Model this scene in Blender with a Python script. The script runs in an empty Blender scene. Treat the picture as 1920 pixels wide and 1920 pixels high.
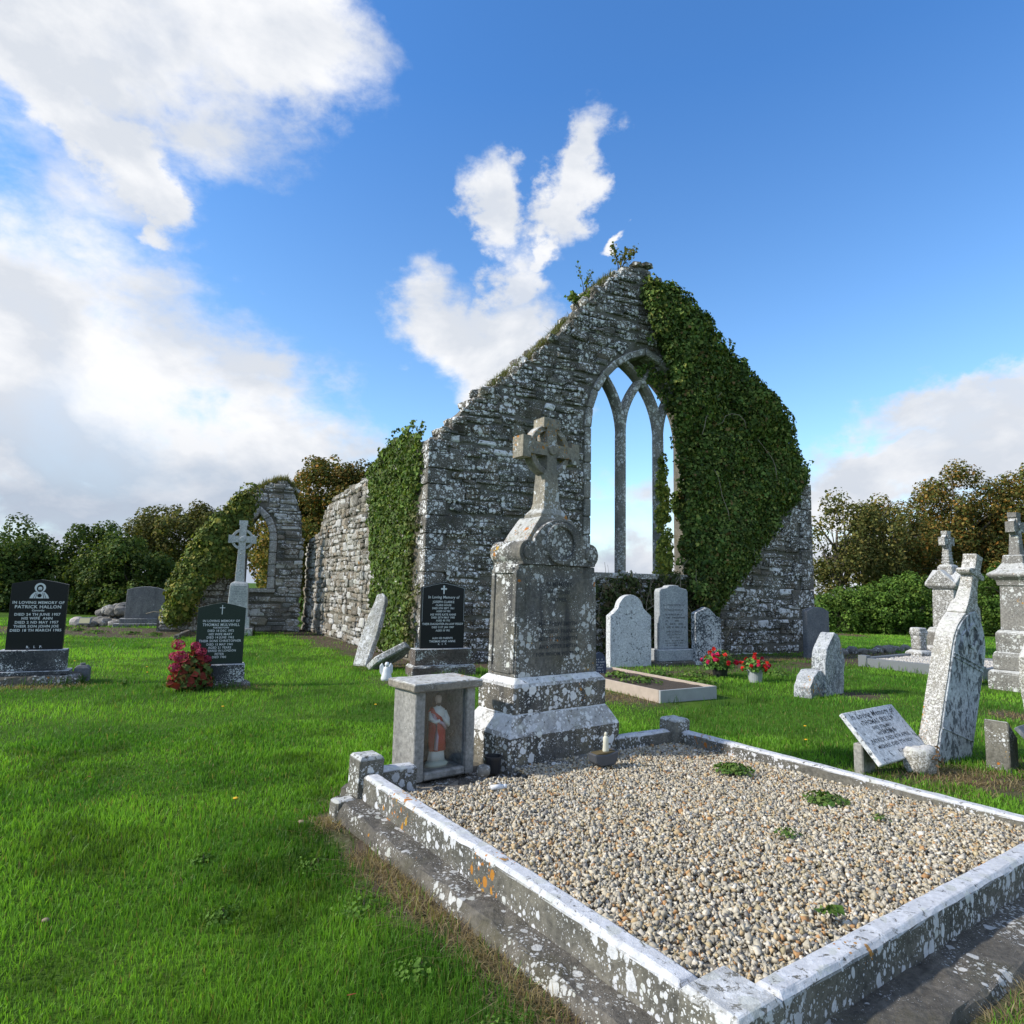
import bpy, bmesh, math, random
import numpy as np
from mathutils import Vector, Matrix
from mathutils.geometry import tessellate_polygon

random.seed(7)
rng = np.random.default_rng(7)
scene = bpy.context.scene
COL = scene.collection
PI = math.pi
R = math.radians

# ------------------------------------------------------------------ camera
EYE = 1.5
PITCH = math.atan(141 / 1205.0)
ROLL = R(1.2)
cam_data = bpy.data.cameras.new('camera')
cam_data.sensor_width = 36.0
cam_data.lens = 36.0 * 1205 / 1920
cam_data.clip_start = 0.05
cam_data.clip_end = 3000
cam = bpy.data.objects.new('camera', cam_data)
COL.objects.link(cam)
_F = Vector((0, math.cos(PITCH), math.sin(PITCH)))
_U = Vector((0, -math.sin(PITCH), math.cos(PITCH)))
_X = Vector((1, 0, 0))
_cx = _X * math.cos(ROLL) + _U * math.sin(ROLL)
_cy = -_X * math.sin(ROLL) + _U * math.cos(ROLL)
cam.matrix_world = Matrix(((_cx.x, _cy.x, -_F.x, 0), (_cx.y, _cy.y, -_F.y, 0),
                           (_cx.z, _cy.z, -_F.z, EYE), (0, 0, 0, 1)))
scene.camera = cam

# ------------------------------------------------------------------ light
SUN_AZ = R(-104)         # from +Y, clockwise: the sun stands to the left, a little behind the camera
SUN_EL = R(33)
SKY_STRENGTH = 0.15
sun_data = bpy.data.lights.new('sun', 'SUN')
sun_data.energy = 2.6
sun_data.angle = R(2.5)
sun_data.color = (1.0, 0.93, 0.82)
sun = bpy.data.objects.new('sun', sun_data)
COL.objects.link(sun)
_sd = Vector((math.sin(SUN_AZ) * math.cos(SUN_EL), math.cos(SUN_AZ) * math.cos(SUN_EL), math.sin(SUN_EL)))
sun.rotation_euler = _sd.to_track_quat('Z', 'Y').to_euler()
sun.location = _sd * 60

scene.view_settings.view_transform = 'Standard'
scene.view_settings.look = 'None'
scene.view_settings.gamma = 1.0
scene.view_settings.use_curve_mapping = False
scene.view_settings.exposure = 0.95
scene.render.engine = 'CYCLES'
scene.cycles.max_bounces = 6
scene.cycles.diffuse_bounces = 3
scene.cycles.transparent_max_bounces = 8
scene.cycles.use_denoising = True


# ------------------------------------------------------------------ node helpers
def nd(nt, typ, ins=None, **attrs):
    n = nt.nodes.new(typ)
    for k, v in attrs.items():
        setattr(n, k, v)
    for k, v in (ins or {}).items():
        s = n.inputs[k]
        if isinstance(v, bpy.types.NodeSocket):
            nt.links.new(v, s)
        else:
            s.default_value = v
    return n


def M(nt, op, a, b=None, c=None, clamp=False):
    ins = {0: a}
    if b is not None:
        ins[1] = b
    if c is not None:
        ins[2] = c
    return nd(nt, 'ShaderNodeMath', ins, operation=op, use_clamp=clamp).outputs[0]


def V(nt, op, a, b=None):
    ins = {0: a}
    if b is not None:
        ins[1] = b
    n = nd(nt, 'ShaderNodeVectorMath', ins, operation=op)
    return n.outputs[1] if op in ('LENGTH', 'DISTANCE', 'DOT_PRODUCT') else n.outputs[0]


def mapr(nt, v, a, b, c=0.0, d=1.0, smooth=False):
    n = nd(nt, 'ShaderNodeMapRange', {0: v, 1: a, 2: b, 3: c, 4: d})
    n.clamp = True
    if smooth:
        n.interpolation_type = 'SMOOTHSTEP'
    return n.outputs[0]


def noise(nt, vec, scale, detail=4.0, rough=0.55, dist=0.0):
    return nd(nt, 'ShaderNodeTexNoise', {'Vector': vec, 'Scale': scale, 'Detail': detail, 'Roughness': rough, 'Distortion': dist})


def mixc(nt, fac, a, b, blend='MIX'):
    n = nt.nodes.new('ShaderNodeMix')
    n.data_type = 'RGBA'
    n.blend_type = blend
    for s, v in ((n.inputs[0], fac), (n.inputs[6], a), (n.inputs[7], b)):
        if isinstance(v, bpy.types.NodeSocket):
            nt.links.new(v, s)
        elif isinstance(v, (tuple, list)):
            s.default_value = tuple(v) + (1.0,) if len(v) == 3 else v
        else:
            s.default_value = v
    return n.outputs[2]


# ------------------------------------------------------------------ sky
world = bpy.data.worlds.new('World')
scene.world = world
world.use_nodes = True
wt = world.node_tree
wt.nodes.clear()
sky = nd(wt, 'ShaderNodeTexSky', sky_type='NISHITA', sun_disc=False, sun_elevation=SUN_EL,
         sun_rotation=SUN_AZ % (2 * PI), altitude=50.0, air_density=1.0, dust_density=0.35, ozone_density=2.2)
tc = nd(wt, 'ShaderNodeTexCoord')
dirv = tc.outputs['Generated']
sep = nd(wt, 'ShaderNodeSeparateXYZ', {0: dirv})
az = M(wt, 'MULTIPLY', M(wt, 'ARCTAN2', sep.outputs[0], sep.outputs[1]), 180 / PI)
el = M(wt, 'MULTIPLY', M(wt, 'ARCSINE', sep.outputs[2]), 180 / PI)
wn = noise(wt, V(wt, 'MULTIPLY', dirv, (1.0, 1.0, 1.4)), 7.0, 7.0, 0.6)
wsep = nd(wt, 'ShaderNodeSeparateColor', {0: wn.outputs[1]})
az = M(wt, 'MULTIPLY_ADD', M(wt, 'SUBTRACT', wsep.outputs[0], 0.5), 15.0, az)
elw = M(wt, 'MULTIPLY_ADD', M(wt, 'SUBTRACT', wsep.outputs[1], 0.5), 13.0, el)
# cloud banks: azimuth, elevation, half width, half height, tilt (all degrees)
BANKS = [(-39, 37.5, 21, 8.6, 7), (-24, 41.5, 13, 6, -6), (-50, 42, 18, 12, 0), (-36.5, 31.3, 8, 3.4, -25), (-31.5, 28.6, 4.5, 2.0, -38),
         (-45, 14, 20, 9.5, -18), (-32, 11, 21, 14, -42), (-20, 8, 15, 9, -48), (-54, 10, 24, 12, 0), (-16, 6, 14, 5, -20),
         (-5.8, 21.6, 5.4, 5.4, 0), (1.0, 21.0, 5.0, 5.6, 0), (-2.2, 19.0, 6.0, 4.2, 0), (0.9, 26.8, 2.9, 4.6, 15), (-1.6, 31.2, 2.5, 4.4, 20), (4.6, 33.2, 2.5, 5.0, -22),
         (2.2, 29.0, 2.0, 2.2, 0), (9.0, 30.6, 1.6, 0.7, 20),
         (37, 14, 8, 3.2, 12), (33, 10, 10, 3.2, 8), (44, 12, 12, 6, 0), (24, 7.0, 14, 3.0, 0)]
acc = None
for (a, e, ra, re, tl) in BANKS:
    dx = M(wt, 'SUBTRACT', az, a)
    dy = M(wt, 'SUBTRACT', elw, e)
    c, s = math.cos(R(tl)), math.sin(R(tl))
    ux = M(wt, 'MULTIPLY_ADD', dx, c / ra, M(wt, 'MULTIPLY', dy, s / ra))
    uy = M(wt, 'MULTIPLY_ADD', dx, -s / re, M(wt, 'MULTIPLY', dy, c / re))
    ln = M(wt, 'SQRT', M(wt, 'ADD', M(wt, 'MULTIPLY', ux, ux), M(wt, 'MULTIPLY', uy, uy)))
    v = M(wt, 'SUBTRACT', 1.0, ln)
    acc = v if acc is None else nd(wt, 'ShaderNodeMath', {0: acc, 1: v, 2: 0.12}, operation='SMOOTH_MAX').outputs[0]
low = mapr(wt, elw, 0.0, 12.0, 0.75, -0.75)
acc = M(wt, 'MAXIMUM', acc, low)
# broken cloud carries on round and overhead, thickened out of view for whiter fill
absaz = M(wt, 'ABSOLUTE', az)
acc = M(wt, 'MAXIMUM', acc, mapr(wt, absaz, 46, 72, -1.0, 0.14))
acc = M(wt, 'MAXIMUM', acc, mapr(wt, el, 47, 65, -1.0, 0.08))
acc = M(wt, 'MAXIMUM', acc, -0.8)
cv = V(wt, 'MULTIPLY', dirv, (1.0, 1.0, 1.7))
f1 = noise(wt, cv, 4.2, 10.0, 0.58, 0.25)
f2 = noise(wt, cv, 14.0, 8.0, 0.6, 0.2)
f3 = noise(wt, V(wt, 'ADD', cv, (0.06, 0.0, 0.09)), 4.2, 6.0, 0.55, 0.25)
edge = M(wt, 'ADD', M(wt, 'MULTIPLY', M(wt, 'SUBTRACT', f1.outputs[0], 0.5), 1.5),
         M(wt, 'MULTIPLY', M(wt, 'SUBTRACT', f2.outputs[0], 0.5), 0.75))
dens = mapr(wt, M(wt, 'ADD', acc, edge), -0.18, 0.50, 0.0, 1.0, True)
dens = M(wt, 'MULTIPLY', dens, mapr(wt, f3.outputs[0], 0.22, 0.46, 0.85, 1.0))
# thick parts away from the sun are greyer underneath
shade = M(wt, 'ADD', mapr(wt, M(wt, 'SUBTRACT', f1.outputs[0], f3.outputs[0]), -0.12, 0.10, 0.0, 0.55),
          M(wt, 'MULTIPLY', mapr(wt, el, 2.5, 13.0, 0.72, 0.0), mapr(wt, az, -14.0, 18.0, 1.0, 0.3)))
ccol = mixc(wt, shade, (3.45, 3.48, 3.56), (1.75, 2.0, 2.4))
tint = mixc(wt, mapr(wt, el, 4.0, 40.0), (0.76, 0.86, 0.87), (0.36, 0.66, 0.94))
skyc = mixc(wt, 1.0, sky.outputs[0], tint, 'MULTIPLY')
wcol = mixc(wt, dens, skyc, ccol)
bg = nd(wt, 'ShaderNodeBackground', {'Color': wcol, 'Strength': SKY_STRENGTH})
nd(wt, 'ShaderNodeOutputWorld', {'Surface': bg.outputs[0]})


# ------------------------------------------------------------------ objects and tags
def tag(o, label=None, cat=None, group=None, kind=None):
    if label:
        o['label'] = label
    if cat:
        o['category'] = cat
    if group:
        o['group'] = group
    if kind:
        o['kind'] = kind
    return o


def thing(name, label, cat, loc=(0, 0, 0), rz=0.0, group=None, rot=None):
    o = bpy.data.objects.new(name, None)
    o.empty_display_size = 0.2
    COL.objects.link(o)
    o.location = loc
    o.rotation_euler = rot if rot is not None else (0, 0, rz)
    return tag(o, label, cat, group)


def link(name, mesh, mat=None, parent=None, smooth=False):
    o = bpy.data.objects.new(name, mesh)
    COL.objects.link(o)
    if mat is not None and len(mesh.materials) == 0:
        mesh.materials.append(mat)
    if parent is not None:
        o.parent = parent
    if smooth:
        for p in mesh.polygons:
            p.use_smooth = True
    return o


def mesh_np(name, verts, faces, mat, colors=None, parent=None, smooth=False):
    """a mesh straight from arrays: verts (n,3), faces (m,k), one colour per vertex"""
    verts = np.asarray(verts, dtype=np.float32)
    faces = np.asarray(faces, dtype=np.int32)
    me = bpy.data.meshes.new(name)
    k = faces.shape[1]
    me.vertices.add(len(verts))
    me.vertices.foreach_set('co', verts.ravel())
    me.loops.add(faces.size)
    me.loops.foreach_set('vertex_index', faces.ravel())
    me.polygons.add(len(faces))
    me.polygons.foreach_set('loop_start', np.arange(0, faces.size, k, dtype=np.int32))
    me.update(calc_edges=True)
    if colors is not None:
        at = me.color_attributes.new('Col', 'FLOAT_COLOR', 'POINT')
        c4 = np.ones((len(verts), 4), dtype=np.float32)
        c4[:, :3] = colors
        at.data.foreach_set('color', c4.ravel())
    o = link(name, me, mat, parent)
    if smooth:
        me.polygons.foreach_set('use_smooth', np.ones(len(faces), dtype=bool))
    return o


class MB:
    """collects solids; build() links them as one mesh object"""

    def __init__(self):
        self.bm = bmesh.new()

    def ring(self, pts):
        return [self.bm.verts.new(p) for p in pts]

    def skin(self, rings, cap0=True, cap1=True):
        for a, b in zip(rings[:-1], rings[1:]):
            n = len(a)
            for i in range(n):
                j = (i + 1) % n
                self.bm.faces.new((a[i], a[j], b[j], b[i]))
        if cap0:
            self.bm.faces.new(list(reversed(rings[0])))
        if cap1:
            self.bm.faces.new(rings[-1])

    def box(self, c, s, rz=0.0, m=None):
        mt = m if m is not None else Matrix.Translation(c) @ Matrix.Rotation(rz, 4, 'Z')
        hx, hy, hz = s[0] / 2, s[1] / 2, s[2] / 2
        r0 = self.ring([mt @ Vector(p) for p in ((-hx, -hy, -hz), (hx, -hy, -hz), (hx, hy, -hz), (-hx, hy, -hz))])
        r1 = self.ring([mt @ Vector(p) for p in ((-hx, -hy, hz), (hx, -hy, hz), (hx, hy, hz), (-hx, hy, hz))])
        self.skin([r0, r1])
        return self

    def loft(self, secs, cx=0.0, cy=0.0):
        """stack of rectangles (width, depth, z)"""
        rings = []
        for s in secs:
            w, d, z = s[0] / 2, s[1] / 2, s[2]
            ox, oy = (s[3], s[4]) if len(s) > 3 else (0, 0)
            rings.append(self.ring([(cx + ox - w, cy + oy - d, z), (cx + ox + w, cy + oy - d, z), (cx + ox + w, cy + oy + d, z), (cx + ox - w, cy + oy + d, z)]))
        self.skin(rings)
        return self

    def prism(self, poly, y0, y1, holes=(), m=None):
        """outline in x,z pushed from y0 (front) to y1 (back); holes are cut right through"""
        loops = [poly] + list(holes)
        flat = [p for lp in loops for p in lp]
        tris = tessellate_polygon([[Vector((p[0], p[1], 0)) for p in lp] for lp in loops])
        mt = m or Matrix.Identity(4)
        f = [self.bm.verts.new(mt @ Vector((p[0], y0, p[1]))) for p in flat]
        b = [self.bm.verts.new(mt @ Vector((p[0], y1, p[1]))) for p in flat]
        for t in tris:
            try:
                self.bm.faces.new([f[i] for i in t])
                self.bm.faces.new([b[i] for i in reversed(t)])
            except ValueError:
                pass
        k = 0
        for lp in loops:
            n = len(lp)
            for i in range(n):
                j = (i + 1) % n
                self.bm.faces.new((f[k + i], f[k + j], b[k + j], b[k + i]))
            k += n
        return self

    def tube(self, path, radii, n=8, squash=1.0):
        rings = []
        P = [Vector(p) for p in path]
        for i, p in enumerate(P):
            t = (P[min(i + 1, len(P) - 1)] - P[max(i - 1, 0)]).normalized()
            a = t.cross(Vector((0, 0, 1)))
            if a.length < 0.05:
                a = t.cross(Vector((0, 1, 0)))
            a.normalize()
            b = t.cross(a)
            r = radii[i] if hasattr(radii, '__len__') else radii
            rings.append(self.ring([p + (a * math.cos(2 * PI * k / n) + b * math.sin(2 * PI * k / n) * squash) * r for k in range(n)]))
        self.skin(rings)
        return self

    def lathe(self, prof, n=20, c=(0, 0), sy=1.0, fold=None):
        """profile of (radius, z); sy flattens it front to back; fold(angle, z) adds ripples"""
        rings = []
        for r, z in prof:
            ring = []
            for k in range(n):
                a = 2 * PI * k / n
                rr = r * (1 + (fold(a, z) if fold else 0))
                ring.append((c[0] + rr * math.cos(a), c[1] + rr * math.sin(a) * sy, z))
            rings.append(self.ring(ring))
        self.skin(rings)
        return self

    def blob(self, c, s, rough=0.25, sub=2, rot=None, seed=0):
        rn = random.Random(seed)
        res = bmesh.ops.create_icosphere(self.bm, subdivisions=sub, radius=1.0)
        ph = [rn.uniform(0, 6.28) for _ in range(9)]
        mt = (rot or Matrix.Identity(4))
        for v in res['verts']:
            p = v.co.copy()
            k = 1 + rough * (math.sin(p.x * 2.3 + ph[0]) * math.sin(p.y * 2.9 + ph[1]) + 0.7 * math.sin(p.z * 3.7 + ph[2]) * math.cos(p.x * 3.1 + ph[3]) + rn.uniform(-0.25, 0.25))
            # knock it towards a broken block
            m = max(abs(p.x), abs(p.y), abs(p.z))
            p = p * (k * (0.55 + 0.45 / max(m, 0.58) * 0.75))
            v.co = mt @ Vector((p.x * s[0], p.y * s[1], p.z * s[2])) + Vector(c)
        return self

    def build(self, name, mat, parent=None, bev=0.0, smooth=False, seg=1, jitter=0.0, seed=0, sub=0.0):
        bm = self.bm
        bmesh.ops.recalc_face_normals(bm, faces=bm.faces)
        if bev > 0:
            ed = [e for e in bm.edges if len(e.link_faces) == 2 and e.calc_face_angle(0) > 0.5]
            bmesh.ops.bevel(bm, geom=ed, offset=bev, offset_type='OFFSET', segments=seg, profile=0.6, affect='EDGES', clamp_overlap=True)
        if sub > 0:
            for _ in range(5):
                ed = [e for e in bm.edges if e.calc_length() > sub]
                if not ed:
                    break
                bmesh.ops.subdivide_edges(bm, edges=ed, cuts=1, use_grid_fill=True)
            bmesh.ops.triangulate(bm, faces=[f for f in bm.faces if len(f.verts) > 4])
        if jitter > 0:
            rn = random.Random(seed)
            ph = [rn.uniform(0, 6) for _ in range(6)]
            for v in bm.verts:
                p = v.co
                q = Vector((math.sin(p.z * 23 + ph[0]) * math.cos(p.y * 19 + ph[1]), math.sin(p.x * 21 + ph[2]) * math.cos(p.z * 17 + ph[3]), math.sin(p.x * 27 + ph[4]) * math.cos(p.y * 25 + ph[5])))
                v.co = p + q * jitter * 0.6 + Vector((rn.uniform(-1, 1), rn.uniform(-1, 1), rn.uniform(-1, 1))) * jitter * 0.6
        me = bpy.data.meshes.new(name)
        bm.to_mesh(me)
        bm.free()
        o = link(name, me, mat, parent)
        if smooth:
            for p in me.polygons:
                p.use_smooth = True
        return o


def text_mesh(body, size, mat, parent, x=0.0, z=0.0, y=0.0, align='CENTER', stretch=1.0, name='inscription', shear=0.0, bold=0.0, mtx=None):
    cu = bpy.data.curves.new('lettering', 'FONT')
    cu.body = body
    cu.size = size
    cu.align_x = align
    cu.align_y = 'CENTER'
    cu.resolution_u = 2
    cu.shear = shear
    cu.offset = bold
    cu.space_character = 1.08
    to = bpy.data.objects.new('lettering', cu)
    me = bpy.data.meshes.new_from_object(to)
    bpy.data.objects.remove(to)
    bpy.data.curves.remove(cu)
    for v in me.vertices:
        p = Vector((v.co.x * stretch + x, y, v.co.y + z))
        v.co = mtx @ p if mtx is not None else p
    me.materials.clear()
    o = link(name, me, mat, parent)
    o['kind'] = 'stuff'     # letters too small to pick apart singly
    return o


# ------------------------------------------------------------------ materials
def new_mat(name):
    m = bpy.data.materials.new(name)
    m.use_nodes = True
    nt = m.node_tree
    b = nt.nodes['Principled BSDF']
    return m, nt, b


def plain(name, col, rough=0.7, var=0.15, scale=12.0, bump=0.15, metal=0.0, coat=0.0):
    m, nt, b = new_mat(name)
    pos = nd(nt, 'ShaderNodeNewGeometry').outputs['Position']
    n = noise(nt, pos, scale, 6, 0.65)
    c = mixc(nt, n.outputs[0], tuple(x * (1 - var) for x in col), tuple(min(1, x * (1 + var)) for x in col))
    nt.links.new(c, b.inputs['Base Color'])
    b.inputs['Roughness'].default_value = rough
    b.inputs['Metallic'].default_value = metal
    b.inputs['Coat Weight'].default_value = coat
    if bump:
        n2 = noise(nt, pos, scale * 6, 4, 0.6)
        bp = nd(nt, 'ShaderNodeBump', {'Strength': bump, 'Distance': 0.01, 'Height': n2.outputs[0]})
        nt.links.new(bp.outputs[0], b.inputs['Normal'])
    return m


def stone(name, base=(0.10, 0.10, 0.098), base2=(0.19, 0.18, 0.16), white=0.5, scale=16.0, orange=0.0, top=0.0,
          stretch=1.0, wcol=(0.60, 0.61, 0.60), rough=0.92, attr=False, fine=0.5, algae=0.0, bump=0.5, sharp=14.0, big=1.0, stain=0.0, fleck=0.0, fleckcol=(0.10, 0.11, 0.115), ramp=0.16):
    """weathered stone with round crusts of white lichen, orange lichen and whitened upward faces"""
    m, nt, b = new_mat(name)
    geo = nd(nt, 'ShaderNodeNewGeometry')
    pos = geo.outputs['Position']
    p1 = V(nt, 'MULTIPLY', pos, (1.0, 1.0, stretch)) if stretch != 1.0 else pos
    nlow = noise(nt, pos, 2.3, 6, 0.65)
    nfin = noise(nt, pos, 34.0, 6, 0.7)
    ngrit = noise(nt, pos, 160.0, 3, 0.6)
    c = mixc(nt, mapr(nt, nlow.outputs[0], 0.36, 0.64), base, base2)
    if attr:
        at = nd(nt, 'ShaderNodeAttribute', attribute_name='Col')
        c = mixc(nt, 1.0, c, V(nt, 'MINIMUM', at.outputs[0], (1.3, 1.3, 1.3)), 'MULTIPLY')
    c = mixc(nt, 1.0, c, mixc(nt, mapr(nt, nfin.outputs[0], 0.3, 0.7), (0.55, 0.55, 0.55), (1.4, 1.4, 1.38)), 'MULTIPLY')
    if stain > 0:
        ps = V(nt, 'MULTIPLY', pos, (1.0, 1.0, 0.12))
        ns = noise(nt, ps, 9.0, 4, 0.6)
        c = mixc(nt, M(nt, 'MULTIPLY', mapr(nt, ns.outputs[0], 0.48, 0.66), stain), c, (0.045, 0.047, 0.05))
    if algae > 0:
        na = noise(nt, V(nt, 'ADD', pos, (3.1, 7.7, 1.3)), 3.4, 6, 0.65)
        c = mixc(nt, M(nt, 'MULTIPLY', mapr(nt, na.outputs[0], 0.5, 0.68), algae), c, (0.075, 0.07, 0.03))
    wob = noise(nt, p1, scale * 1.6, 3, 0.6)
    pv = V(nt, 'ADD', p1, V(nt, 'MULTIPLY', V(nt, 'SUBTRACT', wob.outputs[1], (0.5, 0.5, 0.5)), (0.45 / scale,) * 3))
    clus = noise(nt, V(nt, 'ADD', p1, (11.3, 2.1, 5.7)), scale * 0.16 * big, 4, 0.6)
    lo = 0.66 - 0.50 * white
    cl = mapr(nt, clus.outputs[0], lo, lo + ramp)

    def spots(sc, r0, r1, off, gate=None):
        v = nd(nt, 'ShaderNodeTexVoronoi', {'Vector': V(nt, 'ADD', pv, off), 'Scale': sc, 'Randomness': 1.0})
        cr = nd(nt, 'ShaderNodeSeparateColor', {0: v.outputs['Color']})
        rad = M(nt, 'MULTIPLY_ADD', M(nt, 'POWER', cr.outputs[0], 1.6), r1, r0)
        rad = M(nt, 'MULTIPLY', rad, gate if gate is not None else cl)
        return M(nt, 'MULTIPLY', M(nt, 'SUBTRACT', rad, v.outputs['Distance']), sharp, clamp=True), cr

    if white > 0:
        s1, cr1 = spots(scale, 0.05, 0.62, (0, 0, 0))
        s2, _ = spots(scale * 2.7, 0.12, 0.50 * fine * 2, (4.2, 1.7, 9.1))
        s3, _ = spots(scale * 6.5, 0.0, 0.42 * fine * 2, (1.2, 8.7, 3.1), mapr(nt, clus.outputs[0], lo - 0.12, lo + 0.1))
        mask = M(nt, 'MAXIMUM', M(nt, 'MAXIMUM', s1, s2), s3)
        if attr:   # some stones are crusted white all over
            blot = noise(nt, pos, 15.0, 5, 0.7)
            wm = M(nt, 'MULTIPLY', mapr(nt, nd(nt, 'ShaderNodeSeparateColor', {0: at.outputs[0]}).outputs[1], 1.5, 1.6), mapr(nt, blot.outputs[0], 0.40, 0.46))
            mask = M(nt, 'MAXIMUM', mask, wm)
    else:
        mask = None
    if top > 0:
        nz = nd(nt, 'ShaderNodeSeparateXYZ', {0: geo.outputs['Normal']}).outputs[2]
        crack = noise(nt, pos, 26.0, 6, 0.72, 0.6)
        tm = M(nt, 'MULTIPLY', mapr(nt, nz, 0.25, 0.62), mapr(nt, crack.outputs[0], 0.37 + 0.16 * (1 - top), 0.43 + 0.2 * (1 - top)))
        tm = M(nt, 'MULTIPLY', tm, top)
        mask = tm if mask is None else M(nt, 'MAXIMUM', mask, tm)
    if mask is not None:
        wv = mixc(nt, mapr(nt, nfin.outputs[0], 0.3, 0.72), tuple(x * 0.72 for x in wcol), tuple(min(0.85, x * 1.12) for x in wcol))
        if white > 0:
            wv = mixc(nt, M(nt, 'MULTIPLY', mapr(nt, cr1.outputs[1], 0.35, 0.95), 0.42), wv, tuple(x * 0.62 for x in wcol))
            wv = mixc(nt, mapr(nt, cr1.outputs[2], 0.85, 0.92, 0.0, 0.3), wv, (0.42, 0.44, 0.32))
        c = mixc(nt, mask, c, wv)
    if fleck > 0:
        fp = V(nt, 'MULTIPLY', pos, (1.0, 1.0, max(0.35, stretch)))
        fa = noise(nt, fp, 24.0, 7, 0.72, 0.4)
        fb = noise(nt, V(nt, 'ADD', pos, (5.5, 1.5, 8.5)), 3.2, 4, 0.6)
        th = M(nt, 'MULTIPLY_ADD', fb.outputs[0], -0.34, 0.80 - 0.16 * fleck)
        fm = M(nt, 'MULTIPLY', M(nt, 'SUBTRACT', fa.outputs[0], th), 22.0, clamp=True)
        c = mixc(nt, fm, c, fleckcol)
    if orange > 0:
        oc = noise(nt, V(nt, 'ADD', pos, (2.3, 9.1, 4.4)), 2.6, 3, 0.55)
        og = mapr(nt, oc.outputs[0], 0.66 - 0.24 * orange, 0.74 - 0.24 * orange)
        so, cr = spots(scale * 1.15, -0.30, 0.95, (7.7, 3.3, 0.9), og)
        so2, _ = spots(scale * 3.0, -0.2, 0.75, (0.7, 5.3, 6.9), og)
        so = M(nt, 'MAXIMUM', so, so2)
        c = mixc(nt, M(nt, 'MULTIPLY', so, 0.9), c, mixc(nt, cr.outputs[1], (0.42, 0.13, 0.012), (0.40, 0.24, 0.03)))
    nt.links.new(c, b.inputs['Base Color'])
    b.inputs['Roughness'].default_value = rough
    b.inputs['Specular IOR Level'].default_value = 0.25
    hgt = M(nt, 'ADD', M(nt, 'MULTIPLY', nfin.outputs[0], 0.8), M(nt, 'MULTIPLY', ngrit.outputs[0], 0.35))
    if mask is not None:
        hgt = M(nt, 'ADD', hgt, M(nt, 'MULTIPLY', mask, 0.15))
    bp = nd(nt, 'ShaderNodeBump', {'Strength': bump, 'Distance': 0.012, 'Height': hgt})
    nt.links.new(bp.outputs[0], b.inputs['Normal'])
    return m


def leafy(name, tint=(1, 1, 1), rough=0.45, trans=0.3, spec=0.4):
    m, nt, b = new_mat(name)
    at = nd(nt, 'ShaderNodeAttribute', attribute_name='Col')
    c = mixc(nt, 1.0, at.outputs[0], tint, 'MULTIPLY')
    nt.links.new(c, b.inputs['Base Color'])
    b.inputs['Roughness'].default_value = rough
    b.inputs['Specular IOR Level'].default_value = spec
    tr = nd(nt, 'ShaderNodeBsdfTranslucent', {'Color': mixc(nt, 1.0, c, (1.25, 1.3, 0.6), 'MULTIPLY')})
    mx = nd(nt, 'ShaderNodeMixShader', {0: trans, 1: b.outputs[0], 2: tr.outputs[0]})
    nt.links.new(mx.outputs[0], nt.nodes['Material Output'].inputs['Surface'])
    return m


MT = {}
MT['gable'] = stone('gable stone', (0.080, 0.076, 0.068), (0.160, 0.144, 0.118), white=0.70, scale=11.5, attr=True, fine=0.50, algae=0.45, wcol=(0.80, 0.80, 0.81), sharp=18, ramp=0.20)
MT['mortar'] = stone('mortar', (0.105, 0.102, 0.090), (0.180, 0.168, 0.143), white=0.28, scale=14.0, fine=0.5, algae=0.6)
MT['sidewall'] = stone('side wall stone', (0.15, 0.135, 0.11), (0.24, 0.22, 0.185), white=0.62, scale=9.0, stretch=0.55, attr=True, fine=0.6, wcol=(0.52, 0.51, 0.49), sharp=9, orange=0.06, ramp=0.2)
MT['sidemortar'] = stone('side wall mortar', (0.10, 0.09, 0.072), (0.17, 0.155, 0.125), white=0.3, scale=9.0, stretch=0.5)
MT['transept'] = stone('transept stone', (0.160, 0.157, 0.147), (0.272, 0.256, 0.224), white=0.62, scale=10.0, attr=True, fine=0.6, wcol=(0.66, 0.66, 0.66))
MT['tracery'] = stone('tracery stone', (0.170, 0.167, 0.156), (0.264, 0.246, 0.212), white=0.56, scale=13.0, fine=0.5, algae=0.3, wcol=(0.66, 0.67, 0.66), ramp=0.12)
MT['tracery2'] = stone('pale dressed stone', (0.26, 0.26, 0.25), (0.38, 0.37, 0.35), white=0.72, scale=12.0, fine=0.6, wcol=(0.60, 0.60, 0.60))
MT['monument'] = stone('monument limestone', (0.110, 0.110, 0.108), (0.190, 0.175, 0.145), white=0.48, scale=19.0, orange=0.32, top=0.0, fine=0.5, algae=0.35, stain=0.8, sharp=17, ramp=0.14)
MT['plinth'] = stone('monument plinth', (0.100, 0.100, 0.100), (0.200, 0.175, 0.130), white=0.64, scale=15.0, orange=0.25, top=1.0, fine=0.5, algae=0.3, stain=0.8, sharp=16, wcol=(0.80, 0.81, 0.82))
MT['cross'] = stone('cross limestone', (0.176, 0.169, 0.149), (0.297, 0.263, 0.203), white=0.42, scale=20.0, orange=0.62, top=0.7, fine=0.5, algae=0.4)
MT['kerb'] = stone('kerb concrete', (0.085, 0.084, 0.076), (0.165, 0.155, 0.130), white=0.54, scale=21.0, orange=0.42, top=1.0, fine=0.5, algae=0.25, wcol=(0.62, 0.63, 0.65), sharp=16, stretch=0.75)
MT['kerbpost'] = stone('kerb post concrete', (0.12, 0.115, 0.10), (0.19, 0.18, 0.15), white=0.42, scale=19.0, orange=0.42, top=0.75, fine=0.6, algae=0.2, wcol=(0.66, 0.67, 0.67))
MT['footing'] = stone('footing concrete', (0.082, 0.076, 0.066), (0.150, 0.136, 0.115), white=0.50, scale=22.0, orange=0.14, fine=0.5, algae=0.5, wcol=(0.56, 0.56, 0.54), bump=1.0)
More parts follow.
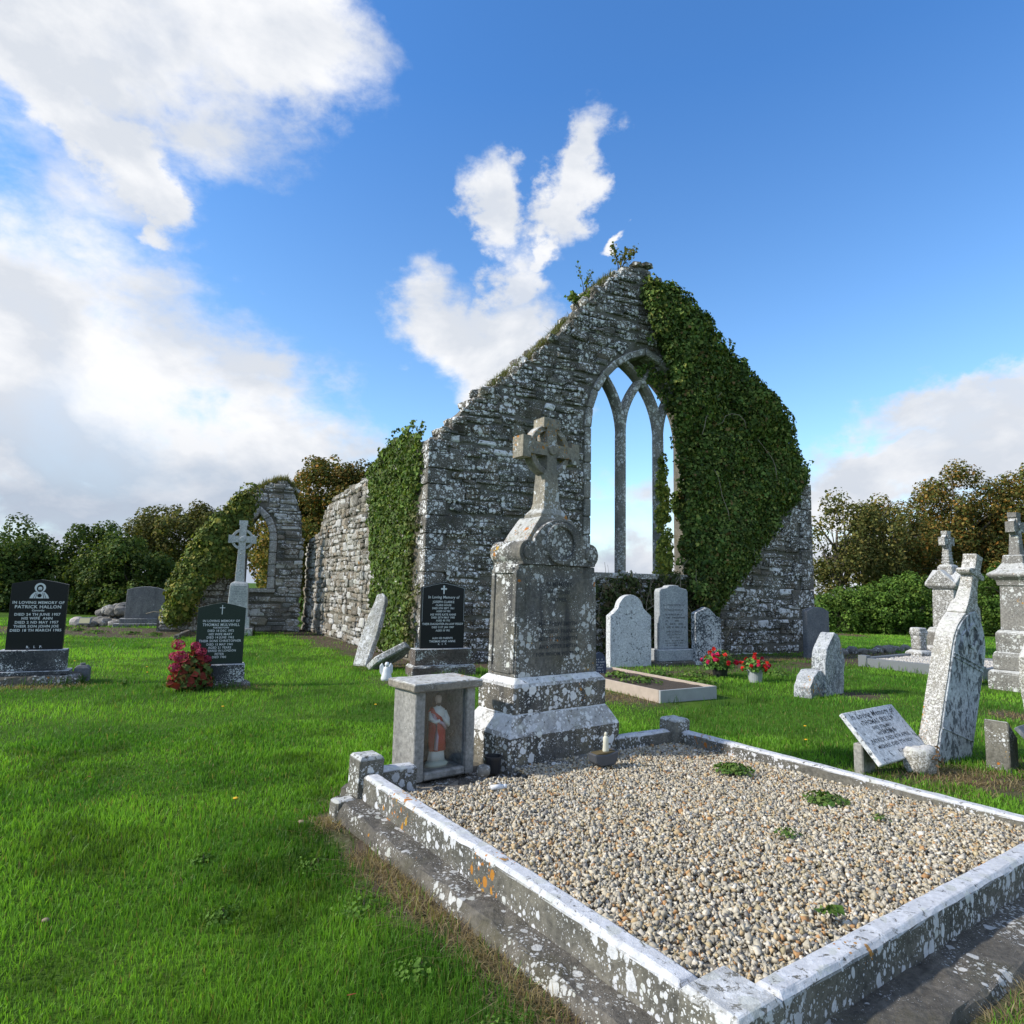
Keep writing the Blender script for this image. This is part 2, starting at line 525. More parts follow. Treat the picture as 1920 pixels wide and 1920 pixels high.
MT['shrine'] = stone('shrine concrete', (0.218, 0.214, 0.204), (0.314, 0.304, 0.285), white=0.10, scale=20.0, orange=0.08, stain=0.22, bump=0.2)
MT['shrinecap'] = stone('shrine cap', (0.18, 0.165, 0.14), (0.26, 0.235, 0.20), white=0.2, scale=24.0, orange=0.45, top=0.8, fine=0.6, bump=0.3)
MT['whitestone'] = stone('whitened limestone', (0.48, 0.50, 0.53), (0.60, 0.62, 0.64), white=0.0, scale=13.0, fleck=0.30, bump=0.3)
MT['panelstone'] = stone('whitened carved limestone', (0.34, 0.37, 0.41), (0.50, 0.53, 0.56), white=0.0, scale=13.0, fleck=0.75, fleckcol=(0.11, 0.12, 0.13), stretch=0.5, bump=0.5)
MT['mottled'] = stone('mottled limestone', (0.42, 0.44, 0.47), (0.55, 0.57, 0.59), white=0.0, scale=24.0, fleck=1.0, fleckcol=(0.07, 0.08, 0.09), bump=0.4)
MT['leanstone'] = stone('blue grey mottled limestone', (0.119, 0.133, 0.154), (0.210, 0.217, 0.224), white=0.60, scale=26.0, fine=0.9, orange=0.35, top=0.8, wcol=(0.52, 0.54, 0.56), sharp=7, stretch=0.5)
MT['mottledside'] = stone('mottled limestone with orange lichen', (0.15, 0.14, 0.12), (0.26, 0.24, 0.20), white=0.80, scale=34.0, fine=0.9, orange=0.22, top=0.9, wcol=(0.62, 0.61, 0.58), sharp=6)
MT['greystone'] = stone('plain grey limestone', (0.163, 0.163, 0.169), (0.237, 0.231, 0.225), white=0.16, scale=22.0, top=0.6, fine=0.5, stain=0.35, bump=0.25)
MT['bluegrey'] = stone('blue grey limestone', (0.26, 0.285, 0.315), (0.34, 0.365, 0.39), white=0.20, scale=20.0, top=0.6, fine=0.5, bump=0.2)
MT['slate'] = stone('dark slate', (0.112, 0.123, 0.143), (0.165, 0.173, 0.188), white=0.0, scale=20.0, bump=0.15)
MT['marblecross'] = stone('pale grey marble', (0.40, 0.42, 0.43), (0.52, 0.53, 0.54), white=0.0, scale=20.0, bump=0.15, stain=0.12)
MT['blackbase'] = stone('speckled dark base', (0.045, 0.048, 0.055), (0.085, 0.085, 0.09), white=0.50, scale=17.0, top=0.8, fine=0.7, wcol=(0.62, 0.64, 0.66))
MT['brownbase'] = stone('speckled brown base', (0.07, 0.06, 0.055), (0.12, 0.095, 0.08), white=0.40, scale=21.0, top=0.85, fine=0.7, orange=0.15)
MT['rubble'] = stone('rubble stone', (0.13, 0.125, 0.115), (0.25, 0.235, 0.21), white=0.35, scale=10.0, fine=0.5, algae=0.35)
MT['slab'] = stone('fallen slab', (0.187, 0.187, 0.171), (0.330, 0.319, 0.286), white=0.62, scale=18.0, fine=0.8, algae=0.45, top=0.4, stretch=0.4)
MT['greykerb'] = plain('grey granite kerb', (0.15, 0.165, 0.18), 0.6, 0.12, 60)
MT['wood'] = plain('weathered timber lit tone', (0.40, 0.33, 0.27), 0.8, 0.3, 9, 0.3)  # long boards: warm sunlit tone put into the colour
MT['wood_shaded'] = plain('timber shaded tone', (0.33, 0.34, 0.34), 0.8, 0.2, 9, 0.3)  # end boards: same timber, grey of the shaded face put into the colour
MT['pot'] = plain('grey plastic pot', (0.32, 0.34, 0.36), 0.5, 0.08, 6, 0)
MT['blackpot'] = plain('black plastic pot', (0.02, 0.02, 0.022), 0.45, 0.2, 10, 0)
MT['planter'] = plain('dark planter', (0.06, 0.065, 0.075), 0.55, 0.2, 14, 0.1)
MT['white'] = plain('white glazed', (0.66, 0.68, 0.70), 0.4, 0.08, 20, 0.05)
MT['cream'] = plain('cream plaster', (0.62, 0.60, 0.48), 0.55, 0.12, 30, 0.1)
MT['lettering_white'] = plain('white lettering', (0.62, 0.64, 0.66), 0.6, 0.08, 30, 0)
MT['lettering_dark'] = plain('cut dark lettering', (0.035, 0.038, 0.042), 0.9, 0.2, 30, 0)
MT['lettering_grey'] = plain('cut grey lettering', (0.20, 0.22, 0.245), 0.9, 0.2, 30, 0)
MT['bark'] = plain('bark', (0.10, 0.085, 0.065), 0.9, 0.35, 7, 0.6)
MT['vine'] = plain('dry vine', (0.26, 0.22, 0.16), 0.9, 0.25, 12, 0.3)
MT['brass'] = plain('pale yellow plate', (0.45, 0.42, 0.24), 0.5, 0.12, 12, 0)
MT['robe'] = plain('red painted plaster', (0.50, 0.03, 0.015), 0.5, 0.15, 25, 0.05)
MT['gown'] = plain('cream painted plaster', (0.80, 0.77, 0.72), 0.5, 0.08, 25, 0.05)
MT['sash'] = plain('pink painted plaster', (0.62, 0.42, 0.48), 0.5, 0.1, 25, 0.05)
MT['skin'] = plain('painted face', (0.58, 0.42, 0.34), 0.5, 0.06, 25, 0)
MT['hair'] = plain('painted brown hair', (0.07, 0.045, 0.03), 0.6, 0.2, 30, 0)
MT['plaque'] = plain('blue slate plaque', (0.03, 0.045, 0.085), 0.5, 0.15, 20, 0.1)
MT['dark'] = plain('dark hollow', (0.03, 0.032, 0.03), 0.9, 0.2, 20, 0)
MT['ivy'] = leafy('ivy leaf', tint=(2.5, 2.15, 2.1), rough=0.6, trans=0.22, spec=0.15)
MT['leaf'] = leafy('tree leaf', tint=(2.0, 1.85, 1.65), rough=0.65, trans=0.28, spec=0.12)
MT['grass'] = leafy('grass blade', tint=(1.03, 1.05, 0.95), rough=0.5, trans=0.45, spec=0.25)
MT['petal'] = leafy('flower petal', rough=0.6, trans=0.3, spec=0.2)
MT['gravel'] = None


def attr_mat(name, rough=0.8, grit=90.0):
    m, nt, b = new_mat(name)
    at = nd(nt, 'ShaderNodeAttribute', attribute_name='Col')
    pos = nd(nt, 'ShaderNodeNewGeometry').outputs['Position']
    n = noise(nt, pos, grit, 4, 0.65)
    c = mixc(nt, 1.0, at.outputs[0], mixc(nt, mapr(nt, n.outputs[0], 0.3, 0.7), (0.75, 0.75, 0.75), (1.2, 1.2, 1.2)), 'MULTIPLY')
    nt.links.new(c, b.inputs['Base Color'])
    b.inputs['Roughness'].default_value = rough
    b.inputs['Specular IOR Level'].default_value = 0.3
    return m


MT['gravel'] = attr_mat('gravel pebble', 0.75)

# polished black and green granite
for key, col in (('black', (0.012, 0.013, 0.015)), ('green', (0.022, 0.033, 0.028))):
    m, nt, b = new_mat(key + ' polished granite')
    pos = nd(nt, 'ShaderNodeNewGeometry').outputs['Position']
    n = noise(nt, pos, 220, 2, 0.6)
    nt.links.new(mixc(nt, mapr(nt, n.outputs[0], 0.5, 0.7), col, tuple(x * 2.0 for x in col)), b.inputs['Base Color'])
    b.inputs['Roughness'].default_value = 0.3
    b.inputs['Specular IOR Level'].default_value = 0.2
    MT[key] = m

# glass of the shrine, a little dusty
m, nt, b = new_mat('dusty pane')
gl = nd(nt, 'ShaderNodeBsdfGlossy', {'Color': (0.9, 0.95, 1.0, 1), 'Roughness': 0.08})
tr = nd(nt, 'ShaderNodeBsdfTransparent', {'Color': (0.86, 0.90, 0.92, 1)})
df = nd(nt, 'ShaderNodeBsdfDiffuse', {'Color': (0.45, 0.5, 0.55, 1)})
pos = nd(nt, 'ShaderNodeNewGeometry').outputs['Position']
dn = noise(nt, pos, 6, 6, 0.6)
m1 = nd(nt, 'ShaderNodeMixShader', {0: 0.05, 1: tr.outputs[0], 2: gl.outputs[0]})
m2 = nd(nt, 'ShaderNodeMixShader', {0: mapr(nt, dn.outputs[0], 0.45, 0.8, 0.0, 0.02), 1: m1.outputs[0], 2: df.outputs[0]})
nt.links.new(m2.outputs[0], nt.nodes['Material Output'].inputs['Surface'])
MT['glass'] = m


# ------------------------------------------------------------------ frames of the place (metres, camera stands at the origin)
PU = Vector((0.816, 0.578, -0.022)).normalized()       # along the back kerb of the near plot
PV = Vector((-0.578, 0.816, 0.011)).normalized()       # along its left kerb, away from the camera
PN = PU.cross(PV).normalized()
PV = PN.cross(PU).normalized()
PA = Vector((-0.834, 4.069, 0.33)) - PN * 0.33          # outer back left corner, at ground
PLOT = Matrix(((PU.x, PV.x, PN.x, PA.x), (PU.y, PV.y, PN.y, PA.y), (PU.z, PV.z, PN.z, PA.z), (0, 0, 0, 1)))

G_ANG = math.atan2(4.35, 9.5)                           # heading of the gable wall
G_O = Vector((-1.68, 12.6, 0))
W_E = Vector((-6.74, 21.19, 0))                         # far end of the side wall
T_O = Vector((-6.35, 20.3, 0))
T_DIR = Vector((-4.05, -1.3, 0)).normalized()
G_DIR = Vector((math.cos(G_ANG), math.sin(G_ANG), 0))
W_DIR = (W_E - G_O).normalized()


def vnoise(x, y, seed=0):
    """smooth lattice noise, 0..1"""
    xi, yi = np.floor(x).astype(np.int64), np.floor(y).astype(np.int64)
    fx, fy = x - xi, y - yi
    fx, fy = fx * fx * (3 - 2 * fx), fy * fy * (3 - 2 * fy)

    def hsh(a, b):
        h = (a * 374761393 + b * 668265263 + seed * 982451653) & 0x7fffffff
        h = ((h ^ (h >> 13)) * 1274126177) & 0x7fffffff
        return ((h ^ (h >> 16)) & 0xffff) / 65535.0
    return (hsh(xi, yi) * (1 - fx) + hsh(xi + 1, yi) * fx) * (1 - fy) + (hsh(xi, yi + 1) * (1 - fx) + hsh(xi + 1, yi + 1) * fx) * fy


def fbm(x, y, s, oct=4, seed=0):
    t, a, n = 0, 0.5, 0
    for k in range(oct):
        t = t + a * vnoise(x * s * 2 ** k + 13.7 * k, y * s * 2 ** k + 5.1 * k, seed + k)
        n += a
        a *= 0.5
    return t / n


def seg_dist(x, y, a, b):
    ax, ay, bx, by = a[0], a[1], b[0], b[1]
    t = np.clip(((x - ax) * (bx - ax) + (y - ay) * (by - ay)) / ((bx - ax) ** 2 + (by - ay) ** 2), 0, 1)
    return np.hypot(x - ax - t * (bx - ax), y - ay - t * (by - ay))


def plot_local(x, y):
    dx, dy = x - PA.x, y - PA.y
    return dx * 0.8163 + dy * 0.5776, -dx * 0.5776 + dy * 0.8163


def rect_dist(u, v, u0, u1, v0, v1):
    return np.hypot(np.maximum(np.maximum(u0 - u, u - u1), 0), np.maximum(np.maximum(v0 - v, v - v1), 0))


def gz(x, y):
    x, y = np.asarray(x, float), np.asarray(y, float)
    h = (fbm(x, y, 0.35, 3, 5) - 0.5) * 0.07 * np.clip((np.hypot(x, y) - 2.0) / 3.0, 0.3, 1.0)
    # the sod has crept up against the footing of the near plot
    u, v = plot_local(x, y)
    d = rect_dist(u, v, -0.2, 3.1, -2.82, 0.3)
    return h + (0.085 + 0.035 * np.clip(-v / 2.6, 0, 1)) * np.exp(-(d / 0.5) ** 2) * np.clip((0.6 - v) / 0.6, 0, 1) * np.clip(1.0 - u / 4.5, 0.25, 1)


def dirt(x, y):
    """0 lawn, 1 bare earth or litter"""
    n = fbm(x, y, 1.7, 4, 21) - 0.5
    def s(d, r, soft=0.35):
        return np.clip((r - d + n * 1.0) / soft, 0, 1)
    d = s(seg_dist(x, y, G_O, W_E), 1.05)
    g0, g1 = G_O + G_DIR * 3.2, G_O + G_DIR * 8.2
    d = np.maximum(d, s(seg_dist(x, y, g0, g1), 3.1, 0.5) * (0.55 + 0.5 * (fbm(x, y, 1.9, 3, 4) > 0.47)))
    d = np.maximum(d, s(seg_dist(x, y, G_O + G_DIR * 0.2, G_O + G_DIR * 4), 1.3))
    d = np.maximum(d, s(seg_dist(x, y, T_O, T_O + T_DIR * 4.2), 0.6))
    # bed in front of the grey headstone
    d = np.maximum(d, s(seg_dist(x, y, (-9.6, 18.3), (-14.2, 19.0)), 1.75, 0.25))
    u, v = plot_local(x, y)
    d = np.maximum(d, np.clip((0.17 - rect_dist(u, v, -0.19, 3.1, -2.82, 0.3) + n * 0.30) / 0.10, 0, 1))
    for cx, cy, r in ((3.75, 5.6, 0.75), (4.6, 5.75, 0.45), (5.2, 9.85, 0.35), (6.5, 8.4, 0.5), (-6.3, 9.0, 0.55), (-3.85, 9.35, 0.35), (1.6, 9.2, 0.75), (-1.6, 10.3, 0.55), (7.2, 15.0, 0.9), (9.3, 16.4, 1.1), (12.5, 24.2, 1.0), (16, 23.8, 0.8), (-1.05, 4.55, 0.30)):
        d = np.maximum(d, s(np.hypot(x - cx, y - cy), r))
    return np.clip(d, 0, 1)


def axis(fine0, fine1, step, lo, hi):
    a = list(np.arange(fine0, fine1 + 1e-6, step))
    st, p = step, fine1
    while p < hi:
        st *= 1.35
        p += st
        a.append(p)
    st, p = step, fine0
    while p > lo:
        st *= 1.35
        p -= st
        a.insert(0, p)
    return np.array(a)


xs = axis(-18, 18, 0.2, -900, 900)
ys = axis(1.2, 27, 0.2, -300, 1500)
gx, gy = np.meshgrid(xs, ys)
gzv = gz(gx, gy)
far = np.clip((np.hypot(gx, gy) - 40) / 60, 0, 1)
gzv = gzv * (1 - far) - far * 2.5
nx, ny = len(xs), len(ys)
idx = np.arange(nx * ny).reshape(ny, nx)
fc = np.stack([idx[:-1, :-1], idx[:-1, 1:], idx[1:, 1:], idx[1:, :-1]], -1).reshape(-1, 4)
dv = dirt(gx.ravel(), gy.ravel())
ground = mesh_np('ground', np.stack([gx.ravel(), gy.ravel(), gzv.ravel()], -1), fc, None, np.stack([dv, dv, dv], -1), smooth=True)
tag(ground, kind='structure')
m, nt, b = new_mat('lawn soil')
at = nd(nt, 'ShaderNodeAttribute', attribute_name='Col').outputs['Fac']
pos = nd(nt, 'ShaderNodeNewGeometry').outputs['Position']
n1, n2, n3 = noise(nt, pos, 0.9, 6, 0.6), noise(nt, pos, 11, 6, 0.7), noise(nt, pos, 55, 5, 0.7)
gcol = mixc(nt, mapr(nt, n1.outputs[0], 0.35, 0.65), (0.060, 0.130, 0.014), (0.105, 0.200, 0.022))
gcol = mixc(nt, mapr(nt, n3.outputs[0], 0.3, 0.75), mixc(nt, 1.0, gcol, (0.5, 0.5, 0.5), 'MULTIPLY'), gcol)
ecol = mixc(nt, mapr(nt, n2.outputs[0], 0.35, 0.65), (0.05, 0.036, 0.024), (0.135, 0.105, 0.075))
ecol = mixc(nt, mapr(nt, n3.outputs[0], 0.56, 0.66), ecol, (0.24, 0.21, 0.16))
ecol = mixc(nt, mapr(nt, n1.outputs[0], 0.52, 0.66, 0, 0.55), ecol, (0.055, 0.085, 0.025))
nt.links.new(mixc(nt, at, gcol, ecol), b.inputs['Base Color'])
b.inputs['Roughness'].default_value = 0.95
b.inputs['Specular IOR Level'].default_value = 0.1
bp = nd(nt, 'ShaderNodeBump', {'Strength': 0.8, 'Distance': 0.03, 'Height': M(nt, 'ADD', n2.outputs[0], M(nt, 'MULTIPLY', n3.outputs[0], 0.6))})
nt.links.new(bp.outputs[0], b.inputs['Normal'])
ground.data.materials.append(m)


# ------------------------------------------------------------------ grass
KEEP_OUT = [  # heading frames of things that stand on the lawn: x, y, half width, half depth, heading
    (-6.72, 9.2, 0.62, 0.30, 25), (-4.18, 9.5, 0.36, 0.2, 25), (-11.75, 21.0, 0.8, 0.3, 25), (-7.7, 18.4, 0.45, 0.4, 25), (-1.15, 11.1, 0.55, 0.3, 25),
    (0.29, 5.47, 0.6, 0.35, 37), (2.4, 9.9, 0.62, 1.1, 30), (4.05, 6.2, 0.35, 0.12, 30), (8.5, 11.0, 0.7, 0.6, 25), (9.2, 13.4, 1.35, 1.2, 35), (10.0, 15.2, 0.6, 0.5, 30)]


def blocked(x, y):
    u, v = plot_local(x, y)
    b = (u > -0.16) & (u < 3.14) & (v > -2.84) & (v < 0.32)
    b |= (u > 0.3) & (u < 2.5) & (v > 0) & (v < 0.85)
    for cx, cy, hw, hd, a in KEEP_OUT:
        c, s = math.cos(R(a)), math.sin(R(a))
        p, q = (x - cx) * c + (y - cy) * s, -(x - cx) * s + (y - cy) * c
        b |= (np.abs(p) < hw) & (np.abs(q) < hd)
    # inside the church
    g = (x - G_O.x) * -math.sin(G_ANG) + (y - G_O.y) * math.cos(G_ANG)
    w = (x - G_O.x) * W_DIR.y - (y - G_O.y) * W_DIR.x
    b |= (g > 0) & (w > 0) & ((x - G_O.x) * G_DIR.x + (y - G_O.y) * G_DIR.y < 10.6) & (y < 40)
    return b


def blades(x, y, L, W, col, seed, lean=0.55, seg2=True, z0=None, flat=1.0):
    """a strip per blade: root pair, bent middle pair and a tip"""
    rg = np.random.default_rng(seed)
    n = len(x)
    a = rg.uniform(0, 2 * PI, n)
    bend = rg.normal(0, lean, n)
    ca, sa = np.cos(a), np.sin(a)
    la = rg.uniform(0, 2 * PI, n)
    lx, ly = np.cos(la) * bend * L, np.sin(la) * bend * L
    z = (gz(x, y) if z0 is None else z0) - 0.004
    H = L * np.sqrt(np.clip(1 - np.clip(bend, -0.95, 0.95) ** 2 * 0.85, 0.08, 1)) * flat
    if seg2:
        v = np.empty((n, 5, 3), np.float32)
        for k, (w, t, hz) in enumerate(((-0.5, 0, 0), (0.5, 0, 0), (0.42, 0.35, 0.6), (-0.42, 0.35, 0.6), (0, 1.0, 1.0))):
            v[:, k, 0] = x + ca * W * w + lx * t
            v[:, k, 1] = y + sa * W * w + ly * t
            v[:, k, 2] = z + H * hz
        i = (np.arange(n) * 5)[:, None]
        f = np.concatenate([i + [[0, 1, 2]], i + [[0, 2, 3]], i + [[3, 2, 4]]], 0)
        sh = np.array([0.72, 0.72, 1.0, 1.0, 1.2])  # root shade and lighter tips painted into the blade colour
    else:
        v = np.empty((n, 3, 3), np.float32)
        for k, (w, t, hz) in enumerate(((-0.5, 0, 0), (0.5, 0, 0), (0, 1.0, 1.0))):
            v[:, k, 0] = x + ca * W * w + lx * t
            v[:, k, 1] = y + sa * W * w + ly * t
            v[:, k, 2] = z + H * hz
        f = (np.arange(n) * 3)[:, None] + [[0, 1, 2]]
        sh = np.array([0.8, 0.8, 1.2])  # same painted root shade for the single-triangle blades
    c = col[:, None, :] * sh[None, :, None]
    return v.reshape(-1, 3), f, c.reshape(-1, 3)


def lawn_points(n, r0, r1, power, seed, span=R(60)):
    rg = np.random.default_rng(seed)
    # density falls with r**power, so the count per metre of range goes with r**(1-power)
    k = 2 - power
    t = rg.uniform(0, 1, n)
    r = (r0 ** k + t * (r1 ** k - r0 ** k)) ** (1 / k)
    a = rg.uniform(-span, span, n)
    return r * np.sin(a), r * np.cos(a), r


def lawn_colour(x, y, seed):
    rg = np.random.default_rng(seed)
    n = len(x)
    p = fbm(x, y, 0.8, 4, 3)
    q = fbm(x, y, 3.1, 3, 9)
    c0 = np.array([0.064, 0.165, 0.020])
    c1 = np.array([0.168, 0.332, 0.038])
    t = np.clip((p - 0.36) * 3.0 + (q - 0.5) * 1.2 + rg.normal(0, 0.2, n), 0, 1)[:, None]
    c = c0 * (1 - t) + c1 * t
    dry = rg.uniform(0, 1, n) < 0.035
    c[dry] = np.array([0.22, 0.19, 0.075])
    dk = fbm(x, y, 2.3, 3, 41)
    c *= np.clip(1.25 - np.clip(dk - 0.52, 0, 1) * 3.2, 0.55, 1.1)[:, None]
    return c * rg.uniform(0.8, 1.2, n)[:, None]


parts = []
for (n, r0, r1, seg2, seed) in ((318000, 1.3, 7.5, True, 11), (345000, 7.5, 30, False, 12)):
    x, y, r = lawn_points(n, r0, r1, 1.45, seed)
    ok = ~blocked(x, y)
    dd = dirt(x, y)
    rg = np.random.default_rng(seed + 50)
    ok &= rg.uniform(0, 1, n) > dd * 0.93
    x, y, r, dd = x[ok], y[ok], r[ok], dd[ok]
    hgt = 0.25 + 1.35 * fbm(x, y, 1.5, 4, 17)
    L = (0.034 + rg.uniform(0, 0.032, len(x))) * hgt * (1 + 0.018 * np.clip(r - 6, 0, 14))
    W = 0.0034 * (r / 2.5) ** 0.85 * rg.uniform(0.7, 1.3, len(x))
    c = lawn_colour(x, y, seed + 90) * np.clip(0.94 + 0.028 * (r - 2.5), 0.94, 1.28)[:, None]  # farther blades painted brighter, as turf looks lighter at a flat view angle
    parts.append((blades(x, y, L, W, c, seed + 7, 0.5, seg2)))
rg = np.random.default_rng(404)
TX, TY = [], []
for cx, cy, hw, hd, a in KEEP_OUT:
    k = 420
    t = rg.uniform(0, 4, k)
    q = rg.uniform(-1, 1, k)
    e = rg.uniform(0.0, 0.06, k)
    px = np.where(t < 1, -hw - e, np.where(t < 2, hw + e, q * hw))
    py = np.where(t < 2, q * hd, np.where(t < 3, -hd - e, hd + e))
    TX.append(cx + px * math.cos(R(a)) - py * math.sin(R(a)))
    TY.append(cy + px * math.sin(R(a)) + py * math.cos(R(a)))
x, y = np.concatenate(TX), np.concatenate(TY)
ok = (~blocked(x, y)) & (fbm(x, y, 2.0, 2, 8) > 0.42)
x, y = x[ok], y[ok]
r = np.hypot(x, y)
parts.append(blades(x, y, rg.uniform(0.06, 0.17, len(x)), 0.0045 * (r / 4) ** 0.6, lawn_colour(x, y, 6) * 0.9, 66, 0.5, True))
off, vs, fs, cs = 0, [], [], []
for v, f, c in parts:
    vs.append(v)
    fs.append(f + off)
    cs.append(c)
    off += len(v)
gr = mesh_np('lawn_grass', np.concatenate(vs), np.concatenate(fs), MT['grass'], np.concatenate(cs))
tag(gr, 'short bright green grass of the churchyard lawn', 'grass', kind='stuff')

# straw and dry grass along the kerbs, round the leaning stones and at the foot of the walls
rg = np.random.default_rng(77)
SX, SY = [], []
def strew(cx, cy, sx, sy, n, ang=0.0):
    p, q = rg.normal(0, sx, n), rg.normal(0, sy, n)
    SX.append(cx + p * math.cos(ang) - q * math.sin(ang))
    SY.append(cy + p * math.sin(ang) + q * math.cos(ang))
for (u0, v0, u1, v1, n) in ((-0.22, 0.2, -0.21, -2.7, 4200), (-0.25, -2.90, 3.2, -2.92, 4200)):
    t = rg.uniform(0, 1, n)
    gate = fbm(t * 7, t * 0 + v0, 1.0, 2, 31) > 0.42
    t = t[gate]
    u = u0 + (u1 - u0) * t + rg.normal(0, 0.06, len(t))
    v = v0 + (v1 - v0) * t + rg.normal(0, 0.06, len(t))
    SX.append(PA.x + u * PU.x + v * PV.x)
    SY.append(PA.y + u * PU.y + v * PV.y)
for a in ((3.7, 5.55, 0.35, 0.22, 1500), (4.5, 5.7, 0.4, 0.2, 900), (6.5, 8.4, 0.25, 0.2, 300), (-6.5, 8.85, 0.6, 0.12, 700), (1.5, 9.2, 0.5, 0.3, 900), (6.1, 14.6, 0.5, 0.15, 800), (-2.3, 12.0, 0.4, 0.25, 500), (9.5, 16.3, 1.2, 0.3, 700), (13, 24.2, 2.5, 0.3, 900), (-14.5, 19.6, 0.6, 0.3, 700), (-1.05, 4.5, 0.12, 0.12, 300), (-3.75, 9.35, 0.3, 0.15, 300)):
    strew(*a, ang=R(25))
x, y = np.concatenate(SX), np.concatenate(SY)
ok = ~blocked(x, y)
x, y = x[ok], y[ok]
n = len(x)
rr = np.hypot(x, y)
tt = rg.uniform(0, 1, n)[:, None]
c = np.array([0.20, 0.135, 0.075]) * (1 - tt) + np.array([0.40, 0.32, 0.20]) * tt
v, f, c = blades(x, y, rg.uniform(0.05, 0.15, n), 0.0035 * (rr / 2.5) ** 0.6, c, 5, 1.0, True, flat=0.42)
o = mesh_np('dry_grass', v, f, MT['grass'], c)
tag(o, 'straw coloured dead grass lying along the kerbs and stone feet', 'dry grass', kind='stuff')


# ------------------------------------------------------------------ the near plot: kerb, posts, footing
plot = thing('grave_kerb', 'lichen covered concrete kerb round the near gravel grave plot', 'grave kerb')
plot.matrix_world = PLOT


def kerb_bar(name, x0, y0, x1, y1, zb, zt, mat, parent, ch=0.018, seed=1):
    mb = MB()
    mb.loft([(x1 - x0, y1 - y0, zb), (x1 - x0, y1 - y0, zt - ch), (x1 - x0 - 2 * ch, y1 - y0 - 2 * ch, zt)], (x0 + x1) / 2, (y0 + y1) / 2)
    return mb.build(name, mat, parent, bev=0.004, sub=0.14, jitter=0.0022, seed=seed)


kerb_bar('kerb', 0.0, -2.385, 0.10, 0.085, 0.02, 0.33, MT['kerb'], plot, seed=1)
kerb_bar('kerb', 0.215, -2.59, 2.90, -2.485, 0.02, 0.33, MT['kerb'], plot, seed=2)
kerb_bar('kerb', 3.0, -2.39, 3.10, 0.12, 0.02, 0.33, MT['kerb'], plot, seed=3)
kerb_bar('kerb', 2.28, 0.17, 2.93, 0.27, 0.02, 0.33, MT['kerb'], plot, seed=4)
kerb_bar('kerb', 0.138, 0.14, 0.40, 0.24, 0.02, 0.33, MT['kerb'], plot, seed=5)
for (x0, y0, x1, y1, zt, sd) in ((-0.03, 0.09, 0.135, 0.255, 0.43, 6), (2.935, 0.125, 3.125, 0.315, 0.425, 7), (-0.012, -2.602, 0.212, -2.388, 0.337, 8), (2.903, -2.602, 3.115, -2.393, 0.345, 9)):
    mb = MB()
    mb.loft([(x1 - x0, y1 - y0, 0.0), (x1 - x0, y1 - y0, zt - 0.02), (x1 - x0 - 0.03, y1 - y0 - 0.03, zt)], (x0 + x1) / 2, (y0 + y1) / 2)
    mb.build('corner_post', MT['kerbpost'], plot, bev=0.004, sub=0.09, jitter=0.002, seed=sd)
mb = MB()
mb.loft([(0.20, 2.86, -0.12), (0.17, 2.84, 0.14), (0.135, 2.81, 0.183)], -0.062, -1.19)
mb.build('footing', MT['footing'], plot, bev=0.008, sub=0.09, jitter=0.009, seed=11)
mb = MB()
mb.loft([(3.26, 0.30, -0.12), (3.24, 0.27, 0.14), (3.20, 0.22, 0.183)], 1.60, -2.69)
mb.build('footing', MT['footing'], plot, bev=0.008, sub=0.09, jitter=0.009, seed=12)
mb = MB()
mb.box((-0.10, 0.13, 0.085), (0.13, 0.12, 0.22))
mb.build('footing_stone', MT['kerbpost'], plot, bev=0.015, sub=0.06, jitter=0.008, seed=13)

# gravel: every pebble is a small broken stone
CUBE = np.array([(x, y, z) for x in (-1, 1) for y in (-1, 1) for z in (-1, 1)]) * 0.62
CUF = np.array([(0, 1, 3), (0, 3, 2), (4, 6, 7), (4, 7, 5), (0, 4, 5), (0, 5, 1), (2, 3, 7), (2, 7, 6), (0, 2, 6), (0, 6, 4), (1, 5, 7), (1, 7, 3)])


def rand_rot(n, rg):
    q = rg.normal(size=(n, 4))
    q /= np.linalg.norm(q, axis=1)[:, None]
    w, x, y, z = q.T
    return np.stack([1 - 2 * (y * y + z * z), 2 * (x * y - z * w), 2 * (x * z + y * w), 2 * (x * y + z * w), 1 - 2 * (x * x + z * z), 2 * (y * z - x * w), 2 * (x * z - y * w), 2 * (y * z + x * w), 1 - 2 * (x * x + y * y)], -1).reshape(n, 3, 3)


def pebbles(name, P, size, cols, mat, parent=None, seed=3, flat=0.62):
    rg = np.random.default_rng(seed)
    n = len(P)
    base = CUBE[None] * rg.uniform(0.55, 1.35, (n, 8, 1)) + rg.normal(0, 0.14, (n, 8, 3))
    sc = np.stack([rg.uniform(0.8, 1.35, n), rg.uniform(0.7, 1.1, n), rg.uniform(flat - 0.2, flat + 0.15, n)], -1) * size[:, None] * 0.5
    v = np.einsum('nij,nkj->nki', rand_rot(n, rg), base * sc[:, None, :]) + P[:, None, :]
    f = (np.arange(n) * 8)[:, None, None] + CUF[None]
    c = np.repeat(cols, 8, axis=0)
    return mesh_np(name, v.reshape(-1, 3), f.reshape(-1, 3), mat, c, parent)


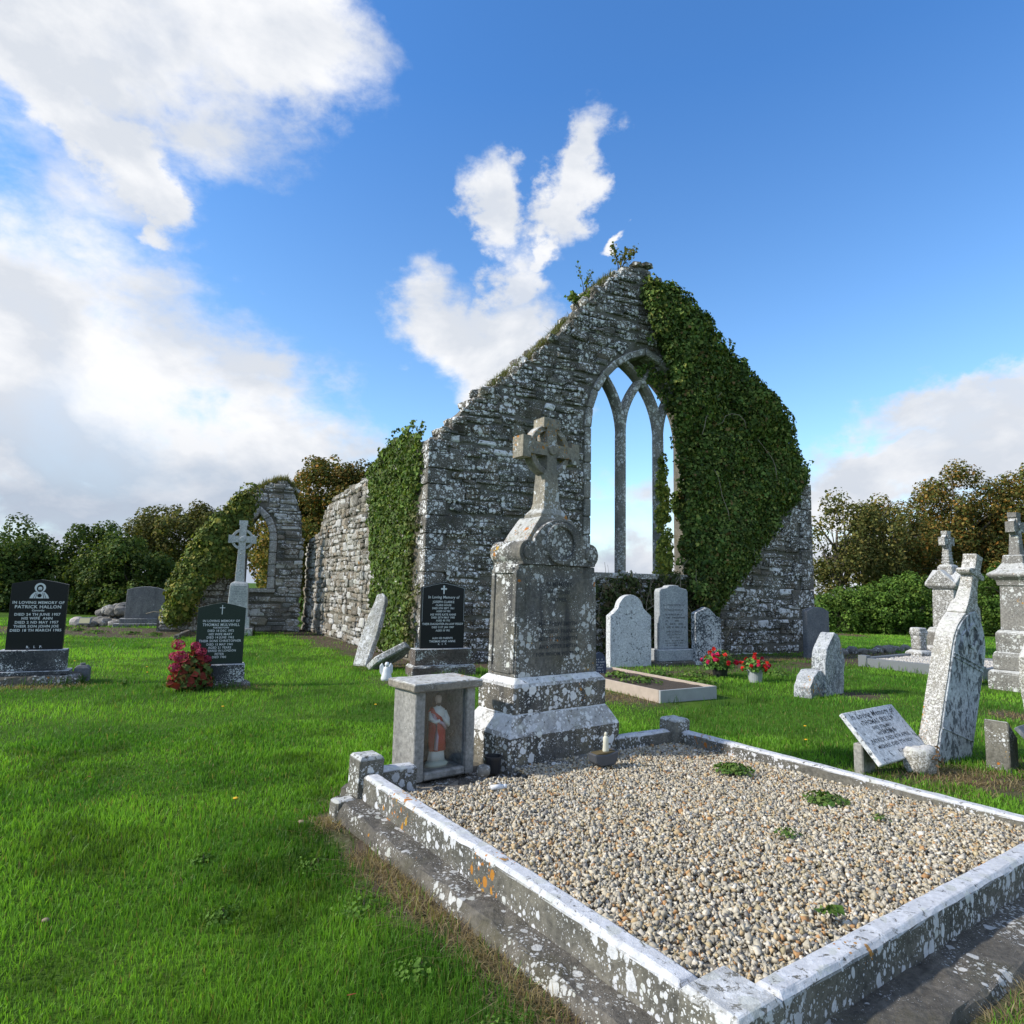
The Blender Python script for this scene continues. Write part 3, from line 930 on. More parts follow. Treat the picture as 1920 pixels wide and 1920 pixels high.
def pebble_cols(n, rg, pale=0.0):
    pal = np.array([(0.42, 0.385, 0.31), (0.47, 0.44, 0.38), (0.36, 0.335, 0.28), (0.40, 0.31, 0.19), (0.30, 0.28, 0.24), (0.36, 0.21, 0.10), (0.20, 0.19, 0.18), (0.52, 0.50, 0.46), (0.11, 0.11, 0.12), (0.36, 0.31, 0.20)])
    p = np.array([0.22, 0.17, 0.15, 0.13, 0.10, 0.05, 0.05, 0.07, 0.012, 0.048])
    k = rg.choice(len(pal), n, p=p / p.sum())
    return pal[k] * rg.uniform(0.85, 1.2, (n, 1)) * np.array([1.10, 1.07, 1.0]) * (1 - pale) + pale * 0.6


rg = np.random.default_rng(5)
N = 55000
u = rg.uniform(0.09, 3.01, N)
v = rg.uniform(-2.50, 0.26, N)
ok = ~((u < 1.2) & (v > -0.06 + 0.05 * np.sin(u * 9))) & ~((u > 1.12) & (u < 2.32) & (v > 0.185)) & ~((u > 2.3) & (v > 0.175))
ok &= ~((u < 0.21) & (v < -2.385)) & ~((u > 2.9) & (v < -2.395))
u, v = u[ok], v[ok]
lay = rg.uniform(-1.0, 0.35, len(u)) * 0.017
zz = 0.215 + 0.075 * np.clip(-v / 2.5, 0, 1) + lay + (fbm(u, v, 1.6, 3, 2) - 0.5) * 0.03 - 0.015 * np.clip(1 - u / 0.5, 0, 1)
P = np.array(PA) + u[:, None] * np.array(PU) + v[:, None] * np.array(PV) + zz[:, None] * np.array(PN)
sz = 0.0135 + rg.gamma(2.0, 0.0042, len(u))
o = pebbles('gravel', P, np.clip(sz, 0.012, 0.042), pebble_cols(len(u), rg), MT['gravel'], seed=6)
tag(o, 'buff and grey gravel filling the near grave plot', 'gravel', kind='stuff')
mb = MB()
mb.box((1.55, -1.15, 0.12), (2.94, 2.80, 0.24))
for vt in mb.bm.verts:
    if vt.co.z > 0.1:
        vt.co.z = 0.272 if vt.co.y < -1 else 0.150
o = mb.build('gravel_bed', plain('gravel bed earth', (0.26, 0.235, 0.19), 0.95, 0.3, 30, 0.5))
o.matrix_world = PLOT
tag(o, kind='structure')


# ------------------------------------------------------------------ leaves
def leaf_arrays(P, Nn, size, cols, rg, droop=0.8, fold=0.18):
    n = len(P)
    Nn = Nn / (np.linalg.norm(Nn, axis=1)[:, None] + 1e-9)
    d = np.stack([rg.normal(0, 0.6, n), rg.normal(0, 0.6, n), -droop + rg.normal(0, 0.5, n)], -1)
    d -= (d * Nn).sum(1)[:, None] * Nn
    d /= (np.linalg.norm(d, axis=1)[:, None] + 1e-9)
    s = np.cross(Nn, d)
    l = (size * np.clip(rg.lognormal(0.0, 0.34, n), 0.45, 2.0))[:, None]
    v = np.empty((n, 4, 3), np.float32)
    v[:, 0] = P - d * l * 0.5
    v[:, 1] = P + s * l * 0.42 - d * l * 0.08 + Nn * l * fold
    v[:, 2] = P + d * l * 0.5 - Nn * l * 0.08
    v[:, 3] = P - s * l * 0.42 - d * l * 0.08 + Nn * l * fold
    i = (np.arange(n) * 4)[:, None]
    f = np.concatenate([i + [[0, 1, 2]], i + [[0, 2, 3]]], 0)
    return v.reshape(-1, 3), f, np.repeat(cols, 4, axis=0)


def palette(n, rg, pal, wts, jit=0.25):
    pal = np.array(pal)
    k = rg.choice(len(pal), n, p=np.array(wts) / sum(wts))
    return pal[k] * rg.uniform(1 - jit, 1 + jit, (n, 1))


def clumps(C, rad, per, size, pal, wts, rg, outward=None, squash=(1, 1, 1), up=0.35, hue=0.25, shell=0.62):
    """leaves set over the faces of many small clumps"""
    k = len(C)
    per = np.maximum(6, (per * (rad / rad.mean()) ** 2)).astype(int)
    ci = np.repeat(np.arange(k), per)
    n = len(ci)
    D = rg.normal(size=(n, 3))
    if outward is not None:
        o = np.array(outward)
        dt = D @ o
        D[dt < 0] -= 2 * dt[dt < 0][:, None] * o
    D /= np.linalg.norm(D, axis=1)[:, None]
    rr = rad[ci] * (shell + (1.05 - shell) * rg.uniform(0, 1, n) ** 0.6)
    P = C[ci] + D * rr[:, None] * np.array(squash)
    Nn = D + rg.normal(0, 0.45, (n, 3)) + np.array([0, 0, up])
    tone = rg.uniform(1 - hue, 1 + hue, k)
    cols = palette(n, rg, pal, wts) * tone[ci][:, None]
    return P, Nn, size, cols


def in_poly(x, y, poly):
    ins = np.zeros(len(x), bool)
    n = len(poly)
    for i in range(n):
        (x0, y0), (x1, y1) = poly[i], poly[(i + 1) % n]
        c = ((y0 > y) != (y1 > y)) & (x < (x1 - x0) * (y - y0) / (y1 - y0 + 1e-12) + x0)
        ins ^= c
    return ins


IVY_PAL = [(0.030, 0.062, 0.014), (0.046, 0.080, 0.018), (0.070, 0.105, 0.026), (0.110, 0.135, 0.032), (0.018, 0.036, 0.011), (0.085, 0.065, 0.026)]
IVY_W = [0.28, 0.28, 0.2, 0.08, 0.13, 0.03]


def ivy(root, poly, n_clump, rad, depth, per, size, seed, pal=IVY_PAL, wts=IVY_W, dense_back=0, name='foliage'):
    """ivy clinging to a wall whose face is y = 0 of the root, growing out towards -y"""
    rg = np.random.default_rng(seed)
    pa = np.array(poly)
    lo, hi = pa.min(0), pa.max(0)
    X, Z = [], []
    while sum(map(len, X)) < n_clump:
        x, z = rg.uniform(lo[0], hi[0], 4000), rg.uniform(lo[1], hi[1], 4000)
        k = in_poly(x, z, poly)
        X.append(x[k])
        Z.append(z[k])
    x, z = np.concatenate(X)[:n_clump], np.concatenate(Z)[:n_clump]
    dep = depth[0] + (depth[1] - depth[0]) * np.clip(fbm(x + 50, z + 50, 0.8, 3, seed) * 1.9 - 0.45, 0, 1)
    C = np.stack([x, -dep, z], -1)
    r = rg.uniform(rad[0], rad[1], n_clump)
    a = clumps(C, r, per, size, pal, wts, rg, outward=(0, -1, 0), squash=(1, 0.8, 1), hue=0.38)
    P, Nn, sz, cols = a
    # loose sprays straggling past the edge
    ne = max(6, n_clump // 9)
    ei = rg.integers(0, len(poly), ne)
    et = rg.uniform(0, 1, ne)[:, None]
    ep = pa[ei] * (1 - et) + pa[(ei + 1) % len(poly)] * et + rg.normal(0, 0.10 + rad[0] * 0.5, (ne, 2))
    Ce = np.stack([ep[:, 0], -rg.uniform(-0.02, max(0.03, depth[1] * 0.6), ne), ep[:, 1]], -1)
    b_ = clumps(Ce, rg.uniform(0.05, 0.14, ne), 12, size, pal, wts, rg, outward=(0, -1, 0), hue=0.4)
    P, Nn, cols = np.concatenate([P, b_[0]]), np.concatenate([Nn, b_[1]]), np.concatenate([cols, b_[3]])
    if dense_back:
        xb, zb = rg.uniform(lo[0], hi[0], dense_back * 2), rg.uniform(lo[1], hi[1], dense_back * 2)
        k = in_poly(xb, zb, poly)
        xb, zb = xb[k][:dense_back], zb[k][:dense_back]
        nb = len(xb)
        Pb = np.stack([xb, -rg.uniform(0.02, depth[0] + 0.12, nb), zb], -1)
        P = np.concatenate([P, Pb])
        Nn = np.concatenate([Nn, np.array([0, -1, 0.2]) + rg.normal(0, 0.4, (nb, 3))])
        cols = np.concatenate([cols, palette(nb, rg, pal, wts) * 0.9])
    v, f, c = leaf_arrays(P, Nn, np.full(len(P), sz), cols, rg)
    o = mesh_np(name, v, f, MT['ivy'], c, root)
    o['kind'] = 'stuff'
    return o


def vines(root, starts, seed, n=6, mat='vine', r=0.012, length=1.2, y=-0.05):
    rn = random.Random(seed)
    for (x0, z0) in starts:
        p = [(x0, y, z0)]
        a = rn.uniform(0.9, 2.2)
        for k in range(n):
            a += rn.uniform(-0.7, 0.7)
            q = p[-1]
            p.append((q[0] + math.cos(a) * length / n, y - rn.uniform(0, 0.06), q[2] + math.sin(a) * length / n))
        MB().tube(p, [r * (1 - 0.6 * k / n) for k in range(n + 1)], 5).build('vine', MT[mat], root, smooth=True)


# ------------------------------------------------------------------ masonry
def field_stone(mb, col_list, x0, x1, z0, z1, yf, yb, rn, tone):
    """one rough squared stone: cut corners, pillowed face"""
    w, h = x1 - x0, z1 - z0
    c = min(w, h) * rn.uniform(0.10, 0.34)
    def j(a=0.02):
        return rn.uniform(-a, a)
    ring = [(x0 + c, z0), (x1 - c, z0), (x1, z0 + c), (x1, z1 - c), (x1 - c, z1), (x0 + c, z1), (x0, z1 - c), (x0, z0 + c)]
    cx, cz = (x0 + x1) / 2, (z0 + z1) / 2
    ra = rn.gauss(0, 0.03)
    ring = [(px + j() - (pz - cz) * ra, pz + j() + (px - cx) * ra) for px, pz in ring]
    ins = min(0.03, 0.22 * min(w, h))
    sx, sz = 1 - 2 * ins / w, 1 - 2 * ins / h
    tilt = (rn.uniform(-0.10, 0.10), rn.uniform(-0.12, 0.12))
    def yt(px, pz):
        return yf + (px - cx) * tilt[0] + (pz - cz) * tilt[1]
    bk = mb.ring([(px, yb, pz) for px, pz in ring])
    ed = mb.ring([(px, yt(px, pz) + ins * 0.7, pz) for px, pz in ring])
    fr = mb.ring([(cx + (px - cx) * sx, yt(px, pz) + j(0.006), cz + (pz - cz) * sz) for px, pz in ring])
    for a, b2 in ((bk, ed), (ed, fr)):
        for i in range(8):
            k = (i + 1) % 8
            mb.bm.faces.new((a[i], a[k], b2[k], b2[i]))
    mb.bm.faces.new(fr)
    col_list.extend([tone] * 24)


def stone_object(name, spec, mat, parent, seed):
    rn = random.Random(seed)
    mb, cl = MB(), []
    tone = stone_tone(rn)
    field_stone(mb, cl, *spec, rn, tone)
    o = mb.build(name, mat, parent)
    at = o.data.color_attributes.new('Col', 'FLOAT_COLOR', 'POINT')
    at.data.foreach_set('color', np.array([(t[0], t[1], t[2], 1.0) for t in cl], dtype=np.float32).ravel())
    return o


WHITE_P = 0.03


def stone_tone(rn):
    b = rn.uniform(0.6, 1.35)
    if rn.random() < WHITE_P:
        return (1.8, 1.8, 1.8)
    w = rn.uniform(-0.08, 0.12)
    return (b * (1 + w), b, b * (1 - w))


def stones_joined(name, specs, mat, parent, seed):
    rn = random.Random(seed)
    mb, cl = MB(), []
    for s in specs:
        field_stone(mb, cl, *s, rn, stone_tone(rn))
    o = mb.build(name, mat, parent)
    at = o.data.color_attributes.new('Col', 'FLOAT_COLOR', 'POINT')
    at.data.foreach_set('color', np.array([(t[0], t[1], t[2], 1.0) for t in cl], dtype=np.float32).ravel())
    o['kind'] = 'stuff'
    return o


def courses(x_min, x_max, z_top, heights, lengths, seed, keep, gap=0.012, proud=(-0.035, 0.0), slope=0.0, back=0.12):
    """coursed rubble; keep(x0, x1, z0, z1) trims or drops a stone"""
    rn = random.Random(seed)
    out = []
    z = 0.02
    while z < z_top:
        h = rn.uniform(*rn.choices(heights[0], heights[1])[0])
        x = x_min + rn.uniform(0, 0.05)
        ph = rn.uniform(0, 6)
        while x < x_max:
            l = rn.uniform(*lengths) * (0.7 + 1.6 * h)
            x1 = min(x + l, x_max)
            if x_max - x1 < 0.1:
                x1 = x_max
            zo = 0.03 * math.sin(x * 0.9 + ph) + 0.014 * math.sin(x * 2.7 + ph * 3) + slope * x + rn.uniform(-0.012, 0.012)
            subs = [(z, z + h)]
            if h > 0.17 and rn.random() < 0.5:
                m = z + h * rn.uniform(0.4, 0.6)
                subs = [(z, m), (m, z + h)]
            for a, b2 in subs:
                k = keep(x + gap / 2, x1 - gap / 2, a + zo + gap / 2, b2 + zo - gap / 2)
                if k and k[1] - k[0] > 0.07 and k[3] - k[2] > 0.04:
                    out.append((k[0], k[1], k[2], k[3], rn.uniform(*proud), back))
            x = x1
        z += h
    return out


def fit_under(prof, x0, x1, z):
    """draw the ends of a stone in until it lies under the skyline"""
    while x1 - x0 > 0.06 and interp(prof, x0) < z:
        x0 += 0.03
    while x1 - x0 > 0.06 and interp(prof, x1) < z:
        x1 -= 0.03
    return x0, x1


def interp(prof, x):
    return float(np.interp(x, [p[0] for p in prof], [p[1] for p in prof]))


# ------------------------------------------------------------------ the church: gable, window, side wall
church = thing('ruined_church', 'roofless grey stone church ruin with tall gable and three light window', 'church', G_O, G_ANG)
ROOF = [(0, 4.46), (0.27, 4.66), (0.43, 4.85), (0.71, 5.18), (1.11, 5.58), (1.65, 6.08), (2.09, 6.44), (2.41, 6.68), (3.07, 7.48), (3.55, 8.14), (4.05, 8.62), (4.65, 9.10), (4.96, 9.40), (5.22, 9.42), (5.40, 9.14), (5.8, 8.80), (6.3, 8.40), (7.1, 7.75), (7.7, 7.2), (8.6, 6.4), (9.5, 5.5), (10.1, 4.9), (10.55, 4.45)]
_rj = random.Random(71)
ROOF = [(x, float(np.interp(x, [p[0] for p in ROOF], [p[1] for p in ROOF])) + (_rj.uniform(-0.11, 0.05) if 0.1 < x < 5.3 else 0)) for x in list(np.arange(0, 5.4, 0.17)) + [5.8, 6.3, 7.1, 7.7, 8.6, 9.5, 10.1, 10.55]]
WX0, WX1, SILL, SPR, WH = 3.75, 6.75, 1.87, 5.10, 1.95
WR = (WH * WH + ((WX1 - WX0) / 2) ** 2) / (WX1 - WX0)
WMID = (WX0 + WX1) / 2


def arch_pts(x0, x1, spr, hgt, n=14, grow=0.0):
    """pointed arch over x0..x1, from the left springing over the apex to the right"""
    w = x1 - x0
    r = (hgt * hgt + (w / 2) ** 2) / w
    a1 = math.asin(min(1, hgt / r))
    left = [(x0 + r - (r + grow) * math.cos(a1 * i / n), spr + (r + grow) * math.sin(a1 * i / n)) for i in range(n + 1)]
    if grow:
        mid = (x0 + x1) / 2
        left = [p for p in left if p[0] < mid - 0.001]
        left.append((mid, spr + math.sqrt(max(0, (r + grow) ** 2 - (r - w / 2) ** 2))))
    right = [(x0 + x1 - p[0], p[1]) for p in reversed(left[:-1])]
    return left + right


win_hole = [(WX0, SILL)] + arch_pts(WX0, WX1, SPR, WH) + [(WX1, SILL)]
win_outer = arch_pts(WX0, WX1, SPR, WH, grow=0.17)


def arch_top(x, x0=WX0, x1=WX1, spr=SPR, hgt=WH, grow=0.0):
    w = x1 - x0
    r = (hgt * hgt + (w / 2) ** 2) / w
    d = min(x - x0, x1 - x)
    k = (r + grow) ** 2 - (r - d) ** 2
    return spr + math.sqrt(k) if k > 0 else spr


core = [(0.03, -0.1)] + [(max(0.03, min(10.52, x)), z - 0.10) for x, z in ROOF] + [(10.52, -0.1)]
mb = MB()
mb.prism(core, 0.02, 0.85, [win_hole])
gable = mb.build('gable_wall', MT['mortar'], church)


def keep_gable(x0, x1, z0, z1):
    x0, x1 = fit_under(ROOF, x0, x1, z1 - 0.02)
    xm = (x0 + x1) / 2
    if x1 - x0 < 0.08:
        return None
    # behind the thick ivy nothing shows
    if xm > 6.9 + 0.2 and z0 > 1.45 + max(0, (xm - 7.5)) * 0.95 and z0 < interp(ROOF, xm) - 1.0:
        return None
    if z1 > SILL - 0.02 and z0 < SPR + WH + 0.3:
        def edge(z):     # half width of opening plus surround at height z
            if z < SPR:
                return (WX1 - WX0) / 2 + 0.175
            k = (WR + 0.175) ** 2 - (z - SPR) ** 2
            return max(0.0, math.sqrt(k) - (WR - (WX1 - WX0) / 2)) if k > 0 else 0.0
        if z0 >= SILL - 0.14 or z1 > SILL - 0.14:
            e = max(edge(z0), edge(z1)) if z0 > SPR else edge(z0)
            if e > 0:
                if xm < WMID:
                    x1 = min(x1, WMID - e - 0.01)
                else:
                    x0 = max(x0, WMID + e + 0.01)
                if x1 - x0 < 0.08:
                    return None
    # room for the quoins
    if x0 < 0.40 and z1 < 4.4:
        x0 = 0.42 if x0 < 0.36 else x0
    if x1 > 10.15 and z1 < 4.4:
        x1 = min(x1, 10.10)
    return (x0, x1, z0, z1) if x1 - x0 > 0.07 else None


HG = ([(0.06, 0.10), (0.10, 0.16), (0.17, 0.30)], [0.40, 0.36, 0.24])
specs = courses(0.02, 10.53, 9.5, HG, (0.20, 0.52), 3, keep_gable, gap=0.016, proud=(-0.055, 0.008), slope=-0.006)


def shown(s):
    xm, zm = (s[0] + s[1]) / 2, (s[2] + s[3]) / 2
    w = Vector((G_O.x + G_DIR.x * xm, G_O.y + G_DIR.y * xm, zm))
    hidden = 0.25 if (zm < 1.2 and xm < 3.6) or xm > 6.9 else 1.0
    return (s[1] - s[0]) * (s[3] - s[2]) / w.length_squared * hidden


specs.sort(key=shown, reverse=True)
for i, s in enumerate(specs[:270]):
    stone_object('stone', s, MT['gable'], gable, 1000 + i)
stones_joined('small_stones', specs[270:], MT['gable'], gable, 5)

# corner stones, long and short in turn
rn = random.Random(12)
for side in (0, 1):
    z, k = 0.0, 0
    while z < 4.32:
        h = min(rn.uniform(0.30, 0.46), 4.42 - z)
        ln, dp = (0.78, 0.36) if k % 2 else (0.40, 0.72)
        ln *= rn.uniform(0.9, 1.05)
        if side == 0 and k % 2 == 0:
            ln = 0.40
        if side == 0:
            cx = ln / 2 - 0.035
        else:
            cx = 10.59 - ln / 2
        if k % 2 and side == 0:
            ln = min(ln, 0.80)
        m2 = MB().box((cx, dp / 2 - 0.055 - 0.006 * (k % 3), z + h / 2), (ln, dp, h - 0.014))
        o = m2.build('corner_stone', MT['gable'], gable, bev=0.014, jitter=0.003, seed=k)
        at = o.data.color_attributes.new('Col', 'FLOAT_COLOR', 'POINT')
        b0 = rn.uniform(0.8, 1.2)
        at.data.foreach_set('color', np.tile(np.array([b0, b0, b0 * 1.04, 1], dtype=np.float32), len(o.data.vertices)))
        z += h
        k += 1

# loose blocks along the broken skyline
rn = random.Random(31)
x = 0.15
i = 0
while x < 5.5:
    w = rn.uniform(0.20, 0.46)
    z = interp(ROOF, x + w / 2)
    h = rn.uniform(0.18, 0.30)
    if x > 4.75:
        w, h = rn.uniform(0.22, 0.34), rn.uniform(0.12, 0.2)
    rot = Matrix.Rotation(rn.uniform(-0.25, 0.1), 4, 'Y') @ Matrix.Rotation(rn.uniform(-0.3, 0.3), 4, 'Z')
    for yy in (0.10, 0.5):
        m2 = MB().blob((x + w / 2 + 0.10 + rn.uniform(-.03, .03), yy + rn.uniform(-0.05, 0.08), z + 0.01 + (0.06 if yy > 0.3 else 0)), (w * 0.56, rn.uniform(0.16, 0.24), h * 0.60), 0.12, 1, rot, 300 + i)
        o = m2.build('coping_stone', MT['gable'], gable)
        at = o.data.color_attributes.new('Col', 'FLOAT_COLOR', 'POINT')
        b0 = rn.uniform(0.9, 1.5)
        at.data.foreach_set('color', np.tile(np.array([b0, b0, b0 * 0.96, 1], dtype=np.float32), len(o.data.vertices)))
        i += 1
    x += w * 0.95

# window: dressed surround in separate blocks, mullions, crossing tracery and sill
win = MB().prism([(WX0 - 0.18, SILL - 0.13), (WX1 + 0.12, SILL - 0.13), (WX1 + 0.12, SILL - 0.003), (WX0 - 0.18, SILL - 0.003)], -0.075, 0.80).build('window', MT['tracery'], church, bev=0.012, sub=0.3, jitter=0.004)
path_in = [(WX0, SILL)] + [(WX0, SILL + (SPR - SILL) * k / 8) for k in range(1, 8)] + arch_pts(WX0, WX1, SPR, WH, 6) + [(WX1, SPR - (SPR - SILL) * k / 8) for k in range(1, 9)]


def normal_out(p):
    if p[1] <= SPR + 1e-6:
        return Vector((-1, 0)) if p[0] < WMID else Vector((1, 0))
    if abs(p[0] - WMID) < 1e-4:
        return Vector((0, 1.12))
    c = WX0 + WR if p[0] < WMID else WX1 - WR
    return Vector((p[0] - c, p[1] - SPR)).normalized()


rn = random.Random(5)
for a, b2 in zip(path_in[:-1], path_in[1:]):
    na, nb = normal_out(a), normal_out(b2)
    wd = rn.uniform(0.16, 0.175)
    qa, qb = Vector(a) + na * wd, Vector(b2) + nb * wd
    mid = (Vector(a) + Vector(b2) + qa + qb) / 4
    quad = [mid + (Vector(p) - mid) * 0.975 for p in (a, b2, qb, qa)]
    MB().prism([(q.x, q.y) for q in quad], -0.05 + rn.uniform(-0.012, 0.004), 0.35).build('surround_stone', MT['tracery'], win, bev=0.022)
MX = (4.72, 5.80)
TY0, TY1 = 0.10, 0.36
for mx in MX:
    zc = SILL
    k = 0
    while zc < SPR - 0.01:
        zt = min(SPR, zc + rn.uniform(0.75, 1.05))
        if SPR - zt < 0.3:
            zt = SPR
        mb = MB()
        pr = [(-0.105, 0.18), (-0.04, 0.08), (0.04, 0.08), (0.105, 0.18), (0.105, 0.32), (0.04, 0.42), (-0.04, 0.42), (-0.105, 0.32)]
        mb.skin([mb.ring([(mx + px, py, z) for px, py in pr]) for z in (zc + 0.003, zt - 0.003)])
        mb.build('mullion', MT['tracery'], win, bev=0.004)
        zc = zt
        k += 1
for mx in MX:
    for sg in (1, -1):
        cxx = mx + sg * WR
        pts = []
        for i in range(0, 40):
            a = i * 0.04
            px, pz = cxx - sg * WR * math.cos(a), SPR + WR * math.sin(a)
            pts.append((px, pz, a))
            if pz > arch_top(px) + 0.05 or px < WX0 or px > WX1:
                break
        mb = MB()
        rings = []
        ofs = 0.004 * (1 if sg > 0 else -1) + 0.002 * MX.index(mx)
        for px, pz, a in pts:
            nrm = Vector((-sg * math.cos(a), math.sin(a)))
            ring = []
            for d, yy in ((-0.095, 0.18), (-0.04, 0.085), (0.04, 0.085), (0.095, 0.18), (0.095, 0.32), (0.04, 0.415), (-0.04, 0.415), (-0.095, 0.32)):
                ring.append((px + nrm.x * d, yy + ofs, pz + nrm.y * d))
            rings.append(mb.ring(ring))
        mb.skin(rings)
        mb.build('tracery_rib', MT['tracery'], win)

# side wall running back from the corner
LW = (W_E - G_O).length
side_rot = math.atan2(-W_DIR.y, -W_DIR.x)
WTOP = [(0.0, 2.75), (0.6, 2.95), (1.5, 3.02), (1.75, 3.4), (2.2, 3.75), (2.45, 3.92), (3.6, 4.0), (4.8, 4.1), (6.4, 4.25), (7.4, 4.5), (8.6, 4.58), (LW, 4.46)]
side = MB().prism([(0.0, -0.1)] + [(x, z - 0.08) for x, z in WTOP[:-1]] + [(LW - 0.1, 4.36), (LW - 0.1, -0.1)], 0.02, 0.85).build('side_wall', MT['sidemortar'], church)
side.matrix_parent_inverse = Matrix.Identity(4)
_cw = Matrix.Translation(G_O) @ Matrix.Rotation(G_ANG, 4, 'Z')
_sw = Matrix.Translation(W_E) @ Matrix.Rotation(side_rot, 4, 'Z')
side.matrix_local = _cw.inverted() @ _sw


def keep_side(x0, x1, z0, z1):
    x0, x1 = fit_under(WTOP, x0, x1, z1 - 0.03)
    if x1 - x0 < 0.08:
        return None
    if x1 > LW - 0.7:
        x1 = min(x1, LW - 0.74)
    return (x0, x1, z0, z1)


HS = ([(0.10, 0.16), (0.16, 0.26), (0.26, 0.42)], [0.3, 0.4, 0.3])
WHITE_P = 0.22
sp = courses(0.02, LW - 0.02, 4.6, HS, (0.20, 0.42), 9, keep_side, gap=0.020, proud=(-0.05, 0.0), back=0.10)
stones_joined('rubble_stones', sp, MT['sidewall'], side, 8)
rn = random.Random(66)
x, i = 0.0, 0
mb, tones = MB(), []
while x < LW - 0.4:
    w = rn.uniform(0.2, 0.4)
    z = interp(WTOP, x + w / 2)
    rot = Matrix.Rotation(rn.uniform(-0.2, 0.2), 4, 'Y')
    n0 = len(mb.bm.verts)
    mb.blob((x + w / 2, rn.uniform(0.12, 0.5), z - 0.02), (w * 0.6, 0.22, rn.uniform(0.08, 0.15)), 0.12, 1, rot, 700 + i)
    tones += [rn.uniform(0.9, 1.4)] * (len(mb.bm.verts) - n0)
    x += w * 0.8
    i += 1
o = mb.build('wall_top_stones', MT['sidewall'], side)
at = o.data.color_attributes.new('Col', 'FLOAT_COLOR', 'POINT')
at.data.foreach_set('color', np.array([(t, t, t, 1) for t in tones], dtype=np.float32).ravel())
o['kind'] = 'stuff'

# ------------------------------------------------------------------ transept wall with its single lancet
TL = T_O + T_DIR * 4.15
t_rot = math.atan2(-T_DIR.y, -T_DIR.x)
trans = thing('ruined_wall', 'ivy clad ruined wall with one pale pointed window behind the white cross', 'ruined wall', TL, t_rot)
tp = [(0.0, 0.5), (0.3, 1.0), (0.65, 1.95), (0.9, 2.75), (1.3, 3.15), (1.7, 3.7), (2.15, 4.08), (2.6, 4.42), (3.05, 4.66), (3.35, 4.66), (3.55, 4.45), (3.72, 4.05), (3.84, 3.6), (3.97, 2.9)]
LX0, LX1, LS, LSP, LH = 2.28, 2.94, 1.30, 2.78, 0.82
hole = [(LX0, LS)] + arch_pts(LX0, LX1, LSP, LH, 8) + [(LX1, LS)]
tw = MB().prism([(0.0, -0.1)] + [(min(x, 3.90), z - 0.10) for x, z in tp] + [(3.90, -0.1)], 0.02, 0.75, [hole]).build('wall', MT['mortar'], trans)


def keep_tr(x0, x1, z0, z1):

    x0, x1 = fit_under(tp, x0, x1, z1 - 0.03)
    if x1 - x0 < 0.08:
        return None
    xm = (x0 + x1) / 2
    if z1 > LS - 0.13 and z0 < LSP + LH + 0.35:
        def edge(z):
            w = LX1 - LX0
            r = (LH * LH + (w / 2) ** 2) / w + 0.23
            if z < LSP:
                return w / 2 + 0.23
            k = r * r - (z - LSP) ** 2
            return math.sqrt(k) - (r - 0.23 - w / 2) if k > 0 else 0
        e = edge(max(z0, LSP))
        if e > 0:
            c = (LX0 + LX1) / 2
            if xm < c:
                x1 = min(x1, c - e)
            else:
                x0 = max(x0, c + e)
    return (x0, x1, z0, z1) if x1 - x0 > 0.1 else None


sp = courses(0.0, 3.97, 4.7, ([(0.12, 0.18), (0.18, 0.30)], [0.55, 0.45]), (0.28, 0.6), 17, keep_tr, gap=0.018, proud=(-0.05, 0.0), back=0.1)
WHITE_P = 0.05
for i, s in enumerate(sp):
    stone_object('stone', s, MT['transept'], tw, 4000 + i)
lan = MB().box(((LX0 + LX1) / 2, 0.30, LS - 0.06), (1.15, 0.78, 0.11)).build('window', MT['tracery2'], trans, bev=0.01)
pin = [(LX0, LS)] + [(LX0, LS + (LSP - LS) * k / 4) for k in range(1, 4)] + arch_pts(LX0, LX1, LSP, LH, 4) + [(LX1, LSP - (LSP - LS) * k / 4) for k in range(1, 5)]
lmid = (LX0 + LX1) / 2
for a, b2 in zip(pin[:-1], pin[1:]):
    def no(p):
        if p[1] <= LSP + 1e-6:
            return Vector((-1, 0)) if p[0] < lmid else Vector((1, 0))
        if abs(p[0] - lmid) < 1e-4:
            return Vector((0, 1.15))
        w = LX1 - LX0
        r = (LH * LH + (w / 2) ** 2) / w
        c = LX0 + r if p[0] < lmid else LX1 - r
        return Vector((p[0] - c, p[1] - LSP)).normalized()
    qa, qb = Vector(a) + no(a) * 0.22, Vector(b2) + no(b2) * 0.22
    ia, ib = Vector(a), Vector(b2)
    mid = (ia + ib + qa + qb) / 4
    quad = [mid + (p - mid) * 0.98 for p in (ia, ib, qb, qa)]
    MB().prism([(q.x, q.y) for q in quad], -0.06, 0.30).build('surround_stone', MT['tracery2'], lan, bev=0.03)
rn = random.Random(91)
for i in range(9):
    x = 0.9 + i * 0.33
    z = interp(tp, x)
    m2 = MB().blob((x, 0.3, z - 0.02), (0.24, 0.3, 0.12), 0.15, 1, Matrix.Rotation(rn.uniform(-0.3, 0.3), 4, 'Y'), 900 + i)
    o = m2.build('coping_stone', MT['transept'], tw)
    at = o.data.color_attributes.new('Col', 'FLOAT_COLOR', 'POINT')
    at.data.foreach_set('color', np.tile(np.array([1.1, 1.1, 1.05, 1], dtype=np.float32), len(o.data.vertices)))

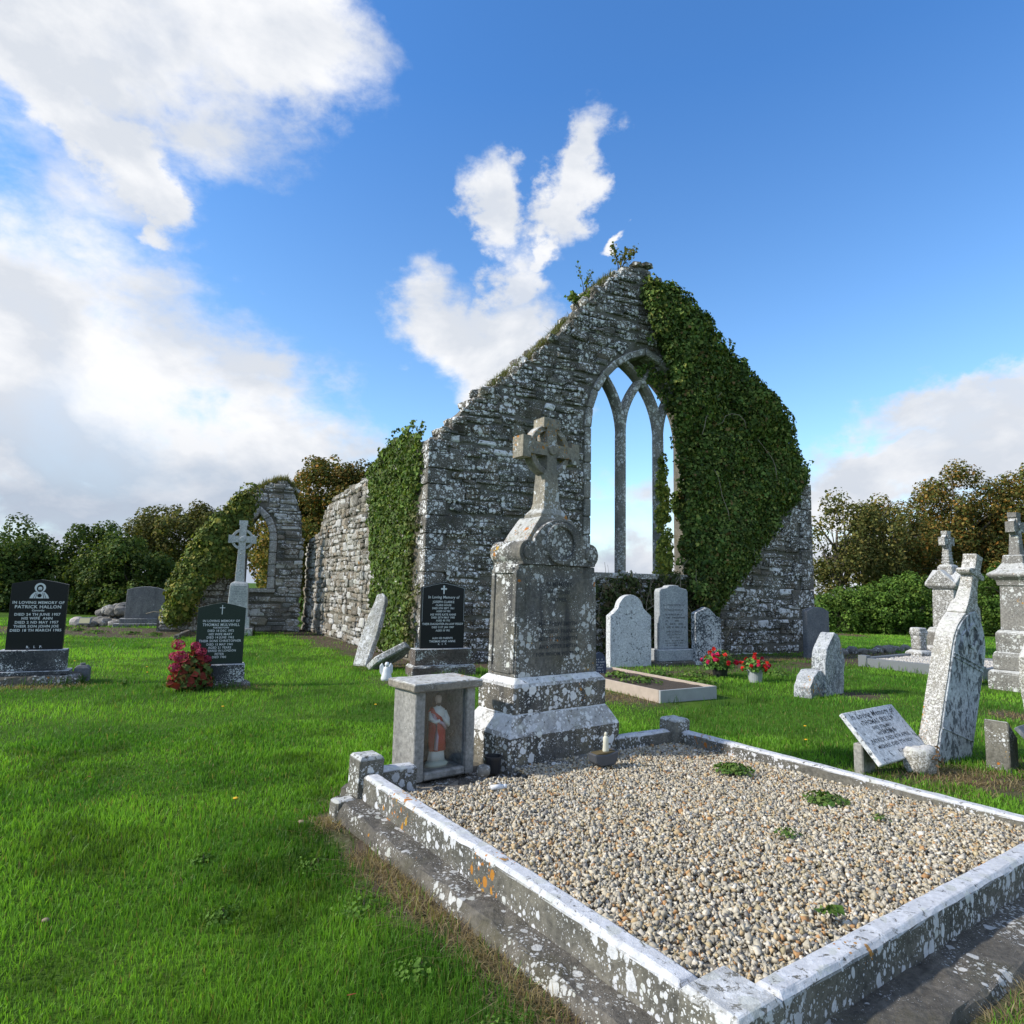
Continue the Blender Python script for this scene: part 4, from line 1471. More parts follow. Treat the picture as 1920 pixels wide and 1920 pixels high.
# ------------------------------------------------------------------ ivy
iv = thing('ivy', 'thick dark green ivy covering the right half of the gable', 'ivy', G_O, G_ANG)
GP = [(5.20, 8.85), (5.50, 7.5), (5.85, 6.75), (6.12, 5.7), (6.42, 4.2), (6.45, 2.1), (6.30, 1.5), (6.9, 0.9), (7.3, 1.25), (7.8, 1.95), (8.4, 2.75), (9.2, 3.5), (9.9, 4.05), (10.2, 4.6), (9.8, 5.35), (9.35, 6.0), (8.5, 6.85), (7.6, 7.5), (7.0, 8.0), (6.2, 8.5), (5.7, 8.85)]
ivy(iv, GP, 1000, (0.13, 0.34), (-0.02, 0.38), 84, 0.073, 41, dense_back=14000)
ivy(iv, [(6.40, 1.9), (6.55, 5.2), (6.75, 5.6), (6.85, 5.0), (6.85, 1.9)], 150, (0.10, 0.18), (-0.55, -0.02), 40, 0.08, 141, name='reveal_foliage')
vines(iv, [(6.6, 5.2), (9.0, 4.2), (8.0, 5.5), (7.4, 3.2), (6.6, 0.3), (7.2, 0.3), (6.9, 1.0), (7.6, 1.2)], 3, length=1.3, y=-0.40)
iv = thing('ivy', 'tangled low ivy and bare stems under the window sill', 'ivy', G_O, G_ANG)
ivy(iv, [(3.9, 0.1), (3.9, 1.55), (4.6, 1.75), (5.6, 1.8), (6.6, 1.75), (7.1, 1.0), (7.0, 0.1)], 200, (0.12, 0.26), (0.0, 0.16), 32, 0.07, 42,
    pal=[(0.022, 0.036, 0.012), (0.035, 0.05, 0.018), (0.06, 0.055, 0.03)], wts=[0.45, 0.35, 0.2])
vines(iv, [(4.0 + 0.17 * k, 0.5 + 0.25 * (k % 4)) for k in range(18)], 8, length=1.1, y=-0.22, r=0.010)
iv = thing('ivy', 'narrow column of yellow green ivy climbing the right mullion', 'ivy', G_O, G_ANG)
ivy(iv, [(5.66, 1.85), (5.64, 4.0), (5.76, 4.7), (5.90, 4.2), (6.0, 3.0), (6.02, 1.85)], 170, (0.06, 0.11), (-0.14, -0.05), 26, 0.06, 43,
    pal=[(0.05, 0.085, 0.018), (0.10, 0.13, 0.025), (0.15, 0.17, 0.03)], wts=[0.4, 0.4, 0.2])
iv = thing('ivy', 'ivy trails hanging in the head of the tracery', 'ivy', G_O, G_ANG)
ivy(iv, [(4.9, 6.75), (5.5, 6.9), (5.9, 6.5), (6.2, 5.6), (5.95, 5.7), (5.75, 6.1), (5.4, 6.45)], 46, (0.06, 0.13), (-0.10, 0.02), 22, 0.065, 44)
iv = thing('ivy', 'sheet of small leaved ivy on the side wall near the church corner', 'ivy', W_E, side_rot)
SP = [(LW - a, z) for a, z in [(0.35, 4.55), (0.4, 3.6), (0.65, 3.1), (0.75, 2.0), (0.73, 0.4), (1.5, 0.05), (2.5, 0.2), (2.9, 1.1), (3.3, 2.7), (3.55, 4.28), (2.5, 4.62), (1.3, 4.78)]]
ivy(iv, SP, 520, (0.06, 0.14), (-0.02, 0.05), 26, 0.07, 45, dense_back=5600,
    pal=[(0.030, 0.062, 0.014), (0.050, 0.090, 0.020), (0.080, 0.115, 0.030), (0.03, 0.045, 0.016)], wts=[0.3, 0.35, 0.15, 0.2])
ivy(iv, [(LW - 0.3, 0.4), (LW - 0.3, 3.2), (LW - 0.8, 3.2), (LW - 0.8, 0.2)], 50, (0.08, 0.14), (0.0, 0.05), 14, 0.06, 48, name='sparse_foliage',
    pal=[(0.06, 0.07, 0.03), (0.04, 0.06, 0.02)], wts=[0.5, 0.5])
vines(iv, [(LW - 1.4, 4.6), (LW - 1.5, 4.6), (LW - 0.9, 4.5)], 4, length=0.55, r=0.008, y=0.2)
iv = thing('ivy', 'bushy ivy spilling off the left end of the ruined wall', 'ivy', TL, t_rot)
TPOLY = [(2.35, 4.15), (1.9, 3.75), (1.5, 3.2), (1.15, 2.65), (0.85, 2.0), (0.55, 1.2), (0.45, 0.5), (0.6, 0.3), (0.9, 0.9), (1.2, 1.5), (1.8, 1.9), (2.1, 2.3), (2.15, 3.2), (2.35, 3.75)]
ivy(iv, TPOLY, 300, (0.14, 0.40), (0.0, 0.85), 64, 0.095, 46, dense_back=3000,
    pal=[(0.035, 0.06, 0.014), (0.06, 0.09, 0.02), (0.10, 0.125, 0.028), (0.14, 0.14, 0.035)], wts=[0.35, 0.35, 0.2, 0.1])
vines(iv, [(0.7, 0.0), (0.9, 0.2), (0.8, 0.5), (1.2, 0.6)], 6, length=1.2, r=0.022, y=-0.3)


# ------------------------------------------------------------------ trees, hedges and shrubs
def tree(name, label, loc, lobes, nclump, per, rad, size, pal, wts, seed, trunk=None, group=None, cat='tree', bare=0, gap=0.0, shell=0.5):
    """lobes: ellipsoids (x, y, z, rx, ry, rz) round the foot of the tree"""
    rg = np.random.default_rng(seed)
    rn = random.Random(seed)
    root = thing(name, label, cat, (loc[0], loc[1], 0.0), 0, group)
    lob = np.array(lobes, float)
    vol = lob[:, 3] * lob[:, 4] + lob[:, 4] * lob[:, 5]
    li = rg.choice(len(lob), nclump, p=vol / vol.sum())
    D = rg.normal(size=(nclump, 3))
    D /= np.linalg.norm(D, axis=1)[:, None]
    rr = rg.uniform(0.35, 1.0, nclump) ** 0.5
    C = lob[li, :3] + D * lob[li, 3:] * rr[:, None]
    C = C[C[:, 2] > 0.15]
    r = rg.uniform(rad[0], rad[1], len(C))
    size *= 0.74
    P, Nn, sz, cols = clumps(C, r, per * 1.9, size, pal, wts, rg, shell=shell, hue=0.35)
    k = P[:, 2] > 0.02
    P, Nn, cols = P[k], Nn[k], cols[k]
    v, f, c = leaf_arrays(P, Nn, np.full(len(P), size), cols, rg, droop=0.3)
    o = mesh_np('crown', v, f, MT['leaf'], c, root)
    o['kind'] = 'stuff'
    if trunk:
        h, r0 = trunk
        mb = MB()
        mb.tube([(0, 0, -0.1), (0.05, 0, h * 0.35), (-0.06, 0.05, h * 0.7), (0.0, 0, h)], [r0, r0 * 0.75, r0 * 0.55, r0 * 0.3], 8)
        mb.build('trunk', MT['bark'], root, smooth=True)
        for i in range(7 + bare):
            l = lob[i % len(lob)]
            z0 = h * rn.uniform(0.35, 0.8)
            e = Vector((l[0] + rn.uniform(-0.7, 0.7) * l[3], l[1] + rn.uniform(-0.7, 0.7) * l[4], l[2] + rn.uniform(0.0, 0.8) * l[5]))
            s0 = Vector((0, 0, z0))
            m_ = (s0 + e) / 2 + Vector((rn.uniform(-.3, .3), rn.uniform(-.3, .3), rn.uniform(-0.1, 0.4)))
            MB().tube([s0, (s0 + m_) / 2, m_, (m_ + e) / 2 + Vector((0, 0, 0.12)), e], [r0 * 0.42, r0 * 0.33, r0 * 0.24, r0 * 0.15, r0 * 0.05], 6).build('branch', MT['bark'], root, smooth=True)
    return root


DK = [(0.022, 0.042, 0.013), (0.035, 0.060, 0.016), (0.055, 0.080, 0.020), (0.075, 0.090, 0.026)]
DKW = [0.35, 0.35, 0.2, 0.1]
AU = [(0.050, 0.060, 0.018), (0.085, 0.075, 0.022), (0.130, 0.085, 0.024), (0.17, 0.09, 0.022), (0.04, 0.055, 0.016)]
AUW = [0.3, 0.3, 0.17, 0.05, 0.18]
OL = [(0.045, 0.055, 0.018), (0.070, 0.075, 0.024), (0.095, 0.085, 0.03), (0.03, 0.042, 0.015)]
OLW = [0.35, 0.3, 0.2, 0.15]

HEDGE = 'dark bushes along the left boundary'
tree('hedge_bush', 'broad dark green bush filling the left edge behind the black headstone', (-23.0, 28.5), [(0, 0, 1.9, 2.8, 1.8, 2.0), (-2.5, 0.5, 1.8, 2.4, 1.6, 1.7), (1.2, -0.2, 1.3, 2.2, 1.6, 1.5)], 210, 90, (0.35, 0.6), 0.16, DK, DKW, 101, (2.0, 0.12), HEDGE, 'bush')
tree('hedge_bush', 'rounded dark green bush right of the notch in the left hedge', (-18.4, 28.6), [(0, 0, 1.9, 1.6, 1.5, 1.9), (0.4, -0.2, 1.0, 1.9, 1.5, 1.2)], 150, 90, (0.3, 0.55), 0.15, DK, DKW, 102, (2.0, 0.12), HEDGE, 'bush')
tree('hedge_bush', 'lower green bush beside the grey headstone and rubble heap', (-16.0, 27.6), [(0, 0, 1.5, 1.6, 1.4, 1.75), (-0.9, 0.3, 1.6, 1.3, 1.2, 1.7), (0.8, 0, 1.0, 1.1, 1.1, 1.2)], 150, 85, (0.3, 0.5), 0.14, DK, DKW, 103, (1.6, 0.1), HEDGE, 'bush')
tree('tree', 'dark olive tree rising behind the left hedge', (-19.6, 38.0), [(0, 0, 4.1, 2.9, 2.2, 1.9), (-2.2, 0, 3.5, 2.0, 1.8, 1.5), (2.2, 0, 4.2, 1.9, 1.6, 1.6)], 170, 80, (0.35, 0.65), 0.17, OL, OLW, 104, (3.6, 0.2))
tree('tree', 'rust and olive tree showing behind the church side wall', (-8.6, 29.0), [(0, 0, 5.2, 2.6, 2.0, 2.0), (-1.8, 0.2, 4.0, 1.8, 1.7, 2.0), (1.8, 0, 4.6, 2.2, 1.8, 2.2), (0, 0, 2.4, 3.0, 1.8, 2.0)], 330, 95, (0.3, 0.6), 0.14, AU, AUW, 105, (4.6, 0.2), bare=5)
tree('tree', 'yellowing shrub seen through the pointed window of the ruined wall', (-8.6, 24.2), [(0, 0, 1.8, 1.2, 0.9, 1.7), (0.4, 0, 3.0, 1.0, 0.8, 0.8)], 90, 70, (0.25, 0.45), 0.12, [(0.06, 0.075, 0.02), (0.11, 0.10, 0.026), (0.16, 0.11, 0.025), (0.04, 0.055, 0.016)], [0.3, 0.3, 0.2, 0.2], 106, (2.6, 0.1))
tree('tree', 'thin leaved grey brown tree just right of the gable', (15.0, 29.5), [(0, 0, 3.8, 1.9, 1.6, 2.1), (1.9, 0.3, 4.0, 1.6, 1.5, 1.8), (0.8, 0, 2.0, 2.6, 1.6, 1.8)], 150, 62, (0.35, 0.65), 0.14, OL, OLW, 107, (4.4, 0.16), bare=14)
tree('tree', 'rust tinged tree in the middle of the right hand tree line', (18.4, 31.0), [(0, 0, 4.0, 2.0, 1.8, 2.1), (0.9, 0, 2.2, 2.6, 1.8, 2.0)], 150, 75, (0.35, 0.6), 0.14, AU, AUW, 108, (4.5, 0.18), bare=6)
tree('tree', 'tall brown green tree behind the pair of cross monuments', (23.2, 33.0), [(0, 0, 5.6, 2.6, 2.0, 2.5), (-1.6, 0, 4.0, 2.0, 1.8, 2.0), (1.8, 0, 4.6, 2.2, 1.8, 2.2), (0, 0, 2.4, 3.2, 2.0, 2.2)], 290, 80, (0.35, 0.65), 0.15, AU, AUW, 109, (5.6, 0.24), bare=10)
tree('tree', 'tallest brown green tree at the right edge of the picture', (27.4, 33.0), [(0, 0, 6.0, 2.6, 2.0, 2.6), (-1.4, 0, 4.2, 2.2, 1.8, 2.2), (1.8, 0, 4.6, 2.4, 1.8, 2.4), (0, 0, 2.4, 3.2, 2.0, 2.2)], 300, 80, (0.35, 0.65), 0.15, AU, AUW, 110, (6.0, 0.24), bare=8)
HR = 'clipped looking green bushes at the foot of the right hand trees'
GN = [(0.040, 0.082, 0.016), (0.055, 0.105, 0.020), (0.080, 0.125, 0.026), (0.028, 0.055, 0.014)]
tree('hedge_bush', 'low bright green bush behind the slate headstone', (13.0, 25.6), [(0, 0, 0.7, 1.0, 0.8, 0.95), (1.2, 0, 0.9, 1.2, 0.9, 1.1)], 120, 75, (0.22, 0.36), 0.10, GN, [0.3, 0.35, 0.15, 0.2], 111, (0.9, 0.06), HR, 'bush')
tree('hedge_bush', 'wide bright green bush left of the gap with the reddish wall', (15.2, 25.4), [(-0.3, 0, 0.9, 1.2, 0.9, 1.2), (0.7, 0, 1.2, 1.1, 0.9, 1.1), (-0.9, -0.1, 0.6, 1.0, 0.8, 0.8)], 170, 75, (0.22, 0.38), 0.10, GN, [0.3, 0.35, 0.15, 0.2], 112, (1.1, 0.06), HR, 'bush')
tree('hedge_bush', 'bright green bush between the two cross monuments', (19.3, 25.4), [(0, 0, 1.1, 1.5, 0.9, 1.4), (1.4, 0, 1.0, 1.2, 0.9, 1.3)], 170, 75, (0.22, 0.38), 0.10, GN, [0.3, 0.35, 0.15, 0.2], 113, (1.1, 0.06), HR, 'bush')

# boundary wall glimpsed between the bushes
bw = thing('boundary_wall', 'low reddish rubble wall showing between the right hand bushes', 'wall', (14.6, 26.6, 0), R(12))
wl = MB().box((2.6, 0.25, 0.55), (6.4, 0.4, 1.3)).build('wall', plain('reddish mortar', (0.14, 0.11, 0.095), 0.95, 0.25, 8, 0.5), bw)
sp = courses(0.0, 5.6, 1.2, ([(0.14, 0.22), (0.2, 0.3)], [0.6, 0.4]), (0.3, 0.6), 77, lambda a, b_, c_, d_: (a, b_, c_, d_), gap=0.03, proud=(-0.03, 0.03), back=0.2)
MT['redwall'] = stone('reddish wall stone', (0.15, 0.115, 0.10), (0.22, 0.18, 0.16), white=0.25, scale=7, attr=True)
for i, s in enumerate(sp):
    stone_object('stone', s, MT['redwall'], wl, 6000 + i)


def sprig(name, label, loc, h, spread, nst, pal, seed, leaf=0.06, per=40, cat='shrub', mat='leaf', rz=0.0):
    """small woody plant: a few thin stems with leaves along them"""
    rn = random.Random(seed)
    rg = np.random.default_rng(seed)
    root = thing(name, label, cat, loc, rz)
    P = []
    for i in range(nst):
        a = rn.uniform(0, 6.28)
        d = spread * rn.uniform(0.2, 1.0)
        hh = h * rn.uniform(0.65, 1.0)
        pts = [(0, 0, -0.03), (math.cos(a) * d * 0.3, math.sin(a) * d * 0.3, hh * 0.4), (math.cos(a) * d * 0.75, math.sin(a) * d * 0.75, hh * 0.75), (math.cos(a) * d, math.sin(a) * d, hh)]
        MB().tube(pts, [0.012 * h + 0.003, 0.009 * h + 0.002, 0.006 * h + 0.002, 0.002], 5).build('stem', MT['bark'], root, smooth=True)
        for k in range(per):
            t = rn.uniform(0.35, 1.0) * 3
            j = min(2, int(t))
            q = Vector(pts[j]).lerp(Vector(pts[j + 1]), t - j)
            P.append((q.x + rn.gauss(0, 0.09 * spread + 0.01), q.y + rn.gauss(0, 0.09 * spread + 0.01), q.z + rn.gauss(0, 0.05 * h)))
    P = np.array(P)
    v, f, c = leaf_arrays(P, rg.normal(0, 1, P.shape) + np.array([0, 0, 0.6]), np.full(len(P), leaf), palette(len(P), rg, pal, [1] * len(pal)), rg, 0.4)
    o = mesh_np('leaves', v, f, MT[mat], c, root)
    o['kind'] = 'stuff'
    return root


def on_gable(x, z, y=0.3):
    return G_O + G_DIR * x + Vector((-math.sin(G_ANG), math.cos(G_ANG), 0)) * y + Vector((0, 0, z))


sprig('sapling', 'small leafy sapling growing from the tip of the gable', on_gable(4.72, 9.15), 0.75, 0.42, 7, [(0.07, 0.085, 0.025), (0.10, 0.09, 0.03), (0.05, 0.07, 0.02)], 21, 0.06, 30)
sprig('sapling', 'thin sapling on the left slope below the gable tip', on_gable(3.75, 8.35), 0.75, 0.30, 4, [(0.05, 0.08, 0.022), (0.07, 0.10, 0.026)], 22, 0.06, 18)
sprig('shrub', 'low leafy clump on the left slope of the gable', on_gable(3.6, 8.05), 0.35, 0.28, 7, [(0.05, 0.09, 0.02), (0.08, 0.11, 0.03)], 23, 0.07, 30)
# tufts of grass and moss on the broken top of the gable
rg = np.random.default_rng(88)
tx = rg.uniform(0.1, 4.8, 5200)
gate = fbm(tx * 2.0, tx * 0, 1.0, 3, 12) > 0.56
tx = tx[gate]
tz = np.interp(tx, [p[0] for p in ROOF], [p[1] for p in ROOF]) + rg.normal(0.02, 0.03, len(tx))
ty = rg.uniform(0.0, 0.6, len(tx))
wx = G_O.x + G_DIR.x * tx - math.sin(G_ANG) * ty
wy = G_O.y + G_DIR.y * tx + math.cos(G_ANG) * ty
tt = rg.uniform(0, 1, len(tx))[:, None]
c = np.array([0.07, 0.10, 0.025]) * (1 - tt) + np.array([0.19, 0.16, 0.07]) * tt
v, f, c = blades(wx, wy, rg.uniform(0.04, 0.20, len(tx)), np.full(len(tx), 0.012), c, 3, 0.6, True, tz)
o = mesh_np('wall_grass', v, f, MT['grass'], c)
tag(o, 'tufts of dry grass and moss on the broken gable top', 'grass', kind='stuff')
tx = rg.uniform(1.0, 3.7, 2600)
tz = np.interp(tx, [p[0] for p in tp], [p[1] for p in tp]) + rg.normal(0.03, 0.03, len(tx))
ty = rg.uniform(0.0, 0.6, len(tx))
wx = TL.x - T_DIR.x * tx - math.sin(t_rot) * ty
wy = TL.y - T_DIR.y * tx + math.cos(t_rot) * ty
tt = rg.uniform(0, 1, len(tx))[:, None]
c = np.array([0.08, 0.11, 0.03]) * (1 - tt) + np.array([0.20, 0.16, 0.07]) * tt
v, f, c = blades(wx, wy, rg.uniform(0.08, 0.26, len(tx)), np.full(len(tx), 0.016), c, 4, 0.6, True, tz)
o = mesh_np('wall_grass', v, f, MT['grass'], c)
tag(o, 'tufts of grass along the top of the ruined window wall', 'grass', kind='stuff')


# ------------------------------------------------------------------ stones: shared builders
def peak(w, z0, zs, zt):
    return [(-w / 2, z0), (w / 2, z0), (w / 2, zs), (w * 0.25, (zs + zt) / 2 + (zt - zs) * 0.08), (0, zt), (-w * 0.25, (zs + zt) / 2 + (zt - zs) * 0.08), (-w / 2, zs)]


def arc(cx, cz, r, a0, a1, n=10):
    return [(cx + r * math.cos(R(a0 + (a1 - a0) * i / n)), cz + r * math.sin(R(a0 + (a1 - a0) * i / n))) for i in range(n + 1)]


def shoulder(w, z0, zs, zt, r):
    """round head between two hollow shoulders"""
    k = w / 2 - r
    right = [(w / 2, zs), (w / 2 - k * 0.35, zs + k * 0.25), (r * 1.02, zs + (zt - zs) * 0.36)]
    top = arc(0, zt - r, r, 12, 168, 14)
    return [(-w / 2, z0), (w / 2, z0)] + right + top + [(-p[0], p[1]) for p in reversed(right)]


def celtic_head(parent, zc, ztop, zbot, span, aw, d, rr, rw, mat, flare=0.35, cap=0.06, name='cross_head', boss=True, seed=0):
    hw, fl, S, T = aw / 2, aw / 2 * (1 + flare), span / 2, ztop
    poly = [(-hw, zbot), (hw, zbot), (hw, zc - hw), (S - cap, zc - hw), (S - cap, zc - fl), (S, zc - fl), (S, zc + fl), (S - cap, zc + fl), (S - cap, zc + hw), (hw, zc + hw), (hw, T - cap), (fl, T - cap), (fl, T), (-fl, T), (-fl, T - cap), (-hw, T - cap), (-hw, zc + hw), (-S + cap, zc + hw), (-S + cap, zc + fl), (-S, zc + fl), (-S, zc - fl), (-S + cap, zc - fl), (-S + cap, zc - hw), (-hw, zc - hw)]
    head = MB().prism(poly, -d / 2, d / 2).build(name, mat, parent, bev=min(0.018, aw * 0.12), seg=2, jitter=0.003, seed=seed)
    n = 28
    out = [(rr * math.cos(2 * PI * i / n), zc + rr * math.sin(2 * PI * i / n)) for i in range(n)]
    inn = [((rr - rw) * math.cos(2 * PI * i / n), zc + (rr - rw) * math.sin(2 * PI * i / n)) for i in range(n)]
    MB().prism(out, -d * 0.36, d * 0.36, [inn]).build('ring', mat, head, bev=0.006)
    if boss:
        b2 = MB()
        b2.prism(arc(0, zc, aw * 0.42, 0, 350, 12), -d / 2 - aw * 0.18, -d / 2 + 0.01)
        b2.build('boss', mat, head, bev=0.01)
    return head


def worn_lines(parent, mat, x0, x1, z0, z1, rows, y, seed, fill=0.75):
    """rows of lettering too worn to read"""
    rn = random.Random(seed)
    mb = MB()
    hgt = (z1 - z0) / rows
    for i in range(rows):
        z = z1 - (i + 0.5) * hgt
        w = (x1 - x0) * rn.uniform(0.6, 1.0)
        x = (x0 + x1) / 2 - w / 2
        xe = x + w
        while x < xe:
            l = rn.uniform(0.25, 0.5) * hgt
            if rn.random() < fill:
                for sx in (0, l * 0.7):
                    mb.box((x + sx, y, z), (l * 0.22, 0.0016, hgt * rn.uniform(0.4, 0.55)))
                mb.box((x + l * 0.35, y - 0.0002, z + rn.choice((-0.2, 0, 0.2)) * hgt), (l * 0.7, 0.0016, hgt * 0.10))
            x += l * (1.35 if rn.random() < 0.8 else 2.2)
    return mb.build('inscription', mat, parent)


# ------------------------------------------------------------------ the tall monument on the near plot
MZ = 0.12
mon = thing('cross_monument', 'tall dark limestone monument topped by a ringed cross on the gravel plot', 'monument', (0.29, 5.47, MZ), R(37))
pl1 = MB().loft([(1.16, 0.62, 0.0), (1.16, 0.62, 0.27), (1.13, 0.59, 0.30), (0.995, 0.485, 0.41), (0.97, 0.46, 0.425)]).build('lower_plinth', MT['plinth'], mon, bev=0.012, seg=2, sub=0.12, jitter=0.004, seed=1)
pl2 = MB().loft([(0.985, 0.475, 0.42), (0.985, 0.475, 0.62), (0.96, 0.45, 0.645), (0.90, 0.39, 0.675), (0.87, 0.37, 0.685)]).build('upper_plinth', MT['plinth'], mon, bev=0.012, seg=2, sub=0.12, jitter=0.003, seed=2)
die = MB().loft([(0.875, 0.365, 0.682), (0.835, 0.345, 1.565)]).build('die', MT['monument'], mon, bev=0.012, seg=2)
# raised borders of the sunk panels
for sx in (-1, 1):
    for yy in (-0.145, 0.145):
        MB().box((sx * 0.432, yy, 1.12), (0.022, 0.045, 0.80), m=Matrix.Translation((sx * 0.431, yy, 1.12)) @ Matrix.Rotation(-sx * 0.0227, 4, 'Y')).build('panel_border', MT['monument'], die, bev=0.004)
    for zz in (0.735, 1.515):
        MB().box((sx * (0.44 if zz < 1 else 0.424), 0, zz), (0.022, 0.24, 0.05)).build('panel_border', MT['monument'], die, bev=0.004)
MB().loft([(0.70, 0.02, 0.78), (0.69, 0.02, 1.46)], 0, -0.171).build('inscription_panel', MT['monument'], die, bev=0.004)
for z, s, body in ((1.41, 0.05, 'IN MEMORY'), (1.345, 0.045, 'WHO DIED'), (1.285, 0.045, 'FATHER'), (1.09, 0.047, 'MATTHEW SMYTH'), (1.03, 0.044, 'ALOYSIUS  FRANCIS'), (0.97, 0.047, 'MATTHEW SMYTH'), (0.91, 0.044, 'AND PETER SMYTH'), (0.85, 0.044, 'FOR WHOM WE PRAY')):
    text_mesh(body, s, MT['lettering_dark'], die, 0.0, z, -0.1835 + (z - 0.8) * 0.0, bold=0.0006)
# cap: scrolled pediment
r_s = 0.097
scroll = [(-0.39, 1.567), (0.39, 1.567)] + arc(0.335, 1.662, r_s, -50, 120, 12) + [(0.27, 1.79)] + arc(0, 1.63, 0.31, 32, 148, 16) + [(-0.27, 1.79)] + arc(-0.335, 1.662, r_s, 60, 230, 12)
cap = MB().prism(scroll, -0.20, 0.20).build('cap', MT['monument'], mon, bev=0.012, seg=2)
MB().loft([(0.74, 0.33, 1.70), (0.56, 0.31, 1.83), (0.40, 0.29, 1.93), (0.34, 0.28, 1.965)]).build('cap_roof', MT['cross'], cap, bev=0.012, seg=2, sub=0.1, jitter=0.003, seed=4)
n = 24
out = [(0.175 * math.cos(2 * PI * i / n), 1.745 + 0.175 * math.sin(2 * PI * i / n)) for i in range(n)]
inn = [(0.135 * math.cos(2 * PI * i / n), 1.745 + 0.135 * math.sin(2 * PI * i / n)) for i in range(n)]
MB().prism(out, -0.225, -0.19, [inn]).build('roundel', MT['monument'], cap, bev=0.008)
for sx in (-1, 1):
    ro = MB().prism(arc(sx * 0.335, 1.662, 0.062, 0, 340, 14), -0.215, -0.19)
    ro.build('scroll_eye', MT['monument'], cap, bev=0.006)
# shaft and ringed cross
MB().loft([(0.30, 0.235, 1.955), (0.285, 0.22, 2.00), (0.20, 0.18, 2.045), (0.175, 0.16, 2.09), (0.135, 0.135, 2.38)]).build('shaft', MT['cross'], mon, bev=0.01, seg=2, sub=0.1, jitter=0.002, seed=5)
celtic_head(mon, 2.555, 2.83, 2.36, 0.63, 0.105, 0.14, 0.225, 0.052, MT['cross'], flare=0.75, cap=0.085, seed=3, boss=True)

# rough rocks the monument is packed up on, and other small things at its foot
ROT = Matrix.Rotation(R(37), 4, 'Z')
rn = random.Random(44)
MLOC = Vector((0.29, 5.47, 0))
for i, (x, y, s, h, lab) in enumerate(((-0.42, -0.33, 0.17, 0.07, 'long flat dark rock wedged under the left front of the tall monument'), (-0.15, -0.36, 0.16, 0.075, 'mossy dark rock under the middle of the tall monument'), (0.10, -0.35, 0.13, 0.08, 'angular grey rock under the tall monument near the planter'), (0.27, -0.33, 0.11, 0.07, 'small dark rock beside the planter under the tall monument'), (0.50, -0.31, 0.12, 0.06, 'grey rock under the right front corner of the tall monument'))):
    p = MLOC + ROT @ Vector((x, y, 0))
    o = MB().blob((0, 0, 0), (s, 0.09, h), 0.14, 2, Matrix.Rotation(R(37) + rn.uniform(-.2, .2), 4, 'Z'), 50 + i).build('rock', MT['rubble'] if i in (2, 4) else MT['footing'])
    o.location = (p.x, p.y, 0.13)
    tag(o, lab, 'rock', 'rocks under the tall monument')

# ------------------------------------------------------------------ glazed shrine with its statue
SH = (-0.53, 4.80, 0.165)
pad = MB().loft([(1.20, 0.74, -0.2), (1.16, 0.70, 0.11), (1.10, 0.64, 0.155)], 0.66, 0.27).build('shrine_pad', MT['footing'], None, bev=0.01, sub=0.1, jitter=0.014, seed=21)
pad.matrix_world = PLOT
tag(pad, 'rough concrete slab under the glazed shrine', 'slab')
sh = thing('shrine', 'grey concrete box shrine with glazed front beside the tall monument', 'shrine', SH, R(38))
W2, D2, H2 = 0.25, 0.155, 0.605
MB().box((-W2 + 0.04, 0, H2 / 2), (0.08, 2 * D2, H2)).build('side_panel', MT['shrine'], sh, bev=0.006)
MB().box((W2 - 0.035, 0, H2 / 2), (0.07, 2 * D2 - 0.004, H2)).build('side_panel', MT['shrine'], sh, bev=0.006)
MB().box((0.002, D2 - 0.024, H2 / 2), (2 * W2 - 0.155, 0.04, H2 - 0.002)).build('back_panel', MT['dark'], sh)
o = MB()
o.prism([(-W2 + 0.081, 0.0), (W2 - 0.071, 0.0), (W2 - 0.071, 0.055), (-W2 + 0.081, 0.055)], -D2 + 0.003, D2 - 0.046)
o.build('floor_panel', MT['shrine'], sh, bev=0.012)
MB().loft([(0.555, 0.375, H2 + 0.001), (0.57, 0.39, H2 + 0.010), (0.57, 0.39, H2 + 0.052), (0.555, 0.375, H2 + 0.060)]).build('cap_slab', MT['shrinecap'], sh, bev=0.004, sub=0.12, jitter=0.002, seed=5)
MB().box((0.005, -D2 + 0.035, 0.33), (2 * W2 - 0.154, 0.004, 0.545)).build('pane', MT['glass'], sh)

st = thing('statue', 'painted holy figure in a red cloak standing inside the glazed shrine', 'statue', (SH[0] + 0.022, SH[1] - 0.012, SH[2] + 0.056), R(38))
st.scale = (1.2, 1.0, 1.08)
ks = 0.47
MB().lathe([(0.0, 0.0), (0.075, 0.0), (0.078, 0.018), (0.055, 0.036), (0.0, 0.037)], 20, sy=0.8).build('pedestal', MT['cream'], st, smooth=True)
fold = lambda a, z: 0.07 * math.sin(a * 7) * (1 - z / ks)
MB().lathe([(0.0, 0.036), (0.056, 0.037), (0.050, 0.08), (0.044, 0.15), (0.040, 0.22), (0.041, 0.28), (0.050, 0.335), (0.048, 0.362), (0.020, 0.382), (0.016, 0.395), (0.0, 0.396)], 28, sy=0.72, fold=fold).build('gown', MT['gown'], st, smooth=True)
